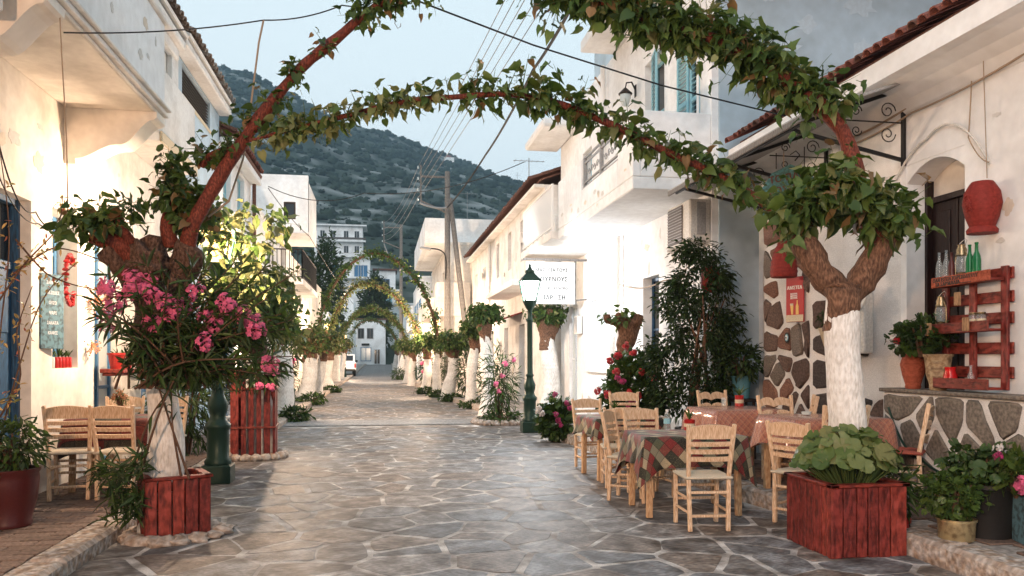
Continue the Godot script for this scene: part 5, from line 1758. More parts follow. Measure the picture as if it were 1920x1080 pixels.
	var b1 := limb(tl, [V(-1.62, 2.38, -6.9), V(-1.56, 2.6, -6.82), V(-1.3, 3.07, -6.8), V(-1.04, 3.48, -6.8), V(-0.69, 3.95, -6.8), V(-0.34, 4.27, -6.8), V(-0.07, 4.50, -6.75), V(0.3, 4.66, -6.65), V(0.72, 4.69, -6.5)], 0.066, 0.026, M.bark_red, 40, 12, 0.02)
	limb(tl, [V(-1.50, 3.12, -6.9), V(-1.42, 3.2, -6.85), V(-1.18, 3.28, -6.8)], 0.03, 0.022, M.bark_red, 8, 8, 0.02)
	var ys: Array[Transform3D] = []
	var t2 := MB.new()
	for q in [[0.52, 7], [0.60, 4], [0.76, 14], [0.80, 16], [0.84, 10], [0.38, 10], [0.30, 4], [0.42, 8], [0.92, 8]]:
		for k in q[1]:
			shoot(ys, t2, b1[int(q[0] * 39)] + rdir() * 0.05, (rdir() + V(0, 0.3, 0)).normalized(), rng.randf_range(0.1, 0.26), 5, rng.randf_range(0.07, 0.11))
	for q in [[V(-1.46, 3.2, -6.85), 14], [V(-1.3, 3.24, -6.8), 10]]:
		for k in q[1]: shoot(ys, t2, q[0] + rdir() * 0.06, rdir(), rng.randf_range(0.08, 0.2), 5, 0.075)
	for q in [[V(-2.22, 2.58, -6.78), 20, 0.34], [V(-2.42, 2.56, -6.8), 8, 0.24], [V(-2.05, 2.7, -6.75), 8, 0.3], [V(-1.74, 2.86, -6.85), 20, 0.3], [V(-1.62, 2.75, -6.9), 12, 0.26], [V(-1.72, 3.08, -6.85), 10, 0.16]]:
		for k in q[1]:
			shoot(ys, t2, q[0] + rdir() * 0.06, (rdir() + V(0, 0.5, 0)).normalized(), rng.randf_range(0.4, 1.0) * q[2], 6, rng.randf_range(0.085, 0.125))
	for k in 22: shoot(ys, t2, V(-1.66 + rng.randfn(0, 0.09), rng.randf_range(2.5, 2.95), -7.15 + rng.randfn(0, 0.08)), (rdir() + V(0.3, 0.2, 0)).normalized(), 0.2, 5, 0.11)
	tag(obj("twigs", t2, M.green_stem, tl, true), "", "", "", "stuff")
	add_leaves(tl, ys, LEAF, 300, [0, 1, 2, 1, 3, 2, 3, 7, 2])
	# --- rows along the lane
	var t3 := mulberry("leafy whitewashed tree rising out of the tall red pallet box on the left", V(-1.88, 0, -12.3), 0.19, 1.52, 0.5, 700, 0.14, [2, 3, 3, 4], 160, V(0.0, 0, 0), 0.42, 0.62)
	var zs: Array[Transform3D] = []
	var t4 := MB.new()
	for k in 16:
		shoot(zs, t4, V(-1.84 + rng.randfn(0, 0.12), rng.randf_range(2.75, 3.25), -9.38 + rng.randfn(0, 0.06)), (rdir() + V(0, -0.2, 0)).normalized(), 0.22, 5, 0.13)
	for k in 14:
		shoot(zs, t4, V(-1.74 + rng.randfn(0, 0.1), rng.randf_range(2.1, 2.7), -9.3 + rng.randfn(0, 0.08)), (rdir() + V(0, -0.3, 0)).normalized(), 0.3, 6, 0.14)
	for k in 60:
		var p := V(-1.86 + rng.randfn(0, 0.2), rng.randf_range(2.2, 3.4), -10.9 + rng.randfn(0, 0.2))
		shoot(zs, t4, p, (rdir() + V(0, -0.2, 0)).normalized(), 0.35, 7, 0.17)
	for k in 70:
		var p := V(-1.65 + rng.randfn(0, 0.16), rng.randf_range(1.7, 2.9), -12.6 + rng.randfn(0, 0.3))
		shoot(zs, t4, p, (rdir() + V(0, -0.3, 0)).normalized(), 0.35, 7, 0.13)
	tag(obj("twigs", t4, M.green_stem, t3, true), "", "", "", "stuff")
	add_leaves(t3, zs, [LEAF[0], LEAF[2]], 0, [2, 3, 4, 6, 4])  # yellow tones among these leaves stand in for the warm lantern glow
	mulberry("thick whitewashed trunk on the left beside the hidden lantern, second beyond the red pallet box", V(-2.36, 0, -19.4), 0.205, 1.84, 0.42, 420, 0.13, [0, 1, 2], 0, Vector3.ZERO, 0.36, 0.4)
	var lf := [["twin white trunk on the left with reddish head", -2.42, -26.2, 0.24, 1.62], ["white trunk on the left just past the twin trunk", -2.12, -27.4, 0.16, 1.62], ["white trunk on the left beside a square planting bed", -2.32, -34.6, 0.28, 1.72], ["white trunk on the left near the lit wall by the pickup", -2.55, -46.0, 0.24, 1.8], ["last white trunk on the left before the parked pickup", -2.6, -52.0, 0.2, 1.75]]
	for q in lf: mulberry(q[0], V(q[1], rise(q[2]), q[2]), q[3], q[4] + rng.randf_range(-0.12, 0.12), 0.4, 560, 0.15, [2, 3, 5, 4, 7], 0, V(rng.randf_range(-0.12, 0.12), 0, 0), 0.42, rng.randf_range(0.45, 0.65), 0.6)
	var rt := [["thick brown headed tree with a white trunk behind the right lantern", 4.0, -18.4, 0.20, 1.78, 0.62, 150], ["white trunk with a pale lumpy head behind the right oleander", 2.72, -19.6, 0.185, 1.98, 0.55, 260], ["slim white trunk with a dark Y shaped head, first of the close right row", 2.62, -22.8, 0.15, 1.72, 0.4, 300], ["white trunk with a round leafy crown, second of the close right row", 2.30, -26.6, 0.19, 1.62, 0.35, 300], ["white trunk with a round leafy crown, third of the close right row", 2.05, -29.5, 0.175, 1.62, 0.35, 300], ["white trunk leaning slightly, fourth of the close right row", 1.80, -32.2, 0.16, 1.6, 0.35, 260], ["pinkish lit white trunk far along the right row", 1.62, -41.0, 0.2, 1.6, 0.4, 300], ["white trunk with a reddish head far along the right row", 1.52, -45.0, 0.2, 1.7, 0.5, 260], ["white trunk before the distant houses on the right", 1.45, -54.0, 0.2, 1.7, 0.5, 260], ["small white trunk second from the end of the right row", 1.42, -64.0, 0.2, 1.7, 0.5, 260], ["last small white trunk at the end of the right row", 1.4, -78.0, 0.2, 1.7, 0.5, 260]]
	for q in rt: mulberry(q[0], V(q[1], (0.14 if q[1] > 3 else 0.0) + rise(q[2]), q[2]), q[3] * rng.randf_range(0.85, 1.1), q[4] + rng.randf_range(-0.12, 0.12), q[5] * rng.randf_range(0.8, 1.2), q[6] * 2, 0.14, [1, 2, 0, 3, 2, 4], 0, V(rng.randf_range(-0.12, 0.12), 0, rng.randf_range(-0.1, 0.1)), rng.randf_range(0.3, 0.46), rng.randf_range(0.36, 0.55), 0.7)
	mulberry("stumpy brown pollard behind the red flowering bush by the cafe tables", V(3.78, 0.14, -11.6), 0.14, 1.2, 0.75, 20, 0.12, [2, 3], 0, Vector3.ZERO, 0.3, 0.3)
	# --- far arches: vines trained over the lane, each from the tree it grows on
	var arches := [
		["long leafy arch springing over the lane from the close right row", [V(2.05, 2.0, -28.0), V(1.85, 3.0, -28.0), V(1.35, 4.1, -28.0), V(0.6, 4.9, -28.0), V(-0.3, 5.2, -28.0), V(-1.2, 4.7, -28.2), V(-1.9, 3.6, -28.4), V(-2.3, 2.3, -28.5)], 0.06, 150, [2, 1, 3]],
		["yellowish lit leafy arch behind the first far arch", [V(1.75, 1.9, -33.0), V(1.45, 2.8, -33.0), V(0.9, 3.7, -33.0), V(0.1, 4.4, -33.0), V(-0.8, 4.6, -33.2), V(-1.5, 4.1, -33.5), V(-2.1, 2.9, -34.0), V(-2.3, 2.0, -34.4)], 0.06, 170, [4, 3, 4]],
		["thick leafy arch over the lane in front of the end house", [V(1.5, 1.9, -44.0), V(1.2, 2.9, -44.0), V(0.6, 3.7, -44.0), V(-0.2, 4.2, -44.0), V(-1.1, 4.1, -44.2), V(-1.9, 3.4, -44.8), V(-2.5, 2.2, -45.5)], 0.08, 260, [3, 4, 2]],
		["last thin green arch before the end house", [V(1.4, 2.0, -62.0), V(1.0, 3.2, -62.0), V(0.3, 4.0, -62.0), V(-0.6, 4.4, -62.0), V(-1.6, 4.2, -62.0), V(-2.4, 3.2, -62.0)], 0.07, 150, [2, 1]]]
	for q in arches:
		var o := thing("leafy_arch", q[0], "arch", q[1][0], 0.0, "leafy arches over the lane")
		var p := limb(o, q[1], q[2], q[2] * 0.55, M.bark, 40, 7, 0.02, "stem")
		var ls: Array[Transform3D] = []
		var tm := MB.new()
		for k in q[3]:
			var c: Vector3 = p[3 + rng.randi() % 36]
			shoot(ls, tm, c, (rdir() + V(0, 0.3, 0)).normalized(), rng.randf_range(0.1, 0.42), 6, 0.13)
		tag(obj("twigs", tm, M.green_stem, o, true), "", "", "", "stuff")
		add_leaves(o, ls, [far_leaf], 0, q[4])

# a dense bush of many small leaves over a few stems
func bush(called: String, label: String, cat: String, at: Vector3, r: Vector3, n: int, me: ArrayMesh, size: float, tones: Array, stems := 5, hollow := 0.55, group := "", singles := 0, outward := 0.8) -> Node3D:
	var o := thing(called, label, cat, at, 0.0, group)
	var ce := at + V(0, r.y, 0)
	var st := MB.new()
	for k in stems:
		var d := rdir() * V(1, 0.4, 1)
		st.tube(bez([at + d * r * 0.12, at + d * r * 0.3 + V(0, r.y * 0.6, 0), ce + d * r * 0.6 + V(0, r.y * 0.35, 0)], 6), [0.02, 0.018, 0.016, 0.013, 0.01, 0.006], 6)
	obj("stems", st, M.twig, o, true)
	var f := FastNoiseLite.new()
	f.seed = int(absf(at.x * 31 + at.z * 17)); f.frequency = 1.0
	var xs: Array[Transform3D] = []
	while xs.size() < n:
		var d := rdir()
		var k := lerpf(hollow, 1.0, pow(rng.randf(), 0.6)) * (1.0 + 0.45 * f.get_noise_3dv(d * 2.2))
		if f.get_noise_3dv(d * 3.1 + V(9, k * 2.0, 0)) < -0.28: continue
		var p := ce + d * r * k
		if p.y < at.y + 0.02: continue
		xs.append(leaf_xf(p, (d * outward + rdir() * 0.7 - V(0, 0.25, 0)).normalized(), size * rng.randf_range(0.65, 1.2), 0.8))
	add_leaves(o, xs, [me], singles, tones)
	o.set_meta("_noise", f)
	return o

func blooms(o: Node3D, pts: Array, m: Material, fm: ArrayMesh, size: float, per: int, spread: float, called := "flower_head"):
	# each flower head one mesh of several small flowers
	for p in pts:
		var mb := MB.new()
		var ar := fm.surface_get_arrays(0)
		for k in per:
			var d := rdir()
			var xf := Transform3D(Basis(Quaternion(Vector3.UP, (d + V(0, 0.2, 0.4)).normalized())).scaled(Vector3.ONE * size * rng.randf_range(0.7, 1.15)), p + d * spread * rng.randf_range(0.5, 1.0))
			var base := mb.v.size()
			for i in ar[Mesh.ARRAY_VERTEX].size(): mb.vert(xf * ar[Mesh.ARRAY_VERTEX][i], (xf.basis * ar[Mesh.ARRAY_NORMAL][i]).normalized())
			for i in ar[Mesh.ARRAY_INDEX]: mb.ix.append(base + i)
		for k in 8: mb.bar(p, p + rdir() * spread * 0.95, size * 0.35, size * 0.35)
		obj(called, mb, m, o, true)

# ---- furniture. chairs face +z, the seat 0.45 high
func make_chair(label: String, wavy: bool, group: String) -> Node3D:
	var o := thing("taverna_chair", label, "chair", Vector3.ZERO, 0.0, group)
	var wood: Material = M.chair_wood2 if wavy else M.chair_wood1
	for s in [-1.0, 1.0]:
		var l := MB.new()
		l.bar(V(s * 0.185, 0, 0.185), V(s * 0.19, 0.455, 0.175), 0.036, 0.036, 0.005)
		obj("leg", l, wood, o)
		var u := MB.new()
		u.bar(V(s * 0.165, 0, -0.19), V(s * 0.175, 0.46, -0.17), 0.038, 0.034, 0.005)
		u.bar(V(s * 0.175, 0.455, -0.17), V(s * 0.198, 0.92, -0.255), 0.038, 0.032, 0.005)
		obj("leg", u, wood, o)
		for y in [0.16, 0.28]:
			var b := MB.new()
			b.bar(V(s * 0.178, y, -0.18), V(s * 0.187, y, 0.182), 0.018, 0.022, 0.004)
			obj("stretcher", b, wood, o)
	for q in [[0.13, -0.185], [0.22, 0.183], [0.34, 0.18], [0.33, -0.178]]:
		var b := MB.new()
		b.bar(V(-0.18, q[0], q[1]), V(0.18, q[0], q[1]), 0.02, 0.024, 0.004)
		obj("stretcher", b, wood, o)
	# back slats
	var slope := V(0, 0.46, -0.085).normalized()
	var rows := [[0.845, 0.10, 0.025], [0.75, 0.038, 0.0], [0.685, 0.038, 0.0], [0.62, 0.038, 0.0]]
	if wavy: rows = [[0.83, 0.085, 0.03], [0.70, 0.07, 0.03], [0.57, 0.07, 0.03]]
	for q in rows:
		var pl := PackedVector2Array()
		var n := 16
		for k in n + 1:
			var t := k / float(n)
			var y: float = q[1] * 0.5 + (q[2] * (1.0 - pow(2.0 * t - 1.0, 2.0)) if not wavy else q[2] * absf(sin(t * PI * 2.0)) * (0.5 + 0.5 * sin(t * PI)) - (0.02 if absf(t - 0.5) < 0.05 else 0.0))
			pl.append(Vector2(lerpf(-0.18, 0.18, t), y))
		for k in n + 1:
			var t := 1.0 - k / float(n)
			pl.append(Vector2(lerpf(-0.18, 0.18, t), -q[1] * 0.5 + (q[2] * 0.8 * absf(sin(t * PI * 2.0)) if wavy else 0.0)))
		var m := MB.new()
		var yy: float = q[0]
		var B := Basis(Vector3.RIGHT, slope, Vector3.RIGHT.cross(slope))
		m.extrude(pl, -0.009, 0.009, Transform3D(B, V(0, yy, -0.17 - (yy - 0.455) * 0.185)))
		# bend the slat backwards in the middle
		for k in m.v.size():
			m.v[k].z -= 0.03 * (1.0 - pow(m.v[k].x / 0.18, 2.0))
		obj("back_slat", m, wood, o)
	# woven seat: cords run round a frame in four triangles
	var se := MB.new()
	se.box(V(0, 0.452, 0), V(0.37, 0.022, 0.36), 0.008)
	var nn := 11
	for k in nn:
		var t := (k + 0.5) / nn
		var a := 0.20 * t
		var zz := 0.19 * t
		var y := 0.462 + 0.004 * t + rng.randf_range(-0.001, 0.001)
		var w := 0.2 / nn * 0.86
		for s in [-1.0, 1.0]:
			se.bar(V(-a, y, s * zz), V(a, y, s * zz), w, 0.012, 0.004)
			se.bar(V(s * a, y + 0.0005, -zz), V(s * a, y + 0.0005, zz), w, 0.012, 0.004)
	for s in [-1.0, 1.0]:
		se.tube([V(-0.2, 0.456, s * 0.19), V(0.2, 0.456, s * 0.19)], [0.014, 0.014], 7)
		se.tube([V(s * 0.2, 0.456, -0.19), V(s * 0.2, 0.456, 0.19)], [0.014, 0.014], 7)
	obj("seat", se, M.rush_red if wavy else M.rush, o)
	return o

func make_table(label: String, w: float, d: float, at: Vector3, turn: float, group: String) -> Node3D:
	var o := thing("cafe_table", label, "table", at, turn, group)
	for sx in [-1.0, 1.0]:
		for sz in [-1.0, 1.0]:
			var l := MB.new()
			l.bar(V(sx * (w * 0.5 - 0.05), 0, sz * (d * 0.5 - 0.05)), V(sx * (w * 0.5 - 0.06), 0.72, sz * (d * 0.5 - 0.06)), 0.055, 0.055, 0.005)
			obj("leg", l, M.table_wood, o)
	var t := MB.new()
	t.box(V(0, 0.735, 0), V(w, 0.026, d), 0.006)
	obj("tabletop", t, M.table_wood, o)
	var a := MB.new()
	for s in [-1.0, 1.0]:
		a.box(V(0, 0.67, s * (d * 0.5 - 0.06)), V(w - 0.17, 0.09, 0.02), 0.003)
		a.box(V(s * (w * 0.5 - 0.06), 0.67, 0), V(0.02, 0.09, d - 0.17), 0.003)
	obj("apron", a, M.table_wood, o)
	return o

# cloth draped over a table: flat top, edge, hanging folds; uv in metres of the unrolled cloth
func drape(w: float, d: float, drop: float, corner: float, sd: int, off := 0.0) -> MB:
	var m := MB.new()
	var per := []
	var n := 26
	for s in 4:
		for k in n:
			var t := k / float(n)
			var hw := w * 0.5
			var hd := d * 0.5
			per.append([Vector2(lerpf(-hw, hw, t), hd), Vector2(hw, lerpf(hd, -hd, t)), Vector2(lerpf(hw, -hw, t), -hd), Vector2(-hw, lerpf(-hd, hd, t))][s])
	var rows := 7
	var cnt := per.size()
	for r in rows + 3:
		for k in cnt + 1:
			var p: Vector2 = per[k % cnt]
			var dirn := Vector2(p.x / (w * 0.5), p.y / (d * 0.5))
			var cornerness := pow(minf(absf(dirn.x), absf(dirn.y)), 6.0)
			var o := Vector2(signf(dirn.x) if absf(dirn.x) > 0.999 else 0.0, signf(dirn.y) if absf(dirn.y) > 0.999 else 0.0)
			if o.length() > 0.0: o = o.normalized()
			o = o.lerp(p.normalized(), cornerness).normalized()
			if r == 0: m.vert(V(0, 0.753 + off, 0), Vector3.UP, Vector2(0, 0))
			elif r == 1: m.vert(V(p.x * 0.6, 0.753 + off, p.y * 0.6), Vector3.UP, p * 0.6)
			elif r == 2: m.vert(V(p.x * 0.995, 0.752 + off, p.y * 0.995), Vector3.UP, p)
			else:
				var t := (r - 2.0) / rows
				var ang := k / float(cnt) * TAU
				var fold := sin(ang * 9.0 + sd) * 0.5 + sin(ang * 17.0 + sd * 2.0) * 0.3
				var l := drop * (1.0 + corner * cornerness) * t
				var out := 0.012 + off + l * (0.10 + 0.10 * cornerness) + fold * 0.035 * t * (0.4 + t) 
				var q := p + o * out
				m.vert(V(q.x, 0.745 + off - l, q.y), V(o.x, 0.2, o.y).normalized(), p + o * (l + 0.02))
	for r in rows + 2:
		for k in cnt:
			var a := r * (cnt + 1) + k
			m.ix.append_array([a, a + 1, a + cnt + 1, a + 1, a + cnt + 2, a + cnt + 1])
	m.smooth(0)
	return m

func patchwork(sd: int, diamond: bool, palette: Array) -> ImageTexture:
	var s := 512
	var im := Image.create(s, s, false, Image.FORMAT_RGB8)
	var nz := FastNoiseLite.new()
	nz.seed = sd; nz.frequency = 0.055; nz.noise_type = FastNoiseLite.TYPE_CELLULAR
	nz.cellular_return_type = FastNoiseLite.RETURN_DISTANCE2_SUB
	var n := 4
	var pick := []
	var r := RandomNumberGenerator.new()
	r.seed = sd
	for k in 64: pick.append(r.randi() % palette.size())
	for y in s:
		for x in s:
			var u := x / float(s)
			var v := y / float(s)
			var a := u * n
			var b := v * n
			if diamond:
				a = (u + v) * n
				b = (u - v) * n + n
			var i := int(floor(a))
			var j := int(floor(b))
			var fa := a - i
			var fb := b - j
			var c: Color = palette[pick[posmod(i, n) * 8 + posmod(j, n)]]
			var q := nz.get_noise_2d(x, y)
			var line := absf(sin(q * 9.0 + (i + j) * 1.7))
			c = c.lerp(Color(0.62, 0.56, 0.42) if c.get_luminance() < 0.35 else Color(0.30, 0.27, 0.2), 0.55 if line < 0.28 else 0.0)
			if minf(minf(fa, 1.0 - fa), minf(fb, 1.0 - fb)) < 0.03: c = c.darkened(0.5)
			im.set_pixel(x, y, c)
	return ImageTexture.create_from_image(im)

func check_cloth() -> ImageTexture:
	var im := Image.create(256, 256, false, Image.FORMAT_RGB8)
	for y in 256:
		for x in 256:
			var a := posmod(x + y, 64)
			var b := posmod(x - y, 64)
			var c := Color(0.66, 0.37, 0.25)
			if a < 20: c = c.lerp(Color(0.50, 0.24, 0.17), 0.6)
			if b < 20: c = c.lerp(Color(0.74, 0.54, 0.38), 0.45)
			if a % 32 < 3 or b % 32 < 3: c = c.darkened(0.25)
			im.set_pixel(x, y, c)
	return ImageTexture.create_from_image(im)

func cloth_mat(called: String, tex: Texture2D, per_m: float, rough := 0.75) -> StandardMaterial3D:
	var m := mat(called, Color.WHITE, rough)
	m.albedo_texture = tex
	m.uv1_scale = Vector3(per_m, per_m, 1)
	m.rim_enabled = true; m.rim = 0.3; m.rim_tint = 0.5
	return m

func cloth(table: Node3D, label: String, mb: MB, m: Material, cat := "tablecloth", called := "tablecloth", group := "") -> MeshInstance3D:
	var o := obj(called, mb, m)
	o.position = table.position; o.rotation = table.rotation
	tag(o, label, cat, group)
	return o

func make_furniture():
	var pal := [Color(0.42, 0.10, 0.11), Color(0.09, 0.085, 0.07), Color(0.62, 0.57, 0.47), Color(0.26, 0.29, 0.22), Color(0.13, 0.14, 0.11), Color(0.48, 0.46, 0.39), Color(0.40, 0.16, 0.15)]
	cloth_mat("patch_diamond", patchwork(5, true, pal), 2.0)
	cloth_mat("patch_square", patchwork(9, false, [Color(0.36, 0.09, 0.10), Color(0.12, 0.11, 0.09), Color(0.26, 0.22, 0.17), Color(0.42, 0.16, 0.14), Color(0.18, 0.16, 0.13)]), 1.7)
	cloth_mat("check_orange", check_cloth(), 3.0)
	var fy := 0.16
	# tables
	var tn := make_table("cafe table nearest the viewer, under a diamond patchwork cloth", 0.96, 0.72, V(2.90, 0.012, -7.15), -0.06, "cafe tables")
	cloth(tn, "patchwork cloth of red, cream and dark diamonds on the nearest cafe table", drape(0.98, 0.74, 0.27, 0.75, 3), M.patch_diamond, "tablecloth", "tablecloth", "tablecloths")
	var t2 := make_table("cafe table at the street edge behind the nearest one, close to the white house", 0.9, 0.72, V(2.98, 0.012, -9.35), 0.05, "cafe tables")
	cloth(t2, "dark patchwork cloth on the cafe table at the back left, beside the white house", drape(0.92, 0.74, 0.2, 0.3, 8), M.patch_diamond, "tablecloth", "tablecloth", "tablecloths")
	var ta := make_table("cafe table on the footway in front of the stone pillar, under an orange check cloth", 0.84, 0.76, V(4.02, fy, -8.35), 0.02, "cafe tables")
	cloth(ta, "orange checked cloth under clear plastic on the table before the ficus", drape(0.86, 0.78, 0.27, 0.35, 5), M.check_orange, "tablecloth", "tablecloth", "tablecloths")
	cloth(ta, "clear plastic cover over the orange cloth before the ficus", drape(0.86, 0.78, 0.30, 0.3, 5, 0.008), M.plastic_clear, "table cover", "plastic_cover")
	var tb := make_table("cafe table behind the right white trunk, under an orange cloth", 0.98, 0.70, V(4.32, fy, -7.05), 0.0, "cafe tables")
	cloth(tb, "orange cloth on the table right behind the white trunk", drape(1.0, 0.72, 0.26, 0.4, 2), M.check_orange, "tablecloth", "tablecloth", "tablecloths")
	cloth(tb, "clear plastic cover over the orange cloth behind the white trunk", drape(1.0, 0.72, 0.28, 0.3, 2, 0.008), M.plastic_clear, "table cover", "plastic_cover")
	var tl := make_table("small table on the left footway under a square patchwork cloth", 0.78, 0.7, V(-2.78, 0.118, -8.85), 0.0, "cafe tables")
	cloth(tl, "patchwork cloth of dark red and brown squares on the left table", drape(0.80, 0.72, 0.33, 0.3, 6), M.patch_square, "tablecloth", "tablecloth", "tablecloths")
	# ladder-back chairs
	var g1 := "pale ladder-back taverna chairs"
	var c0 := make_chair("pale ladder-back chair nearest the viewer, back turned, at the diamond patchwork table", false, g1)
	c0.position = V(2.78, 0.014, -6.42); c0.rotation.y = PI - 0.10
	for q in [[2.58, 0.014, -7.78, PI / 2 - 0.6, "pale ladder-back chair at the left end of the nearest table"],
		[2.86, 0.014, -7.98, 0.1, "pale ladder-back chair tucked behind the nearest table, behind the water bottle"],
		[3.74, 0.014, -6.42, PI / 2 + 0.5, "pale ladder-back chair half hidden behind the right red planter"],
		[2.72, 0.014, -8.62, PI - 0.2, "pale ladder-back chair in front of the back left table, back turned"],
		[2.78, 0.014, -10.02, 0.05, "pale ladder-back chair behind the back left table, left of two"],
		[3.30, 0.1, -10.1, -0.1, "pale ladder-back chair behind the back left table, right of two"],
		[4.05, 0.16, -6.45, PI - 0.1, "pale ladder-back chair behind the geranium leaves, at the orange table by the trunk"],
		[-3.0, 0.12, -8.25, PI + 0.15, "left one of the two pale chairs on the left footway, back turned"],
		[-2.52, 0.12, -8.2, PI - 0.12, "right one of the two pale chairs on the left footway, back turned"],
		[-2.95, 0.12, -9.5, 0.1, "pale chair on the far side of the left table, next to the wall"],
		[-2.5, 0.12, -9.5, -0.1, "pale chair on the far side of the left table, next to the white trunk"]]:
		dup(c0, V(q[0], q[1], q[2]), q[3], q[4], g1)
	var g2 := "pale chairs with wavy back slats"
	var w0 := make_chair("pale wavy-backed chair with a red seat in front of the stone plinth", true, g2)
	w0.position = V(4.86, fy, -6.62); w0.rotation.y = -PI / 2 - 0.75
	for q in [[4.52, fy, -8.0, -PI / 2 - 0.45, "pale wavy-backed chair with red seat between the two orange tables"],
		[4.2, fy, -9.1, 0.1, "pale wavy-backed chair behind the orange table before the ficus"],
		[4.3, fy, -7.72, 0.0, "pale wavy-backed chair mostly hidden by the right white trunk"]]:
		dup(w0, V(q[0], q[1], q[2]), q[3], q[4], g2)
	# things on the tables
	var bo := thing("water_bottle", "clear plastic water bottle with a blue label on the nearest table", "bottle", V(2.80, 0.77, -7.32))
	var bm := MB.new()
	bm.lathe([Vector2(0.0, 0.0), Vector2(0.03, 0.0), Vector2(0.033, 0.01), Vector2(0.033, 0.06), Vector2(0.031, 0.065), Vector2(0.033, 0.07), Vector2(0.033, 0.13), Vector2(0.026, 0.165), Vector2(0.013, 0.185), Vector2(0.013, 0.2)], 16)
	obj("body", bm, M.glass_clear, bo)
	var bl := MB.new()
	bl.lathe([Vector2(0.0338, 0.072), Vector2(0.0338, 0.122)], 16)
	obj("label_band", bl, M.blue_pale, bo)
	var bc := MB.new()
	bc.lathe([Vector2(0.0135, 0.19), Vector2(0.0150, 0.191), Vector2(0.015, 0.212), Vector2(0.0, 0.213)], 12)
	obj("cap", bc, M.white_paint, bo)
	potted_can("red_tin", "red tin with a spiky plant on the nearest table", V(3.06, 0.768, -7.38), 0.055, 0.11, M.red_can, 9)
	potted_can("red_tin", "red tin with a small plant on the orange table before the ficus", V(4.14, fy + 0.765, -8.5), 0.05, 0.13, M.red_can, 12)
	var gt := thing("drinking_glass", "small clear glass beside the red tin on the orange table before the ficus", "glass", V(3.97, fy + 0.765, -8.55))
	var gm := MB.new()
	gm.lathe([Vector2(0, 0.004), Vector2(0.026, 0.002), Vector2(0.032, 0.1), Vector2(0.029, 0.1), Vector2(0.024, 0.012), Vector2(0, 0.012)], 14)
	obj("cup", gm, M.glass_clear, gt)
	var ash := thing("ashtray", "clear glass ashtray on the orange table behind the white trunk", "ashtray", V(4.2, fy + 0.766, -7.15))
	var am := MB.new()
	am.lathe([Vector2(0, 0.003), Vector2(0.045, 0.002), Vector2(0.05, 0.03), Vector2(0.042, 0.03), Vector2(0.036, 0.01), Vector2(0, 0.01)], 16)
	obj("dish", am, M.glass_milk, ash)
	potted_can("green_tin", "small green tin with a sprig on the back left table", V(2.92, 0.768, -9.5), 0.04, 0.08, M.iron_green, 7)

func potted_can(called: String, label: String, at: Vector3, r: float, h: float, m: Material, n: int):
	var o := thing(called, label, "plant pot", at)
	var c := MB.new()
	c.lathe([Vector2(0, 0), Vector2(r, 0), Vector2(r * 1.03, 0.006), Vector2(r, 0.012), Vector2(r, h - 0.01), Vector2(r * 1.04, h - 0.004), Vector2(r * 0.96, h), Vector2(r * 0.9, h - 0.012), Vector2(0, h - 0.012)], 18)
	obj("tin", c, m, o)
	var lb := MB.new()
	lb.lathe([Vector2(r * 1.008, h * 0.3), Vector2(r * 1.008, h * 0.62)], 18)
	obj("label_band", lb, M.pot_cream, o)
	var me := lance_leaf(0.16)
	for k in n:
		var a := TAU * k / n
		var d := V(cos(a) * 0.6, rng.randf_range(0.6, 1.4), sin(a) * 0.6).normalized()
		var lf := inst("leaf", me, M["leaf%d" % [2, 3, 1][k % 3]], o)
		lf.transform = leaf_xf(V(0, h - 0.01, 0), d, rng.randf_range(0.09, 0.16))

# box of vertical planks round a rectangle: corners in plan, height
func plank_box(o: Node3D, w: float, d: float, h: float, pw: float, gap: float, rim := true, names_ := "plank"):
	for s in 4:
		var l := w if s % 2 == 0 else d
		var off := (d if s % 2 == 0 else w) * 0.5
		var B := Basis(Vector3.UP, s * PI / 2)
		var x := -l * 0.5
		while x < l * 0.5 - 0.02:
			var ww := minf(pw * rng.randf_range(0.82, 1.15), l * 0.5 - x)
			if l * 0.5 - x - ww < 0.04: ww = l * 0.5 - x
			var m := MB.new()
			m.box(B * V(x + ww * 0.5, h * 0.5 + rng.randf_range(-0.004, 0.004), off - 0.012 + rng.randf_range(-0.003, 0.003)), V(ww - gap, h - rng.randf() * 0.012, 0.024), 0.004, B * Basis(Vector3.BACK, rng.randf_range(-0.004, 0.004)))
			obj(names_, m, M["red_plank%d" % (rng.randi() % 4)], o)
			x += ww
		if rim:
			var r := MB.new()
			r.box(B * V(0, h + 0.012, off - 0.02), V(l + 0.03, 0.024, 0.07), 0.005, B)
			obj("rim_board", r, M.red_plank_h0, o)

func pot(called: String, label: String, at: Vector3, prof: Array, m: Material, cat := "plant pot", soil_at := -1.0, soil_r := 0.1, group := "") -> Node3D:
	var o := thing(called, label, cat, at, 0.0, group)
	var c := MB.new()
	c.lathe(prof, 24)
	obj("body", c, m, o)
	if soil_at >= 0.0:
		var s := MB.new()
		s.lathe([Vector2(soil_r, soil_at - 0.01), Vector2(soil_r * 0.5, soil_at + 0.012), Vector2(0, soil_at + 0.01)], 16)
		obj("soil", s, M.soil, o)
	return o

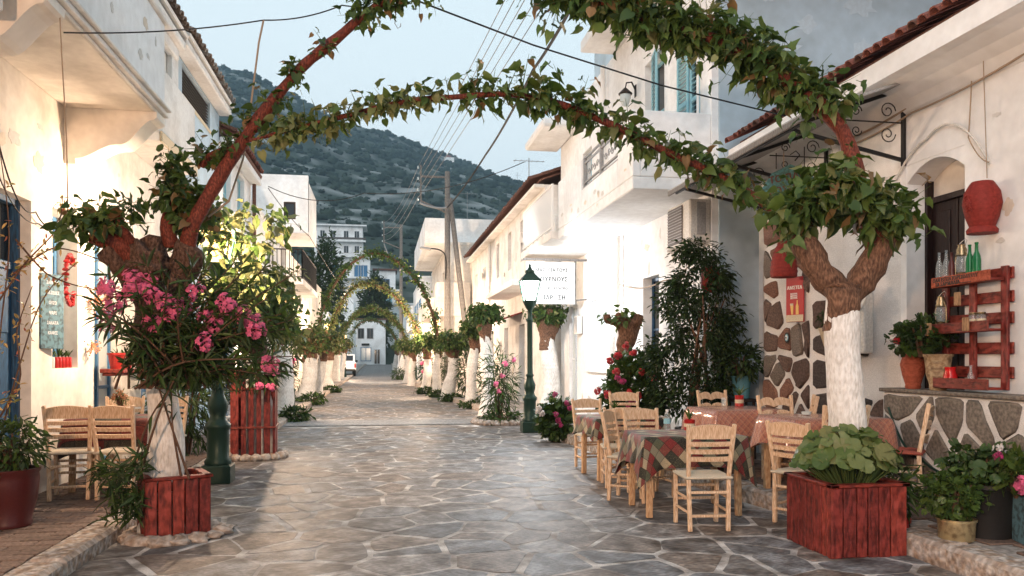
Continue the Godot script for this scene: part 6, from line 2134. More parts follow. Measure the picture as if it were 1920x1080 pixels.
func make_plants():
	var lance := lance_leaf(0.17)
	var oval := oval_leaf()
	var round0 := round_leaf(0)
	var round1 := round_leaf(2)
	var fl5 := flower_mesh(5, 0.25)
	var fl6 := flower_mesh(6, 0.45)
	# --- right red planter with geranium leaves
	var p := thing("wooden_planter", "red stained plank planter box round the right whitewashed tree", "planter", V(3.60, 0.0, -5.58))
	plank_box(p, 0.62, 0.66, 0.53, 0.105, 0.010)
	var so := MB.new()
	so.box(V(0, 0.45, 0), V(0.57, 0.06, 0.61))
	obj("soil", so, M.soil, p)
	var ge := thing("geranium", "broad pale green round leaved geranium filling the right red planter", "plant", V(3.6, 0.48, -5.5))
	var stems := MB.new()
	for k in 240:
		var a := rng.randf() * TAU
		var r := sqrt(rng.randf())
		var q := V(3.58 + cos(a) * r * 0.40, 0, -5.52 + sin(a) * r * 0.36)
		var top := 0.58 + 0.36 * sqrt(maxf(0.0, 1.0 - r * r * 0.85)) * rng.randf_range(0.55, 1.1)
		if absf(q.x - 3.65) < 0.12 and absf(q.z + 5.62) < 0.12: q.z += 0.25
		q.y = top
		var out := V(cos(a) * r, 0, sin(a) * r)
		var nrm := (V(0, 0.8, 0.35) + out * 0.9 + rdir() * 0.35).normalized()
		var s := rng.randf_range(0.075, 0.14)
		var x := nrm.cross(V(0.2, 0.1, 1).normalized()).normalized().rotated(nrm, rng.randf() * TAU)
		var o := inst("leaf", [round0, round1][k % 2], M["leaf%d" % [3, 6, 6, 4, 2, 3][rng.randi() % 6]], ge)
		o.transform = Transform3D(Basis(x, nrm, x.cross(nrm)).scaled_local(Vector3.ONE * s), q - ge.position)
		stems.tube([V(3.6 + out.x * 0.15, 0.5, -5.53 + out.z * 0.15), q - nrm * s * 0.3], [0.006, 0.004], 4)
	obj("stems", stems, M.green_stem, ge, true)
	# --- left red planter with the oleander
	var p2 := thing("wooden_planter", "small red stained plank planter at the foot of the left tree", "planter", V(-1.73, 0.03, -6.92), 0.42)
	plank_box(p2, 0.50, 0.48, 0.47, 0.10, 0.010)
	so = MB.new()
	so.box(V(0, 0.40, 0), V(0.45, 0.05, 0.43))
	obj("soil", so, M.soil, p2)
	var rb := thing("rubble_footing", "low rubble and cement footing under the left red planter", "footing", V(-1.73, 0, -6.9))
	for k in 16:
		var a := TAU * k / 16
		var m := MB.new()
		lump(m, V(cos(a) * rng.randf_range(0.32, 0.38), 0.02, sin(a) * rng.randf_range(0.32, 0.38)), V(rng.randf_range(0.06, 0.13), rng.randf_range(0.03, 0.06), rng.randf_range(0.06, 0.12)), 10, 8, k, 0.3)
		obj("stone", m, M.kerb_white, rb)
	var ol := thing("oleander", "tall oleander with pink flower heads in front of the left tree", "shrub", V(-1.72, 0.45, -6.72))
	var st := MB.new()
	var xs: Array[Transform3D] = []
	var tips := []
	for k in 76:
		var e := V(-1.34 + rng.randfn(0, 0.40), rng.randf_range(1.28, 2.30), -6.55 + rng.randfn(0, 0.2))
		e.x = clampf(e.x, -2.15, -0.72)
		var b := V([-2.02, -1.95, -1.62, -1.56][k % 4], 0.5, -6.72) if k < 4 else V(-1.72 + rng.randfn(0, 0.16), 1.25, -6.6)
		var pt := bez([b, b.lerp(e, 0.45) + V(-0.03, 0.10, 0.03), e], 9)
		var rr := []
		for i in 9: rr.append(0.012 - 0.001 * i)
		st.tube(pt, rr, 5)
		tips.append(e)
		for i in (30 if k >= 4 else 14):
			var t := (0.2 if k >= 4 else 0.5) + (0.8 if k >= 4 else 0.5) * pow(rng.randf(), 0.8)
			var q: Vector3 = pt[mini(int(t * 8), 7)].lerp(pt[mini(int(t * 8) + 1, 8)], fmod(t * 8, 1.0))
			var d: Vector3 = ((pt[8] - pt[6]).normalized() * 0.6 + rdir() * 0.9 + V(0, -0.25 + 0.5 * (t - 0.5), 0)).normalized()
			xs.append(leaf_xf(q, d, rng.randf_range(0.10, 0.19), 0.6))
	# low shoots at the left of the planter
	for k in 26:
		var b := V(-2.0 + rng.randfn(0, 0.1), rng.randf_range(0.2, 0.75), -6.6 + rng.randfn(0, 0.1))
		for i in 16: xs.append(leaf_xf(b + rdir() * 0.05, (rdir() + V(-0.2, 0.25, 0.2)).normalized(), rng.randf_range(0.09, 0.16), 0.6))
	obj("stems", st, M.twig, ol, true)
	add_leaves(ol, xs, [lance], 0, [1, 2, 1, 3, 5, 0])
	var fp := []
	for q in [[228, 545], [250, 560], [275, 545], [300, 560], [322, 575], [345, 580], [222, 610], [330, 590], [385, 590], [398, 605], [300, 608], [470, 610], [455, 595], [480, 620], [290, 535], [265, 530], [238, 575], [505, 688], [388, 640]]:
		pass
	for q in [[-2.19, 2.02], [-2.08, 1.96], [-1.98, 2.03], [-1.86, 1.97], [-1.75, 1.90], [-1.66, 1.88], [-2.21, 1.74], [-1.71, 1.84], [-1.48, 1.83], [-1.42, 1.76], [-1.86, 1.74], [-1.13, 1.76], [-1.19, 1.82], [-1.08, 1.71], [-1.92, 2.08], [-2.03, 2.10], [-2.14, 1.88], [-1.0, 1.42], [-1.47, 1.60], [-1.55, 2.0], [-1.3, 1.9]]:
		fp.append(V(q[0] + 0.10, q[1] + 0.02, -6.42 + rng.randfn(0, 0.06)))
	blooms(ol, fp, M.petal_pink, fl5, 0.027, 30, 0.085)
	# --- big maroon pot at the left edge with dark leafy plant
	var mp := pot("glazed_pot", "large dark maroon glazed pot at the left edge of the lane", V(-3.02, 0.12, -6.95), [Vector2(0, 0), Vector2(0.17, 0), Vector2(0.175, 0.03), Vector2(0.165, 0.05), Vector2(0.21, 0.22), Vector2(0.225, 0.38), Vector2(0.22, 0.43), Vector2(0.235, 0.45), Vector2(0.235, 0.47), Vector2(0.20, 0.47), Vector2(0.19, 0.40), Vector2(0, 0.40)], M.glaze_maroon, "plant pot", 0.42, 0.19)
	var b0 := bush("bushy_plant", "bushy plant with dark and reddish leaves in the maroon pot", "plant", V(-3.02, 0.52, -6.95), V(0.27, 0.24, 0.24), 520, oval, 0.085, [0, 5, 1, 2], 9, 0.3, "", 60)
	# --- dry creeper hanging at the left edge
	var cr := thing("creeper", "thin half dry creeper with yellowed leaves climbing beside the blue door", "climbing plant", V(-3.2, 0.5, -7.0))
	var cs := MB.new()
	var cx: Array[Transform3D] = []
	for q in [[V(-3.25, 0.5, -7.2), V(-3.2, 1.6, -7.2), V(-3.1, 2.5, -7.15), V(-3.2, 3.3, -7.2)], [V(-3.2, 0.6, -7.1), V(-3.05, 1.4, -7.2), V(-2.9, 2.0, -7.3), V(-2.7, 2.35, -7.5)], [V(-3.1, 2.2, -7.2), V(-2.8, 2.45, -7.3), V(-2.5, 2.38, -7.4), V(-2.25, 2.36, -7.2)], [V(-3.15, 1.0, -7.1), V(-2.95, 1.35, -7.0), V(-3.0, 1.7, -7.05), V(-2.9, 2.1, -7.1)], [V(-3.2, 1.9, -7.1), V(-2.95, 2.3, -7.1), V(-2.75, 2.6, -7.2), V(-2.72, 2.9, -7.25)], [V(-3.05, 2.5, -7.15), V(-2.8, 2.2, -7.2), V(-2.5, 2.1, -7.3), V(-2.3, 2.05, -7.3)]]:
		var pt := bez(q, 26)
		var rr := []
		for i in 26: rr.append(0.009 - 0.0002 * i)
		cs.tube(pt, rr, 5)
		for i in 70:
			var c: Vector3 = pt[2 + rng.randi() % 24]
			if rough_noise.get_noise_3dv(c * 1.3) < -0.02: continue
			cx.append(leaf_xf(c + rdir() * 0.035, rdir(), rng.randf_range(0.035, 0.07)))
	obj("stem", cs, M.twig, cr, true)
	var yc: Array[Color] = [Color(0.42, 0.27, 0.10), Color(0.34, 0.24, 0.09), Color(0.46, 0.32, 0.14), Color(0.30, 0.10, 0.06), Color(0.20, 0.19, 0.06)]
	many("foliage", cr, oval, cx, yc, M.leaf_tint)
	# --- tall red pallet box
	var pb := thing("pallet_planter", "tall red tree guard of upright pallet slats on the left", "tree guard", V(-1.86, 0.06, -12.0), 0.06)
	plank_box(pb, 0.62, 0.62, 1.28, 0.118, 0.035, false, "slat")
	for y in [0.42, 0.98, 1.26]:
		for s in 4:
			var B := Basis(Vector3.UP, s * PI / 2)
			var m := MB.new()
			m.box(B * V(0, y, 0.318), V(0.64, 0.03, 0.02), 0.004, B)
			obj("crossbar", m, M.red_plank_h1, pb)
	var rs := thing("rubble_footing", "ring of rough pale stones at the foot of the tall red tree guard", "footing", V(-1.86, 0, -12.0))
	for k in 18:
		var a := TAU * k / 18
		var m := MB.new()
		lump(m, V(cos(a) * 0.40, 0.04, sin(a) * 0.40), V(0.09, 0.07, 0.08), 8, 6, k + 30, 0.2)
		obj("stone", m, M.kerb_white, rs)
	var bo := bush("oleander", "pink flowering oleander sprig spilling over the tall red tree guard", "shrub", V(-1.70, 1.12, -11.66), V(0.30, 0.13, 0.12), 150, lance, 0.2, [1, 2, 5], 5, 0.1)
	blooms(bo, [V(-1.62, 1.34, -11.55), V(-1.5, 1.30, -11.55), V(-1.72, 1.1, -11.5), V(-1.56, 1.08, -11.5)], M.petal_pink, fl5, 0.035, 16, 0.06)
	# --- beds round the left trees
	for q in [[V(-2.0, 0.0, -18.6), V(0.36, 0.16, 0.34), "leafy ground bush at the foot of the second left white trunk"], [V(-2.15, 0.0, -25.0), V(0.46, 0.18, 0.4), "leafy ground bush at the foot of the twin white trunk"], [V(-2.1, 0.0, -33.6), V(0.4, 0.14, 0.4), "low green bed beside the fourth left white trunk"], [V(2.75, 0.0, -22.6), V(0.5, 0.12, 0.4), "low weeds round the slim Y headed tree on the right"], [V(2.35, 0.0, -26.2), V(0.42, 0.12, 0.4), "low weeds round the second tree of the close right row"], [V(2.1, 0.0, -29.1), V(0.36, 0.12, 0.4), "low weeds round the third tree of the close right row"], [V(1.8, 0.0, -31.8), V(0.4, 0.14, 0.4), "low weeds round the leaning tree of the right row"]]:
		bush("ground_bush", q[2], "bush", q[0], q[1], 420, oval, 0.13, [0, 1, 2], 4, 0.4, "low planting round the tree feet")
	# --- left mid shrubs hiding the house fronts
	bush("tall_shrub", "dark tall shrub between the green lantern post and the red tree guard", "shrub", V(-2.75, 0.1, -11.6), V(0.5, 0.85, 0.5), 900, lance, 0.2, [0, 1, 5], 6, 0.3)
	bush("tall_shrub", "dark oleander shrub behind the second left white trunk", "shrub", V(-2.9, 0.1, -18.2), V(0.5, 0.95, 0.6), 700, lance, 0.22, [0, 1, 5], 6, 0.3)
	var pr := bush("tall_shrub", "shrub with pink flowers behind the twin white trunk on the left", "shrub", V(-2.95, 0.1, -23.6), V(0.5, 0.9, 0.6), 600, lance, 0.22, [0, 1, 5], 6, 0.3)
	blooms(pr, [V(-2.6, 1.1, -23.1), V(-2.55, 1.4, -23.3), V(-2.7, 1.65, -23.1)], M.petal_magenta, fl5, 0.06, 12, 0.08)
	# --- right oleander in the stone ringed bed
	var ro := bush("oleander", "slender oleander with few pink flowers in the stone edged bed by the right lantern", "shrub", V(2.62, 0.05, -17.2), V(0.42, 0.82, 0.36), 620, lance, 0.2, [0, 1, 2, 5], 7, 0.15)
	blooms(ro, [V(2.7, 1.35, -16.9), V(2.5, 0.9, -16.9), V(2.62, 1.1, -16.85), V(2.9, 1.45, -16.95), V(2.55, 0.75, -16.85)], M.petal_pink, fl5, 0.035, 12, 0.06)
	var bed := thing("stone_edging", "low ring of pale stones round the oleander bed on the right", "edging", V(2.65, 0, -17.3))
	for k in 20:
		var a := TAU * k / 20
		var m := MB.new()
		lump(m, V(cos(a) * 0.55, 0.05, sin(a) * 0.6), V(0.12, 0.08, 0.1), 8, 6, k + 60, 0.2)
		obj("stone", m, M.kerb_white, bed)
	bush("ground_bush", "low weeds inside the stone edged bed on the right", "bush", V(2.65, 0.02, -17.1), V(0.5, 0.14, 0.45), 420, oval, 0.12, [0, 1, 2], 4, 0.4)
	for q in [[V(2.35, 0.1, -25.9), "thin dark oleander behind the second tree of the close right row"], [V(2.2, 0.1, -31.2), "thin dark oleander behind the leaning tree of the right row"]]:
		bush("oleander", q[1], "shrub", q[0] + V(0.55, 0, 0), V(0.4, 0.95, 0.4), 420, lance, 0.24, [0, 1, 5], 6, 0.2)
	var fo := bush("oleander", "pink flowering oleander far along the right row", "shrub", V(2.2, 0.1, -38.0), V(0.45, 0.8, 0.5), 380, lance, 0.26, [0, 1, 5], 6, 0.2)
	blooms(fo, [V(1.95, 1.2, -37.4), V(2.2, 1.0, -37.3), V(2.0, 0.8, -37.3), V(2.3, 1.4, -37.4)], M.petal_pink, fl5, 0.07, 12, 0.1)
	# --- geranium bush at the foot of the right lantern
	var gb := bush("geranium", "round geranium bush with white and pink flowers at the foot of the right lantern", "shrub", V(3.02, 0.0, -13.35), V(0.34, 0.40, 0.32), 460, round0, 0.13, [0, 1, 1, 2], 7, 0.5, "", 110, 1.0)
	blooms(gb, [V(2.70, 0.62, -13.15), V(2.74, 0.52, -13.1), V(2.68, 0.56, -13.15)], M.petal_white, fl6, 0.028, 18, 0.05)
	blooms(gb, [V(3.0, 0.42, -12.98), V(2.96, 0.52, -13.0), V(3.18, 0.7, -13.1), V(3.22, 0.62, -13.05), V(2.98, 0.86, -13.1), V(3.05, 0.34, -12.97)], M.petal_magenta, fl6, 0.026, 18, 0.045)
	# --- red flowering bush by the tables
	var rbush := bush("geranium", "tall bush with red flower heads left of the dark ficus", "shrub", V(3.62, 0.14, -10.95), V(0.44, 0.72, 0.4), 1100, round0, 0.115, [0, 1, 2, 1, 2], 9, 0.55, "", 180, 1.0)
	blooms(rbush, [V(3.32, 1.52, -10.6), V(3.44, 1.66, -10.6), V(3.28, 1.30, -10.55), V(3.52, 1.56, -10.5), V(3.16, 0.98, -10.6), V(3.46, 1.0, -10.5), V(3.62, 1.3, -10.45), V(3.82, 1.22, -10.5), V(3.58, 0.95, -10.5), V(3.05, 1.02, -10.7), V(3.2, 1.45, -10.6)], M.petal_red, fl6, 0.03, 20, 0.05)
	blooms(rbush, [V(3.3, 1.20, -10.55), V(3.36, 1.16, -10.5), V(3.5, 0.86, -10.5), V(3.44, 0.80, -10.5)], M.petal_magenta, fl6, 0.028, 18, 0.045)
	# --- the ficus
	var fi := thing("ficus_tree", "dense dark green ficus tree behind the cafe tables", "tree", V(4.22, 0.14, -10.0))
	var ft := MB.new()
	var fx: Array[Transform3D] = []
	for k in 7:
		var b := V(4.22 + rng.randfn(0, 0.06), 0.3, -9.95 + rng.randfn(0, 0.06))
		ft.tube(bez([b, b + V(rng.randfn(0, 0.12), 0.9, rng.randfn(0, 0.1)), b + V(rng.randfn(0, 0.25), 2.0, rng.randfn(0, 0.2))], 8), [0.03, 0.028, 0.026, 0.024, 0.02, 0.016, 0.012, 0.008], 7)
	obj("trunk", ft, M.bark, fi, true)
	var fnz := FastNoiseLite.new()
	fnz.seed = 5; fnz.frequency = 1.3
	var clumps := []
	for k in 175:
		var y := rng.randf_range(0.75, 3.0)
		var rr := 0.50 * (1.0 - pow(absf((y - 1.75) / 1.45), 2.2)) + 0.1
		var a := rng.randf() * TAU
		var r := rr * sqrt(rng.randf_range(0.25, 1.0))
		var c := V(4.2 + cos(a) * r + 0.08 * (y - 1.7), y, -10.0 + sin(a) * r * 0.9)
		for i in 46:
			var d := rdir()
			fx.append(leaf_xf(c + d * rng.randf_range(0.03, 0.17), (d + V(0, -0.5, 0) + V(cos(a), 0, sin(a)) * 0.5).normalized(), rng.randf_range(0.055, 0.095), 0.8))
	for k in 90: fx.append(leaf_xf(V(4.62, 1.7, -9.6) + rdir() * V(0.22, 0.28, 0.22) * rng.randf_range(0.5, 1.0), rdir(), 0.085))
	add_leaves(fi, fx, [oval], 0, [0, 0, 5, 1, 0], "leaf", "foliage", 0.75)
	pot("tub", "dark tub under the ficus behind the tables", V(4.22, 0.14, -10.0), [Vector2(0, 0), Vector2(0.2, 0), Vector2(0.25, 0.36), Vector2(0.27, 0.37), Vector2(0.27, 0.4), Vector2(0.22, 0.4), Vector2(0.2, 0.35), Vector2(0, 0.35)], M.pot_black)
	# blue bucket plant by the brown door
	pot("blue_bucket", "blue bucket with a bushy plant before the brown door", V(4.78, 0.95, -9.75), [Vector2(0, 0), Vector2(0.10, 0), Vector2(0.13, 0.28), Vector2(0.138, 0.28), Vector2(0.138, 0.3), Vector2(0.11, 0.3), Vector2(0.1, 0.26), Vector2(0, 0.26)], M.pot_blue, "plant pot", 0.27, 0.1)
	var stand := thing("stool", "dark wooden stand holding the blue bucket", "stand", V(4.78, 0.14, -9.75))
	var sm := MB.new()
	sm.box(V(0, 0.785, 0), V(0.32, 0.04, 0.3), 0.005)
	for sx in [-1.0, 1.0]:
		for sz in [-1.0, 1.0]: sm.bar(V(sx * 0.13, 0, sz * 0.12), V(sx * 0.12, 0.77, sz * 0.11), 0.03, 0.03)
	obj("frame", sm, M.dark_wood, stand)
	bush("bushy_plant", "bushy dark plant growing in the blue bucket", "plant", V(4.74, 1.2, -9.7), V(0.34, 0.26, 0.3), 420, oval, 0.1, [0, 1, 5], 6, 0.3)
	# --- pots on the ledge
	pot("clay_urn", "tall orange clay urn on the ledge under the brown shutters", V(5.17, 1.19, -6.86), [Vector2(0, 0), Vector2(0.065, 0), Vector2(0.075, 0.02), Vector2(0.07, 0.04), Vector2(0.10, 0.14), Vector2(0.118, 0.24), Vector2(0.10, 0.31), Vector2(0.085, 0.335), Vector2(0.105, 0.36), Vector2(0.105, 0.375), Vector2(0.085, 0.37), Vector2(0.07, 0.33), Vector2(0, 0.32)], M.terracotta)
	pot("clay_pot", "weathered cream clay pot on the ledge beside the red shelf", V(5.16, 1.19, -6.50), [Vector2(0, 0), Vector2(0.07, 0), Vector2(0.08, 0.03), Vector2(0.075, 0.05), Vector2(0.105, 0.16), Vector2(0.11, 0.24), Vector2(0.12, 0.31), Vector2(0.132, 0.32), Vector2(0.132, 0.34), Vector2(0.11, 0.34), Vector2(0.1, 0.3), Vector2(0, 0.3)], M.clay_cream, "plant pot", 0.31, 0.1)
	var lp := bush("geranium", "leafy geranium with a red bloom in the pots on the ledge", "plant", V(5.12, 1.50, -6.66), V(0.27, 0.20, 0.33), 260, round0, 0.09, [0, 0, 1, 2], 6, 0.35, "", 120)
	blooms(lp, [V(4.95, 1.66, -6.78)], M.petal_red, fl6, 0.026, 18, 0.035)
	# --- pots at the right corner
	pot("paint_bucket", "gold coloured paint bucket planted with a leafy plant at the right corner", V(4.20, 0.155, -5.10), [Vector2(0, 0), Vector2(0.118, 0), Vector2(0.122, 0.01), Vector2(0.128, 0.135), Vector2(0.136, 0.138), Vector2(0.136, 0.155), Vector2(0.12, 0.155), Vector2(0.115, 0.13), Vector2(0, 0.13)], M.gold_tin, "plant pot", 0.14, 0.11)
	var pl := bush("bushy_plant", "bushy green plant with small round leaves in the gold paint bucket", "plant", V(4.18, 0.28, -5.12), V(0.235, 0.20, 0.22), 420, round1, 0.062, [1, 2, 2, 3], 8, 0.35, "", 200, 1.0)
	pot("black_tub", "big black plant tub at the right edge", V(4.52, 0.155, -5.18), [Vector2(0, 0), Vector2(0.17, 0), Vector2(0.2, 0.36), Vector2(0.215, 0.37), Vector2(0.215, 0.4), Vector2(0.18, 0.4), Vector2(0.17, 0.35), Vector2(0, 0.35)], M.pot_black, "plant pot", 0.37, 0.17)
	bush("geranium", "dark leafy plant in the big black tub", "plant", V(4.50, 0.50, -5.2), V(0.30, 0.17, 0.26), 260, round1, 0.085, [0, 1, 1], 7, 0.3, "", 80)
	var tin := thing("oil_tin", "square feta tin with a green and blue printed side at the right edge", "tin", V(4.66, 0.155, -4.86), -0.35)
	var tm := MB.new()
	tm.box(V(0, 0.17, 0), V(0.24, 0.34, 0.24), 0.006)
	obj("case", tm, M.board_blue, tin)
	var t1 := MB.new()
	t1.box(V(0, 0.15, 0.1205), V(0.225, 0.16, 0.003))
	obj("print", t1, M.leaf2, tin)
	var t2 := MB.new()
	t2.box(V(0, 0.04, 0.1205), V(0.225, 0.06, 0.003))
	obj("print", t2, M.blue_frame, tin)
	letters(tin, "FETA", V(0.0, 0.275, 0.121), 0.05, M.black_paint, Basis.IDENTITY, 0.2)
	var gp := bush("geranium", "geranium with a bright pink bloom in the feta tin", "plant", V(4.58, 0.48, -4.92), V(0.22, 0.18, 0.2), 150, round0, 0.10, [1, 2, 2, 3], 6, 0.35, "", 120)
	blooms(gp, [V(4.44, 0.60, -4.76)], M.petal_pink, fl6, 0.034, 30, 0.045)
	blooms(gp, [V(4.42, 0.78, -4.95)], M.petal_magenta, fl6, 0.02, 14, 0.03)
	blooms(gp, [V(4.47, 0.84, -5.0)], M.petal_white, fl6, 0.018, 10, 0.025)
	pot("red_pot", "small red plastic pot in the shade right of the big red planter", V(4.02, 0.02, -5.55), [Vector2(0, 0), Vector2(0.08, 0), Vector2(0.11, 0.18), Vector2(0.12, 0.18), Vector2(0.12, 0.21), Vector2(0.1, 0.21), Vector2(0, 0.17)], M.pot_red)
	bush("bushy_plant", "narrow leaved plant between the red planter and the gold bucket", "plant", V(4.04, 0.18, -5.6), V(0.2, 0.24, 0.2), 260, lance, 0.15, [0, 1, 2], 6, 0.2)
	# left mid: pots with pink flowers by the table
	var fw := pot("red_pot", "small red pot with dry pink flowers on the left table", V(-2.80, 0.885, -9.0), [Vector2(0, 0), Vector2(0.035, 0), Vector2(0.045, 0.09), Vector2(0.04, 0.09), Vector2(0, 0.08)], M.pot_red)
	var db := bush("dried_flowers", "bunch of dried pinkish flowers in the small red pot", "flowers", V(-2.80, 0.97, -9.0), V(0.09, 0.09, 0.09), 110, oval, 0.04, [4, 4], 8, 0.2)
	blooms(db, [V(-2.8, 1.12, -8.95), V(-2.85, 1.08, -8.92), V(-2.74, 1.08, -8.93)], M.straw, fl5, 0.015, 14, 0.04)
	# far plants
	bush("dark_shrub", "small dark shrub at the foot of the far right row", "shrub", V(1.15, rise(-52), -52.0), V(0.4, 0.36, 0.4), 300, lance, 0.3, [0, 1], 4, 0.3)
	var cyp := bush("dark_tree", "dark bushy tree beside the hillside houses beyond the black railing", "tree", V(-4.9, 0.8, -70.0), V(1.75, 5.7, 1.8), 4200, oval, 0.45, [0, 0, 5], 5, 0.35)
	bush("dark_tree", "dark bushy tree right of the white hillside house", "tree", V(-1.0, 2.0, -128.0), V(2.4, 6.4, 2.4), 3000, oval, 0.9, [0, 0, 5], 5, 0.35)
	bush("dark_tree", "dark round tree below the white hillside house", "tree", V(-6.5, 1.0, -124.0), V(2.6, 4.4, 2.6), 2400, oval, 0.8, [0, 5, 1], 5, 0.35)

func box_house(h: Node3D, a: Vector3, b: Vector3, m: Material, called := "wall"):
	var mb := MB.new()
	mb.span(a, b)
	obj(called, mb, m, h, true)

# windows on a face that looks towards +z
func front_window(h: Node3D, x: float, y: float, z: float, w: float, hh: float, m: Material, glass: Material):
	var f := MB.new()
	var t := 0.08
	f.span(V(x - w * 0.5, y, z + 0.002), V(x - w * 0.5 + t, y + hh, z + 0.06))
	f.span(V(x + w * 0.5 - t, y, z + 0.002), V(x + w * 0.5, y + hh, z + 0.06))
	f.span(V(x - w * 0.5 + t, y, z + 0.002), V(x + w * 0.5 - t, y + t, z + 0.06))
	f.span(V(x - w * 0.5 + t, y + hh - t, z + 0.002), V(x + w * 0.5 - t, y + hh, z + 0.06))
	f.span(V(x - t * 0.5, y + t, z + 0.002), V(x + t * 0.5, y + hh - t, z + 0.055))
	var o := obj("window", f, m, h, true)
	var g := MB.new()
	g.span(V(x - w * 0.5 + 0.02, y + 0.02, z + 0.004), V(x + w * 0.5 - 0.02, y + hh - 0.02, z + 0.02))
	obj("pane", g, glass, o, true)

func make_far_houses():
	# the house that closes the lane
	var e := thing("end_house", "white house closing the far end of the lane", "house", V(-2.0, 0.4, -114))
	box_house(e, V(-5.6, 0.2, -113.5), V(0.6, 6.9, -122), M.plaster)
	box_house(e, V(-5.8, 6.92, -113.2), V(0.8, 7.1, -122.2), M.tile_dark, "roof")
	for q in [[-2.9, 4.2, 0.9, 1.5], [-1.6, 4.2, 0.9, 1.5], [-4.6, 4.2, 0.9, 1.5]]: front_window(e, q[0], q[1], -113.5, q[2], q[3], M.pole_wood, M.glass_dark)
	front_window(e, -2.2, 0.95, -113.5, 1.5, 2.0, M.blue_frame, M.glass_milk)
	front_window(e, -0.6, 0.5, -113.5, 0.9, 2.2, M.white_wood, M.glass_dark)
	var lb := MB.new()
	lb.span(V(-2.8, 3.2, -113.4), V(-1.7, 3.5, -113.3))
	obj("shop_board", lb, M.iron_black, e, true)
	var pp := MB.new()
	pp.tube([V(-3.9, 0.4, -113.3), V(-3.9, 6.8, -113.3)], [0.12, 0.12], 7)
	obj("drainpipe", pp, M.twig, e, true)
	# hillside houses
	var h1 := thing("hillside_house", "long white three-storey house highest on the hillside", "house", V(-10, 26, -205))
	var g1 := 23.0
	box_house(h1, V(-16.3, g1 - 16, -196), V(-4.6, g1 + 11.0, -204), M.plaster)
	box_house(h1, V(-17.0, g1 + 11.0, -195.2), V(-3.6, g1 + 11.35, -204.5), M.plaster, "roof")
	box_house(h1, V(-15.3, g1 + 7.05, -194.7), V(-3.8, g1 + 7.4, -195.99), M.plaster, "balcony")
	box_house(h1, V(-15.3, g1 + 7.6, -194.75), V(-3.8, g1 + 8.1, -194.85), M.grille, "railing")
	box_house(h1, V(-15.3, g1 + 3.05, -194.7), V(-3.8, g1 + 3.4, -195.99), M.plaster, "balcony")
	for y in [g1 + 7.9, g1 + 4.2]:
		for x in [-14.3, -11.8, -8.6, -6.0]: front_window(h1, x, y, -196, 1.2, 2.0, M.white_wood, M.glass_dark)
	var h2 := thing("hillside_house", "white house with blue shuttered balcony doors below the long one", "house", V(-6, 12, -165))
	var g2 := 14.0
	box_house(h2, V(-10.3, g2 - 14, -160), V(-2.3, g2 + 8.4, -168), M.plaster)
	box_house(h2, V(-11.1, g2 + 3.4, -158.6), V(-1.5, g2 + 3.75, -159.99), M.plaster, "balcony")
	box_house(h2, V(-10.8, g2 + 7.7, -159.0), V(-1.9, g2 + 8.5, -159.99), M.plaster, "parapet")
	box_house(h2, V(-10.5, g2 + 8.42, -160.2), V(-2.1, g2 + 8.7, -168.2), M.tile, "roof")
	for x in [-9.1, -7.7, -4.8, -3.4]: front_window(h2, x, g2 + 3.8, -160, 1.2, 2.4, M.blue_frame, M.blue_frame)
	for x in [-8.4, -4.1]: front_window(h2, x, g2 + 3.8, -160.003, 1.1, 2.4, M.white_wood, M.glass_dark)
	front_window(h2, -4.9, g2 + 0.6, -160, 2.2, 1.4, M.white_wood, M.glass_milk)
	var h3 := thing("hillside_house", "small white house with blue window at the right of the shuttered one", "house", V(1, 10, -165))
	box_house(h3, V(-1.4, 0, -163), V(2.9, 19.5, -170), M.plaster)
	box_house(h3, V(-1.8, 19.52, -162.5), V(3.3, 19.9, -170.3), M.tile_dark, "roof")
	box_house(h3, V(-1.9, 15.2, -162.0), V(3.9, 15.6, -162.99), M.plaster, "balcony")
	front_window(h3, 0.9, 16.2, -163, 1.6, 1.6, M.blue_frame, M.glass_dark)
	front_window(h3, 1.2, 12.4, -163, 2.0, 1.6, M.blue_pale, M.blue_pale)
	var h4 := thing("hillside_house", "low white gabled house in front of the hillside below the black railing", "house", V(-5, 3, -96))
	box_house(h4, V(-6.4, 0, -92), V(-3.2, 8.2, -100), M.plaster)
	var gb := MB.new()
	gb.extrude(PackedVector2Array([Vector2(-6.4, 8.2), Vector2(-3.2, 8.2), Vector2(-4.9, 9.3)]), -99.9, -92.0)
	obj("gable", gb, M.plaster, h4, true)
	var h5 := thing("hillside_house", "pale flat house on the slope behind the end house", "house", V(2, 3, -140))
	box_house(h5, V(-1.5, 0, -134), V(9.0, 10.5, -142), M.plaster)
	box_house(h5, V(-1.8, 10.52, -133.6), V(9.3, 10.8, -142.2), M.plaster, "roof")
	for x in [-0.5, 2.0, 4.5]: front_window(h5, x, 7.4, -134, 1.3, 1.7, M.blue_pale, M.glass_dark)
	var ch := thing("chapel", "tiny white chapel on the right slope of the ridge", "chapel", V(68, hill_height(68, -800), -800))
	var y: float = ch.position.y
	box_house(ch, V(64, y - 3, -796), V(74, y + 6, -806), M.plaster)
	var dm := MB.new()
	dm.lathe([Vector2(3.4, 0), Vector2(3.2, 1.4), Vector2(2.2, 2.8), Vector2(0, 3.4)], 12, V(69, y + 6, -801))
	obj("dome", dm, M.tile, ch, true)

func cable(called: String, label: String, pts: Array, r: float, m: Material, sag := 0.0, group := ""):
	var mb := MB.new()
	var out := []
	for k in pts.size() - 1:
		var n := 14
		for i in n:
			var t := i / float(n)
			out.append(pts[k].lerp(pts[k + 1], t) - V(0, sag * 4.0 * t * (1.0 - t), 0))
	out.append(pts[pts.size() - 1])
	var rr := []
	for k in out.size(): rr.append(r)
	mb.tube(out, rr, 6)
	tag(obj(called, mb, m), label, "cable", group)

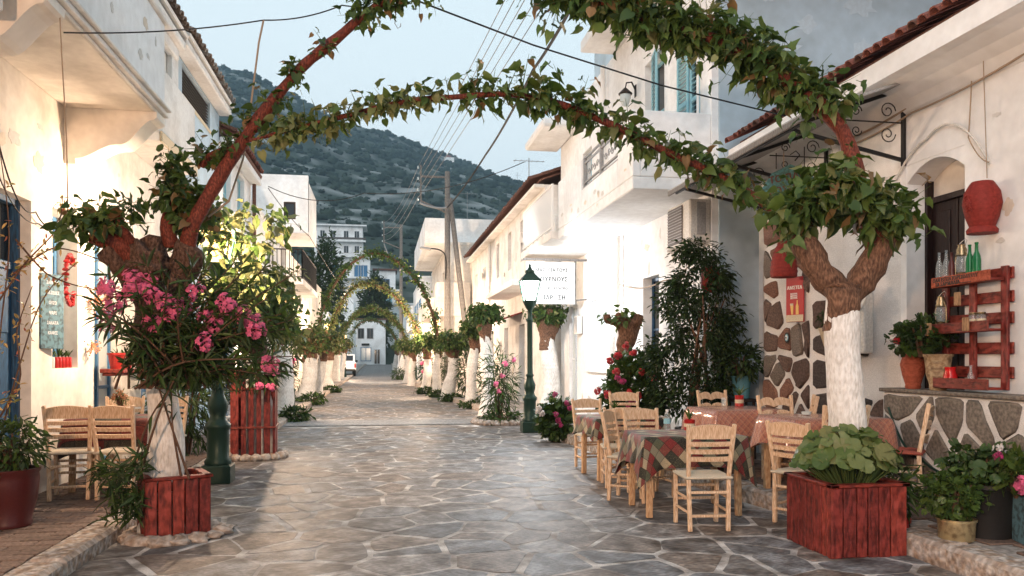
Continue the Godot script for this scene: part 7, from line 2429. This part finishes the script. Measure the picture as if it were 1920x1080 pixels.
func utility_pole(label: String, at: Vector3, h: float, arm: float, brace: bool):
	var o := thing("utility_pole", label, "utility pole", at)
	var p := MB.new()
	p.tube([V(0, -0.2, 0), V(0, h * 0.5, 0), V(0, h, 0)], [0.16, 0.14, 0.12], 10)
	obj("pole", p, M.pole_wood, o)
	var a := MB.new()
	a.bar(V(0.1, h - 0.25, 0), V(-arm, h - 0.25, 0), 0.09, 0.09, 0.01)
	a.bar(V(-arm, h + 0.25, 0), V(-arm, h - 1.45, 0), 0.08, 0.08, 0.01)
	a.bar(V(-arm, h - 1.35, 0), V(-0.05, h - 1.85, 0), 0.07, 0.07, 0.01)
	obj("crossarm", a, M.pole_wood, o)
	for q in [V(-arm - 0.12, h + 0.15, 0), V(-arm - 0.12, h - 0.35, 0), V(-arm - 0.12, h - 0.85, 0), V(-arm - 0.12, h - 1.3, 0)]:
		var i := MB.new()
		i.lathe([Vector2(0, -0.07), Vector2(0.045, -0.06), Vector2(0.03, -0.02), Vector2(0.05, 0.01), Vector2(0.03, 0.05), Vector2(0, 0.07)], 8, q)
		obj("insulator", i, M.glass_milk, o)
	if brace:
		var b := MB.new()
		b.tube([V(1.15, 0, 0.1), V(0.12, h - 1.2, 0.02)], [0.14, 0.11], 9)
		obj("brace", b, M.pole_wood, o)

func make_details():
	# poles
	utility_pole("tall wooden utility pole with a slanting brace before the big white house", V(2.95, 0, -35.0), 9.9, 1.2, true)
	utility_pole("farther wooden utility pole with crossarm at the end of the lane", V(1.5, 0.1, -60.0), 11.6, 1.3, false)
	var sl := thing("lamp_arm", "grey unlit street light on a curved arm fixed to the tall pole", "street light", V(2.85, 6.2, -34.8))
	var sm := MB.new()
	sm.tube(bez([V(0.0, -1.2, 0), V(0, -0.2, 0), V(-0.25, 0.12, 0), V(-0.7, 0.18, 0)], 12), [0.03, 0.03, 0.03, 0.03, 0.03, 0.03, 0.03, 0.03, 0.03, 0.03, 0.03, 0.03], 7)
	obj("arm", sm, M.iron_black, sl)
	var sh := MB.new()
	sh.box(V(-0.9, 0.17, 0), V(0.5, 0.12, 0.22), 0.04, Basis(Vector3.BACK, -0.12))
	obj("head", sh, M.plastic_grey, sl)
	# cables
	var pa := V(1.65, 9.9, -35.0)
	for k in 5:
		cable("power_line", "thin power line, number %s from the left of the five rising from the tall pole" % ["first", "second", "third", "fourth", "fifth"][k], [pa + V(0.0, 0.2 - 0.35 * k, 0), V(2.95 + 0.16 * k, 7.6 - 0.05 * k, 0.0), V(3.3 + 0.16 * k, 6.9 - 0.05 * k, 9.0)], 0.010, M.wire_grey, 0.15, "thin power lines above the lane")
	for k in 4:
		cable("power_line", "thin power line between the two poles, %s one" % ["top", "upper", "lower", "lowest"][k], [pa + V(0.0, 0.2 - 0.45 * k, 0), V(0.2, 11.8 - 0.45 * k, -60.0)], 0.014, M.wire_grey, 0.5, "thin power lines between the poles")
	cable("twisted_cable", "thick twisted dark cable swooping from the tall pole over the right houses", [V(1.7, 8.45, -34.95), V(2.9, 8.2, -34.6)], 0.05, M.wire_grey, 0.1)
	cable("twisted_cable", "thick twisted black cable running from the pole up out of the picture", [V(2.9, 8.2, -34.6), V(3.35, 8.1, -25.0), V(3.16, 7.57, -16.0), V(2.92, 7.0, -10.0), V(3.95, 7.7, -8.7)], 0.032, M.cable, 0.1)
	cable("twisted_cable", "black cable crossing from the upper middle down to the right balcony house", [V(-3.25, 5.6, -6.5), V(-0.9, 5.13, -7.2), V(0.33, 4.94, -7.5), V(1.56, 4.75, -7.9), V(3.11, 4.56, -8.3), V(4.9, 4.44, -8.75)], 0.009, M.cable, 0.0)
	cable("twisted_cable", "pale pole loop cable hanging under the far crossarm", [V(0.2, 10.2, -60.0), V(1.5, 9.4, -60.0)], 0.05, M.wire_grey, 0.8)
	cable("house_cable", "thin dark cable from the left balcony across the sky to the upper middle", [V(-2.47, 4.06, -6.6), V(-1.04, 4.52, -7.2), V(-0.36, 4.75, -7.3), V(0.33, 4.94, -7.5)], 0.006, M.cable, 0.04)
	cable("house_cable", "thin cable dropping from the sky wire down beside the left red limb", [V(-1.04, 4.52, -7.2), V(-1.08, 4.32, -7.2), V(-1.15, 3.74, -7.2), V(-1.2, 3.24, -7.1), V(-1.3, 2.85, -7.0), V(-1.46, 2.7, -6.95)], 0.009, M.cable_tan, 0.0)
	cable("house_cable", "black cable from the corner of the left houses to the right roofs", [V(-3.0, 6.1, -21.6), V(-0.5, 6.3, -23.0), V(3.9, 6.9, -21.0)], 0.011, M.cable, 0.3)
	cable("house_cable", "second dark cable slanting from the left corner down behind the upper room", [V(-3.0, 6.05, -21.6), V(-2.4, 5.6, -27.0), V(-1.4, 4.2, -40.0)], 0.011, M.cable, 0.1)
	cable("house_cable", "loose wire hanging on the cream wall under the left balcony", [V(-3.40, 3.5, -7.6), V(-3.40, 2.95, -8.4), V(-3.40, 3.25, -9.2)], 0.008, M.cable, 0.22)
	cable("house_cable", "second loose wire looping lower on the cream wall", [V(-3.41, 3.2, -7.6), V(-3.41, 2.85, -8.5), V(-3.41, 3.22, -9.3)], 0.006, M.cable, 0.14)
	cable("house_cable", "thin pair of wires hanging straight down from the balcony edge", [V(-2.5, 4.25, -6.6), V(-2.56, 3.3, -6.9), V(-2.62, 2.6, -7.1)], 0.005, M.cable_tan, 0.02)
	for q in [["bundle of tan wires along the cafe cornice, upper one", 4.17, 0.014], ["bundle of tan wires along the cafe cornice, middle one", 4.10, 0.012], ["bundle of tan wires along the cafe cornice, lower one", 4.02, 0.010]]:
		cable("house_cable", q[0], [V(5.24, q[1] + 0.05, -4.0), V(5.26, q[1], -5.6), V(5.26, q[1] - 0.06, -7.0), V(5.26, q[1] - 0.1, -8.2)], q[2], M.cable_tan, 0.03)
	cable("house_cable", "wire dropping from the cornice to the hanging red jar", [V(5.2, 4.3, -6.0), V(5.2, 3.06, -5.95)], 0.004, M.cable_tan)
	cable("house_cable", "wire dropping from the cornice beside the window arch", [V(5.27, 4.2, -6.2), V(5.27, 3.5, -6.25), V(5.22, 3.2, -5.95)], 0.006, M.cable_tan, 0.05)
	cable("house_cable", "pale cable curving round the arched window head", [V(5.27, 3.35, -7.25), V(5.27, 3.64, -6.8), V(5.27, 3.66, -6.4), V(5.27, 3.2, -6.0)], 0.012, M.plastic_white, -0.06)
	cable("house_cable", "cable pair dangling at the top right corner", [V(5.25, 4.15, -5.3), V(5.22, 3.6, -5.25), V(5.24, 3.42, -5.2)], 0.012, M.cable_tan, 0.0)
	cable("house_cable", "wires strung on the white wall under the air conditioner", [V(4.5, 3.0, -10.5), V(4.53, 2.75, -12.0), V(4.53, 2.9, -14.3)], 0.012, M.cable_tan, 0.1)
	cable("garden_hose", "grey hose looped across the stone plinth", [V(5.0, 1.0, -7.0), V(4.98, 0.55, -6.5), V(4.96, 0.6, -5.7), V(4.98, 1.1, -5.0)], 0.012, M.iron_green, 0.12)
	# the hooked rag hanging from the arch
	var hk := thing("hanging_hook", "dark twisted rag and wire hook hanging from the arch", "hook", V(0.12, 4.6, -6.75))
	var hm := MB.new()
	hm.tube([V(0, 0.08, 0), V(0.01, -0.05, 0), V(0, -0.16, 0)], [0.02, 0.016, 0.012], 6, rough_noise, 0.04)
	hm.tube([V(0, -0.16, 0), V(-0.005, -0.22, 0), V(0.02, -0.26, 0), V(0.045, -0.24, 0), V(0.045, -0.215, 0)], [0.003, 0.003, 0.003, 0.003, 0.003], 5)
	obj("hook", hm, M.twig, hk)
	# --- red pallet shelf on the cafe wall, built facing -x
	var ps := thing("pallet_shelf", "red stained pallet turned into a wall shelf right of the brown shutters", "shelf", V(5.29, 1.22, -6.13), -PI / 2)
	for x in [-0.36, -0.02, 0.34]:
		var m := MB.new()
		m.box(V(x, 0.53, 0.055), V(0.075, 1.06, 0.03), 0.005)
		obj("upright", m, M["red_plank%d" % (rng.randi() % 4)], ps)
	for y in [0.15, 0.36, 0.62, 0.80, 1.0]:
		var m := MB.new()
		m.box(V(0, y, 0.025), V(0.80, 0.10, 0.022), 0.005)
		obj("board", m, M["red_plank_h%d" % (rng.randi() % 2)], ps)
	for q in [[0.0, 0.0, 0.66, 0.0, 0.0], [0.0, 0.5, 0.72, -0.03, 0.012], [0.0, 0.93, 0.70, 0.0, 0.015]]:
		var m := MB.new()
		m.box(V(q[3], q[1] + 0.012, 0.135), V(q[2], 0.022, 0.13), 0.004, Basis(Vector3.BACK, q[4]))
		obj("shelf_board", m, M.red_plank_h0, ps)
		var f := MB.new()
		f.box(V(q[3], q[1] + 0.045, 0.21), V(q[2], 0.095, 0.022), 0.005, Basis(Vector3.BACK, q[4]))
		obj("front_board", f, M.red_plank_h1 if q[1] < 0.9 else M.terracotta, ps)
	for q in [[-0.37, 0.5], [0.10, 0.53], [0.0, 0.76]]:
		var m := MB.new()
		m.box(V(q[0], q[1] + 0.04, 0.232), V(0.075, 0.12, 0.018), 0.005)
		obj("block", m, M.old_plank, ps)
	letters(ps, "ΟΛΑ ΕΣΤΙΑΤΟΡΕΙΟ///////", V(-0.05, 0.992, 0.2225), 0.034, M.black_paint, Basis(Vector3.BACK, 0.015), 0.66)
	letters(ps, "ΤΑ ΣΑΡΜΑΔΙΑ..........", V(-0.07, 0.952, 0.2225), 0.034, M.black_paint, Basis(Vector3.BACK, 0.015), 0.62)
	# things on the shelf: z along the wall, x in front of it
	var sx := 5.15
	for q in [["clear glass bottle at the left end of the top shelf", -6.46, M.glass_clear, 0.30, 0.030], ["second clear glass bottle on the top shelf", -6.37, M.glass_clear, 0.31, 0.030], ["green glass bottle at the right end of the top shelf", -6.0, M.glass_green, 0.33, 0.036], ["green glass bottle behind the lantern on the top shelf", -6.08, M.glass_green, 0.32, 0.033], ["brown glass bottle left of the oil lantern on the top shelf", -6.30, M.glaze_maroon, 0.28, 0.03]]:
		var b := thing("glass_bottle", q[0], "bottle", V(sx - 0.01, 2.178, q[1]), 0.0, "bottles on the red shelf")
		var m := MB.new()
		var h: float = q[3]
		var r: float = q[4]
		m.lathe([Vector2(0, 0), Vector2(r, 0.002), Vector2(r, h * 0.52), Vector2(r * 0.85, h * 0.64), Vector2(r * 0.42, h * 0.76), Vector2(r * 0.36, h * 0.95), Vector2(r * 0.45, h * 0.96), Vector2(r * 0.42, h), Vector2(r * 0.2, h)], 16)
		obj("body", m, q[2], b)
	oil_lantern("old brass oil lantern in the middle of the top shelf", V(sx, 2.178, -6.19), 0.36)
	oil_lantern("smaller old oil lantern on the middle shelf", V(sx, 1.75, -6.45), 0.34)
	for q in [["left of the two glass jars on the middle shelf", -6.05], ["right of the two glass jars on the middle shelf", -5.96]]:
		var b := thing("glass_jar", q[0], "jar", V(sx, 1.752, q[1]), 0.0, "jars on the middle shelf")
		var m := MB.new()
		m.lathe([Vector2(0, 0), Vector2(0.038, 0.002), Vector2(0.04, 0.10), Vector2(0.032, 0.118), Vector2(0.032, 0.125)], 16)
		obj("body", m, M.glass_clear, b)
		var l := MB.new()
		l.lathe([Vector2(0.034, 0.122), Vector2(0.036, 0.124), Vector2(0.036, 0.142), Vector2(0, 0.143)], 16)
		obj("lid", l, M.brass, b)
		var w := MB.new()
		w.lathe([Vector2(0.0405, 0.03), Vector2(0.0408, 0.085)], 16)
		obj("label_band", w, M.pot_cream, b)
	var rj := thing("red_jug", "small shiny red jug on the bottom shelf", "jug", V(sx, 1.25, -6.33))
	var rm := MB.new()
	rm.lathe([Vector2(0, 0), Vector2(0.05, 0.0), Vector2(0.062, 0.03), Vector2(0.058, 0.08), Vector2(0.042, 0.13), Vector2(0.05, 0.16), Vector2(0.046, 0.16), Vector2(0.038, 0.13), Vector2(0, 0.1)], 18)
	obj("body", rm, M.red_glass, rj)
	var ab := thing("oil_cruet", "small glass cruet on the bottom shelf", "bottle", V(sx, 1.25, -6.08))
	var am := MB.new()
	am.lathe([Vector2(0, 0), Vector2(0.03, 0), Vector2(0.03, 0.08), Vector2(0.012, 0.12), Vector2(0.012, 0.17), Vector2(0.018, 0.18)], 12)
	obj("body", am, M.glass_clear, ab)
	# --- clay jars hung upside down or on walls
	var j1 := thing("clay_jar", "round red clay jar with a leaf relief hanging on the white wall at the right", "jar", V(5.17, 2.58, -5.97))
	var jm := MB.new()
	jm.lathe([Vector2(0, 0.0), Vector2(0.12, 0.0), Vector2(0.125, 0.03), Vector2(0.10, 0.06), Vector2(0.13, 0.14), Vector2(0.155, 0.26), Vector2(0.14, 0.36), Vector2(0.10, 0.43), Vector2(0.085, 0.45), Vector2(0, 0.44)], 28)
	obj("body", jm, M.clay_red, j1)
	var lf := MB.new()
	for k in 6:
		for s in [-1.0, 1.0]:
			lf.box(V(-0.15, 0.19 + k * 0.025, 0.03 + s * 0.022 - k * 0.006), V(0.012, 0.012, 0.045), 0.005, Basis(Vector3.RIGHT, s * 0.7))
	obj("leaf_relief", lf, M.clay_red, j1)
	var j2 := thing("clay_jar", "ribbed dark red clay jar hanging under the awning by the beer sign", "jar", V(4.62, 2.43, -8.35))
	var prof := [Vector2(0.0, 0.02), Vector2(0.14, 0.0), Vector2(0.15, 0.02)]
	for k in 14:
		var t := k / 13.0
		prof.append(Vector2(0.15 + 0.0 - 0.085 * pow(t, 2.2) + (0.006 if k % 2 else -0.003), 0.04 + 0.36 * t))
	prof.append_array([Vector2(0.055, 0.43), Vector2(0.06, 0.46), Vector2(0, 0.465)])
	jm = MB.new()
	jm.lathe(prof, 28)
	obj("body", jm, M.clay_red, j2)
	var hr := MB.new()
	hr.tube([V(0, 0.46, 0), V(0, 1.5, 0)], [0.006, 0.006], 5)
	obj("hanger", hr, M.cable_tan, j2)
	var j3 := thing("clay_jar", "small red clay jar on the wall left of the brown door", "jar", V(4.52, 2.40, -10.15))
	jm = MB.new()
	jm.lathe([Vector2(0, 0), Vector2(0.10, 0.0), Vector2(0.14, 0.08), Vector2(0.145, 0.2), Vector2(0.12, 0.33), Vector2(0.09, 0.37), Vector2(0, 0.37)], 22)
	obj("body", jm, M.clay_red, j3)
	var wp := thing("wall_pot", "cream cone shaped wall pot with a dry plant on the dark stones", "plant pot", V(4.96, 1.5, -7.98))
	jm = MB.new()
	jm.lathe([Vector2(0, 0), Vector2(0.02, 0.01), Vector2(0.13, 0.33), Vector2(0.115, 0.33), Vector2(0, 0.28)], 4)
	obj("body", jm, M.pot_cream, wp)
	bush("dried_flowers", "small dry plant with a red tip in the cream wall pot", "plant", V(4.96, 1.8, -7.98), V(0.13, 0.11, 0.13), 160, oval_leaf(), 0.05, [5, 1], 6, 0.2)
	# --- left wall: chalkboard, pepper string, tins, shelf, pots, wreath
	var cb := thing("menu_board", "blue chalk menu board on the cream wall right of the blue door", "board", V(-3.40, 1.62, -8.78), PI / 2 - 0.25)
	var bm := MB.new()
	bm.box(V(0, 0.36, 0), V(0.36, 0.78, 0.02), 0.004)
	obj("board", bm, M.board_blue, cb)
	var row := 0
	for t in ["ΣΗΜΕΡΑ", "ΜΕΖΕΔΕΣ", "ΟΥΖΟ", "ΨΑΡΙ", "ΣΑΛΑΤΑ", "ΚΑΦΕΣ"]:
		letters(cb, t, V(0, 0.66 - row * 0.105, 0.0105), 0.034, M.chalk, Basis.IDENTITY, 0.22)
		row += 1
	var pw := thing("pepper_string", "curved string of dried red peppers hanging by the window", "pepper string", V(-3.36, 2.05, -9.05))
	for k in 26:
		var a := -2.6 + k * 0.2
		var m := MB.new()
		var c := V(0, 0.3 + 0.27 * sin(a), -0.10 + 0.12 * cos(a))
		var d := rdir() * 0.035
		m.tube([c - d, c, c + d * 1.2 + V(0, -0.02, 0)], [0.012, 0.028, 0.006], 6)
		obj("pepper", m, M.red_can, pw)
	for k in 7:
		var o := thing("soda_can", ["clear glass jar first on the window sill", "second clear jar on the window sill", "red can third on the window sill", "red can fourth on the window sill", "red can fifth on the window sill", "red can sixth on the window sill", "red can last on the window sill"][k], "can", V(-3.52, 1.382, -8.99 - k * 0.092), 0.0, "jars and cans on the left window sill")
		var m := MB.new()
		m.lathe([Vector2(0, 0), Vector2(0.028, 0), Vector2(0.033, 0.01), Vector2(0.033, 0.11), Vector2(0.028, 0.122), Vector2(0, 0.12)], 16)
		obj("body", m, M.glass_milk if k < 2 else M.red_can, o)
		var lf2 := lance_leaf(0.2)
		for i in 5:
			var l := inst("leaf", lf2, M["leaf%d" % [1, 2, 0][i % 3]], o)
			l.transform = leaf_xf(V(0, 0.12, 0), (rdir() * 0.6 + V(0, 1, 0)).normalized(), rng.randf_range(0.06, 0.12))
	var ws := thing("wall_shelf", "small red wooden shelf on the wall beside the blue framed door", "shelf", V(-3.42, 1.28, -10.6))
	bm = MB.new()
	bm.box(V(0.12, 0.05, 0), V(0.28, 0.05, 0.62), 0.006)
	bm.box(V(0.10, 0.005, 0), V(0.22, 0.038, 0.5), 0.006)
	obj("board", bm, M.red_plank0, ws)
	for q in [["left red plastic pot on the small wall shelf", -10.42], ["right red plastic pot on the small wall shelf", -10.72]]:
		var o := pot("red_pot", q[0], V(-3.28, 1.356, q[1]), [Vector2(0, 0), Vector2(0.075, 0), Vector2(0.10, 0.17), Vector2(0.112, 0.172), Vector2(0.112, 0.2), Vector2(0.095, 0.2), Vector2(0.09, 0.16), Vector2(0, 0.16)], M.pot_red, "plant pot", 0.17, 0.09, "red pots on the wall shelf")
		var lf2 := lance_leaf(0.25)
		for i in 9:
			var l := inst("leaf", lf2, M["leaf%d" % [1, 2, 0][i % 3]], o)
			l.transform = leaf_xf(V(0, 0.17, 0), (rdir() * 0.8 + V(0, 0.8, 0)).normalized(), rng.randf_range(0.07, 0.14))
	for q in [["bunch of dried orange flowers hanging on the left wall", V(-3.36, 2.15, -9.95), 0.17, 60], ["smaller dried bunch hanging under the first on the left wall", V(-3.37, 1.62, -9.85), 0.10, 34]]:
		var o := thing("dried_bunch", q[0], "dried flowers", q[1])
		var m := MB.new()
		for k in q[3]:
			var d := (rdir() + V(0.4, -0.2, -0.1)).normalized()
			m.tube([V(0, 0.06, 0), d * q[2] * 0.5, d * q[2] * rng.randf_range(0.7, 1.1)], [0.003, 0.003, 0.003], 4)
			m.box(d * q[2] * rng.randf_range(0.7, 1.1), V(0.014, 0.014, 0.014), 0.003)
		obj("stalks", m, M.straw, o)
	# a little string of fairy lights in the left tree
	var fl := thing("fairy_lights", "few tiny fairy light bulbs glowing between the left limb and the lantern", "string lights", V(-1.72, 2.72, -8.6))
	var fw := MB.new()
	var fp := [V(-0.12, 0.12, 0), V(-0.02, 0.02, 0.05), V(0.08, 0.06, 0), V(0.02, -0.12, 0), V(0.14, -0.16, 0)]
	fw.tube(fp, [0.003, 0.003, 0.003, 0.003, 0.003], 4)
	obj("wire", fw, M.cable, fl)
	for p in fp:
		var m := MB.new()
		m.lathe([Vector2(0, -0.018), Vector2(0.014, -0.006), Vector2(0.012, 0.01), Vector2(0, 0.018)], 8, p)
		obj("bulb", m, M.glow_warm, fl)
	for q in [[V(4.52, 1.5, -14.65), "grey service box on the white wall between the drainpipes"], [V(4.52, 2.05, -17.5), "small white service box on the wall behind the right lantern"], [V(-3.40, 1.3, -11.55), "grey service box on the cream wall past the blue framed door"]]:
		var o := thing("service_box", q[1], "service box", q[0], 0.0)
		var m := MB.new()
		m.box(V(0, 0.2, 0), V(0.12, 0.42, 0.3), 0.012)
		obj("case", m, M.plastic_white, o)
		var d := MB.new()
		d.box(V(-0.062 if q[0].x > 0 else 0.062, 0.2, 0), V(0.006, 0.36, 0.25), 0.002)
		obj("lid", d, M.plastic_grey, o)
	for q in [[V(4.6, 6.4, -24.0), 1.4, "thin roof aerial above the old tiled house"], [V(-4.2, 6.4, -22.5), 1.5, "thin roof aerial above the left upper room"], [V(4.4, 8.1, -40.0), 2.0, "thin roof aerial on the big white house"]]:
		var o := thing("roof_aerial", q[2], "aerial", q[0])
		var m := MB.new()
		m.tube([V(0, 0, 0), V(0, q[1], 0)], [0.015, 0.015], 5)
		m.tube([V(-0.5, q[1] - 0.1, 0), V(0.5, q[1] - 0.1, 0)], [0.01, 0.01], 5)
		for k in 6: m.tube([V(-0.45 + k * 0.18, q[1] - 0.1, -0.22 + k * 0.02), V(-0.45 + k * 0.18, q[1] - 0.1, 0.22 - k * 0.02)], [0.006, 0.006], 4)
		obj("mast", m, M.wire_grey, o)
	make_pickup()

func oil_lantern(label: String, at: Vector3, h: float):
	var o := thing("oil_lantern", label, "oil lantern", at, 0.0, "old oil lanterns on the red shelf")
	var k := h / 0.36
	var m := MB.new()
	m.lathe([Vector2(0, 0), Vector2(0.065, 0), Vector2(0.07, 0.02), Vector2(0.06, 0.05), Vector2(0.03, 0.065), Vector2(0.035, 0.085), Vector2(0.0, 0.086)], 18)
	m.lathe([Vector2(0.035, 0.235), Vector2(0.05, 0.24), Vector2(0.042, 0.27), Vector2(0.045, 0.29), Vector2(0.03, 0.32), Vector2(0.034, 0.335), Vector2(0.0, 0.345)], 18)
	for s in [-1.0, 1.0]:
		m.tube([V(0, 0.03, s * 0.062), V(0, 0.1, s * 0.075), V(0, 0.22, s * 0.072), V(0, 0.29, s * 0.04)], [0.006, 0.006, 0.006, 0.006], 6)
	obj("frame", m, M.brass, o).scale = Vector3.ONE * k
	var g := MB.new()
	g.lathe([Vector2(0.034, 0.088), Vector2(0.054, 0.13), Vector2(0.055, 0.18), Vector2(0.036, 0.234)], 18)
	obj("globe", g, M.glass_clear, o).scale = Vector3.ONE * k
	var w := MB.new()
	w.tube([V(0, 0.33, -0.045), V(0.03, 0.37, -0.03), V(0.04, 0.39, 0.0), V(0.03, 0.37, 0.03), V(0, 0.33, 0.045)], [0.003, 0.003, 0.003, 0.003, 0.003], 5)
	obj("handle", w, M.steel, o).scale = Vector3.ONE * k

func make_pickup():
	# seen from behind, parked on the left; faces -z
	var o := thing("pickup_truck", "white pickup truck parked at the far left, seen from behind", "pickup truck", V(-2.75, rise(-60.0) + 0.02, -60.0), 0.05)
	var side := func(pl: Array, x0: float, x1: float, m: Material, called: String):
		var p := PackedVector2Array()
		for q in pl: p.append(Vector2(q[0], q[1]))
		var mb := MB.new()
		mb.extrude(p, x0, x1, Transform3D(Basis(V(0, 0, -1), Vector3.UP, V(1, 0, 0)), Vector3.ZERO))
		return obj(called, mb, m, o)
	side.call([[0, 0.5], [0.1, 0.45], [0.55, 0.45], [0.7, 0.75], [1.15, 0.75], [1.3, 0.42], [3.3, 0.42], [3.45, 0.75], [3.95, 0.75], [4.1, 0.42], [4.75, 0.45], [4.8, 0.8], [4.65, 0.98], [3.5, 1.05], [0.0, 1.05]], -0.86, 0.86, M.car_white, "body")
	side.call([[1.45, 1.052], [3.55, 1.052], [3.0, 1.66], [2.85, 1.70], [1.75, 1.70], [1.6, 1.64]], -0.78, 0.78, M.car_white, "cab")
	for s in [-1.0, 1.0]:
		side.call([[1.62, 1.12], [2.4, 1.12], [2.4, 1.6], [1.74, 1.6]], s * 0.781, s * 0.79, M.glass_dark, "side_window")
		side.call([[2.5, 1.12], [3.3, 1.12], [2.9, 1.58], [2.5, 1.6]], s * 0.781, s * 0.79, M.glass_dark, "side_window")
		for z in [0.92, 3.7]:
			var w := MB.new()
			var t := MB.new()
			t.lathe([Vector2(0.2, -0.11), Vector2(0.33, -0.11), Vector2(0.36, -0.07), Vector2(0.36, 0.07), Vector2(0.33, 0.11), Vector2(0.2, 0.11)], 20)
			var wn := obj("wheel", t, M.rubber, o)
			wn.transform = Transform3D(Basis(Vector3.BACK, PI / 2), V(s * 0.74, 0.36, -z))
			w.lathe([Vector2(0, -0.08), Vector2(0.2, -0.1), Vector2(0.2, 0.1), Vector2(0, 0.08)], 14)
			obj("rim", w, M.steel, wn)
		var tl := MB.new()
		tl.box(V(s * 0.78, 0.82, 0.008), V(0.12, 0.34, 0.03), 0.008)
		obj("tail_light", tl, M.tail_red, o)
		var mi := MB.new()
		mi.box(V(s * 0.95, 1.15, -3.15), V(0.18, 0.14, 0.06), 0.02)
		obj("mirror", mi, M.black_paint, o)
	var rw := MB.new()
	rw.box(V(0, 1.38, -1.53), V(1.3, 0.42, 0.02), 0.0, Basis(Vector3.RIGHT, -0.22))
	obj("rear_window", rw, M.glass_dark, o)
	var bp := MB.new()
	bp.box(V(0, 0.48, 0.08), V(1.6, 0.16, 0.14), 0.02)
	obj("bumper", bp, M.black_paint, o)
	var np := MB.new()
	np.box(V(0, 0.64, 0.012), V(0.5, 0.12, 0.02), 0.003)
	obj("number_plate", np, M.white_paint, o)
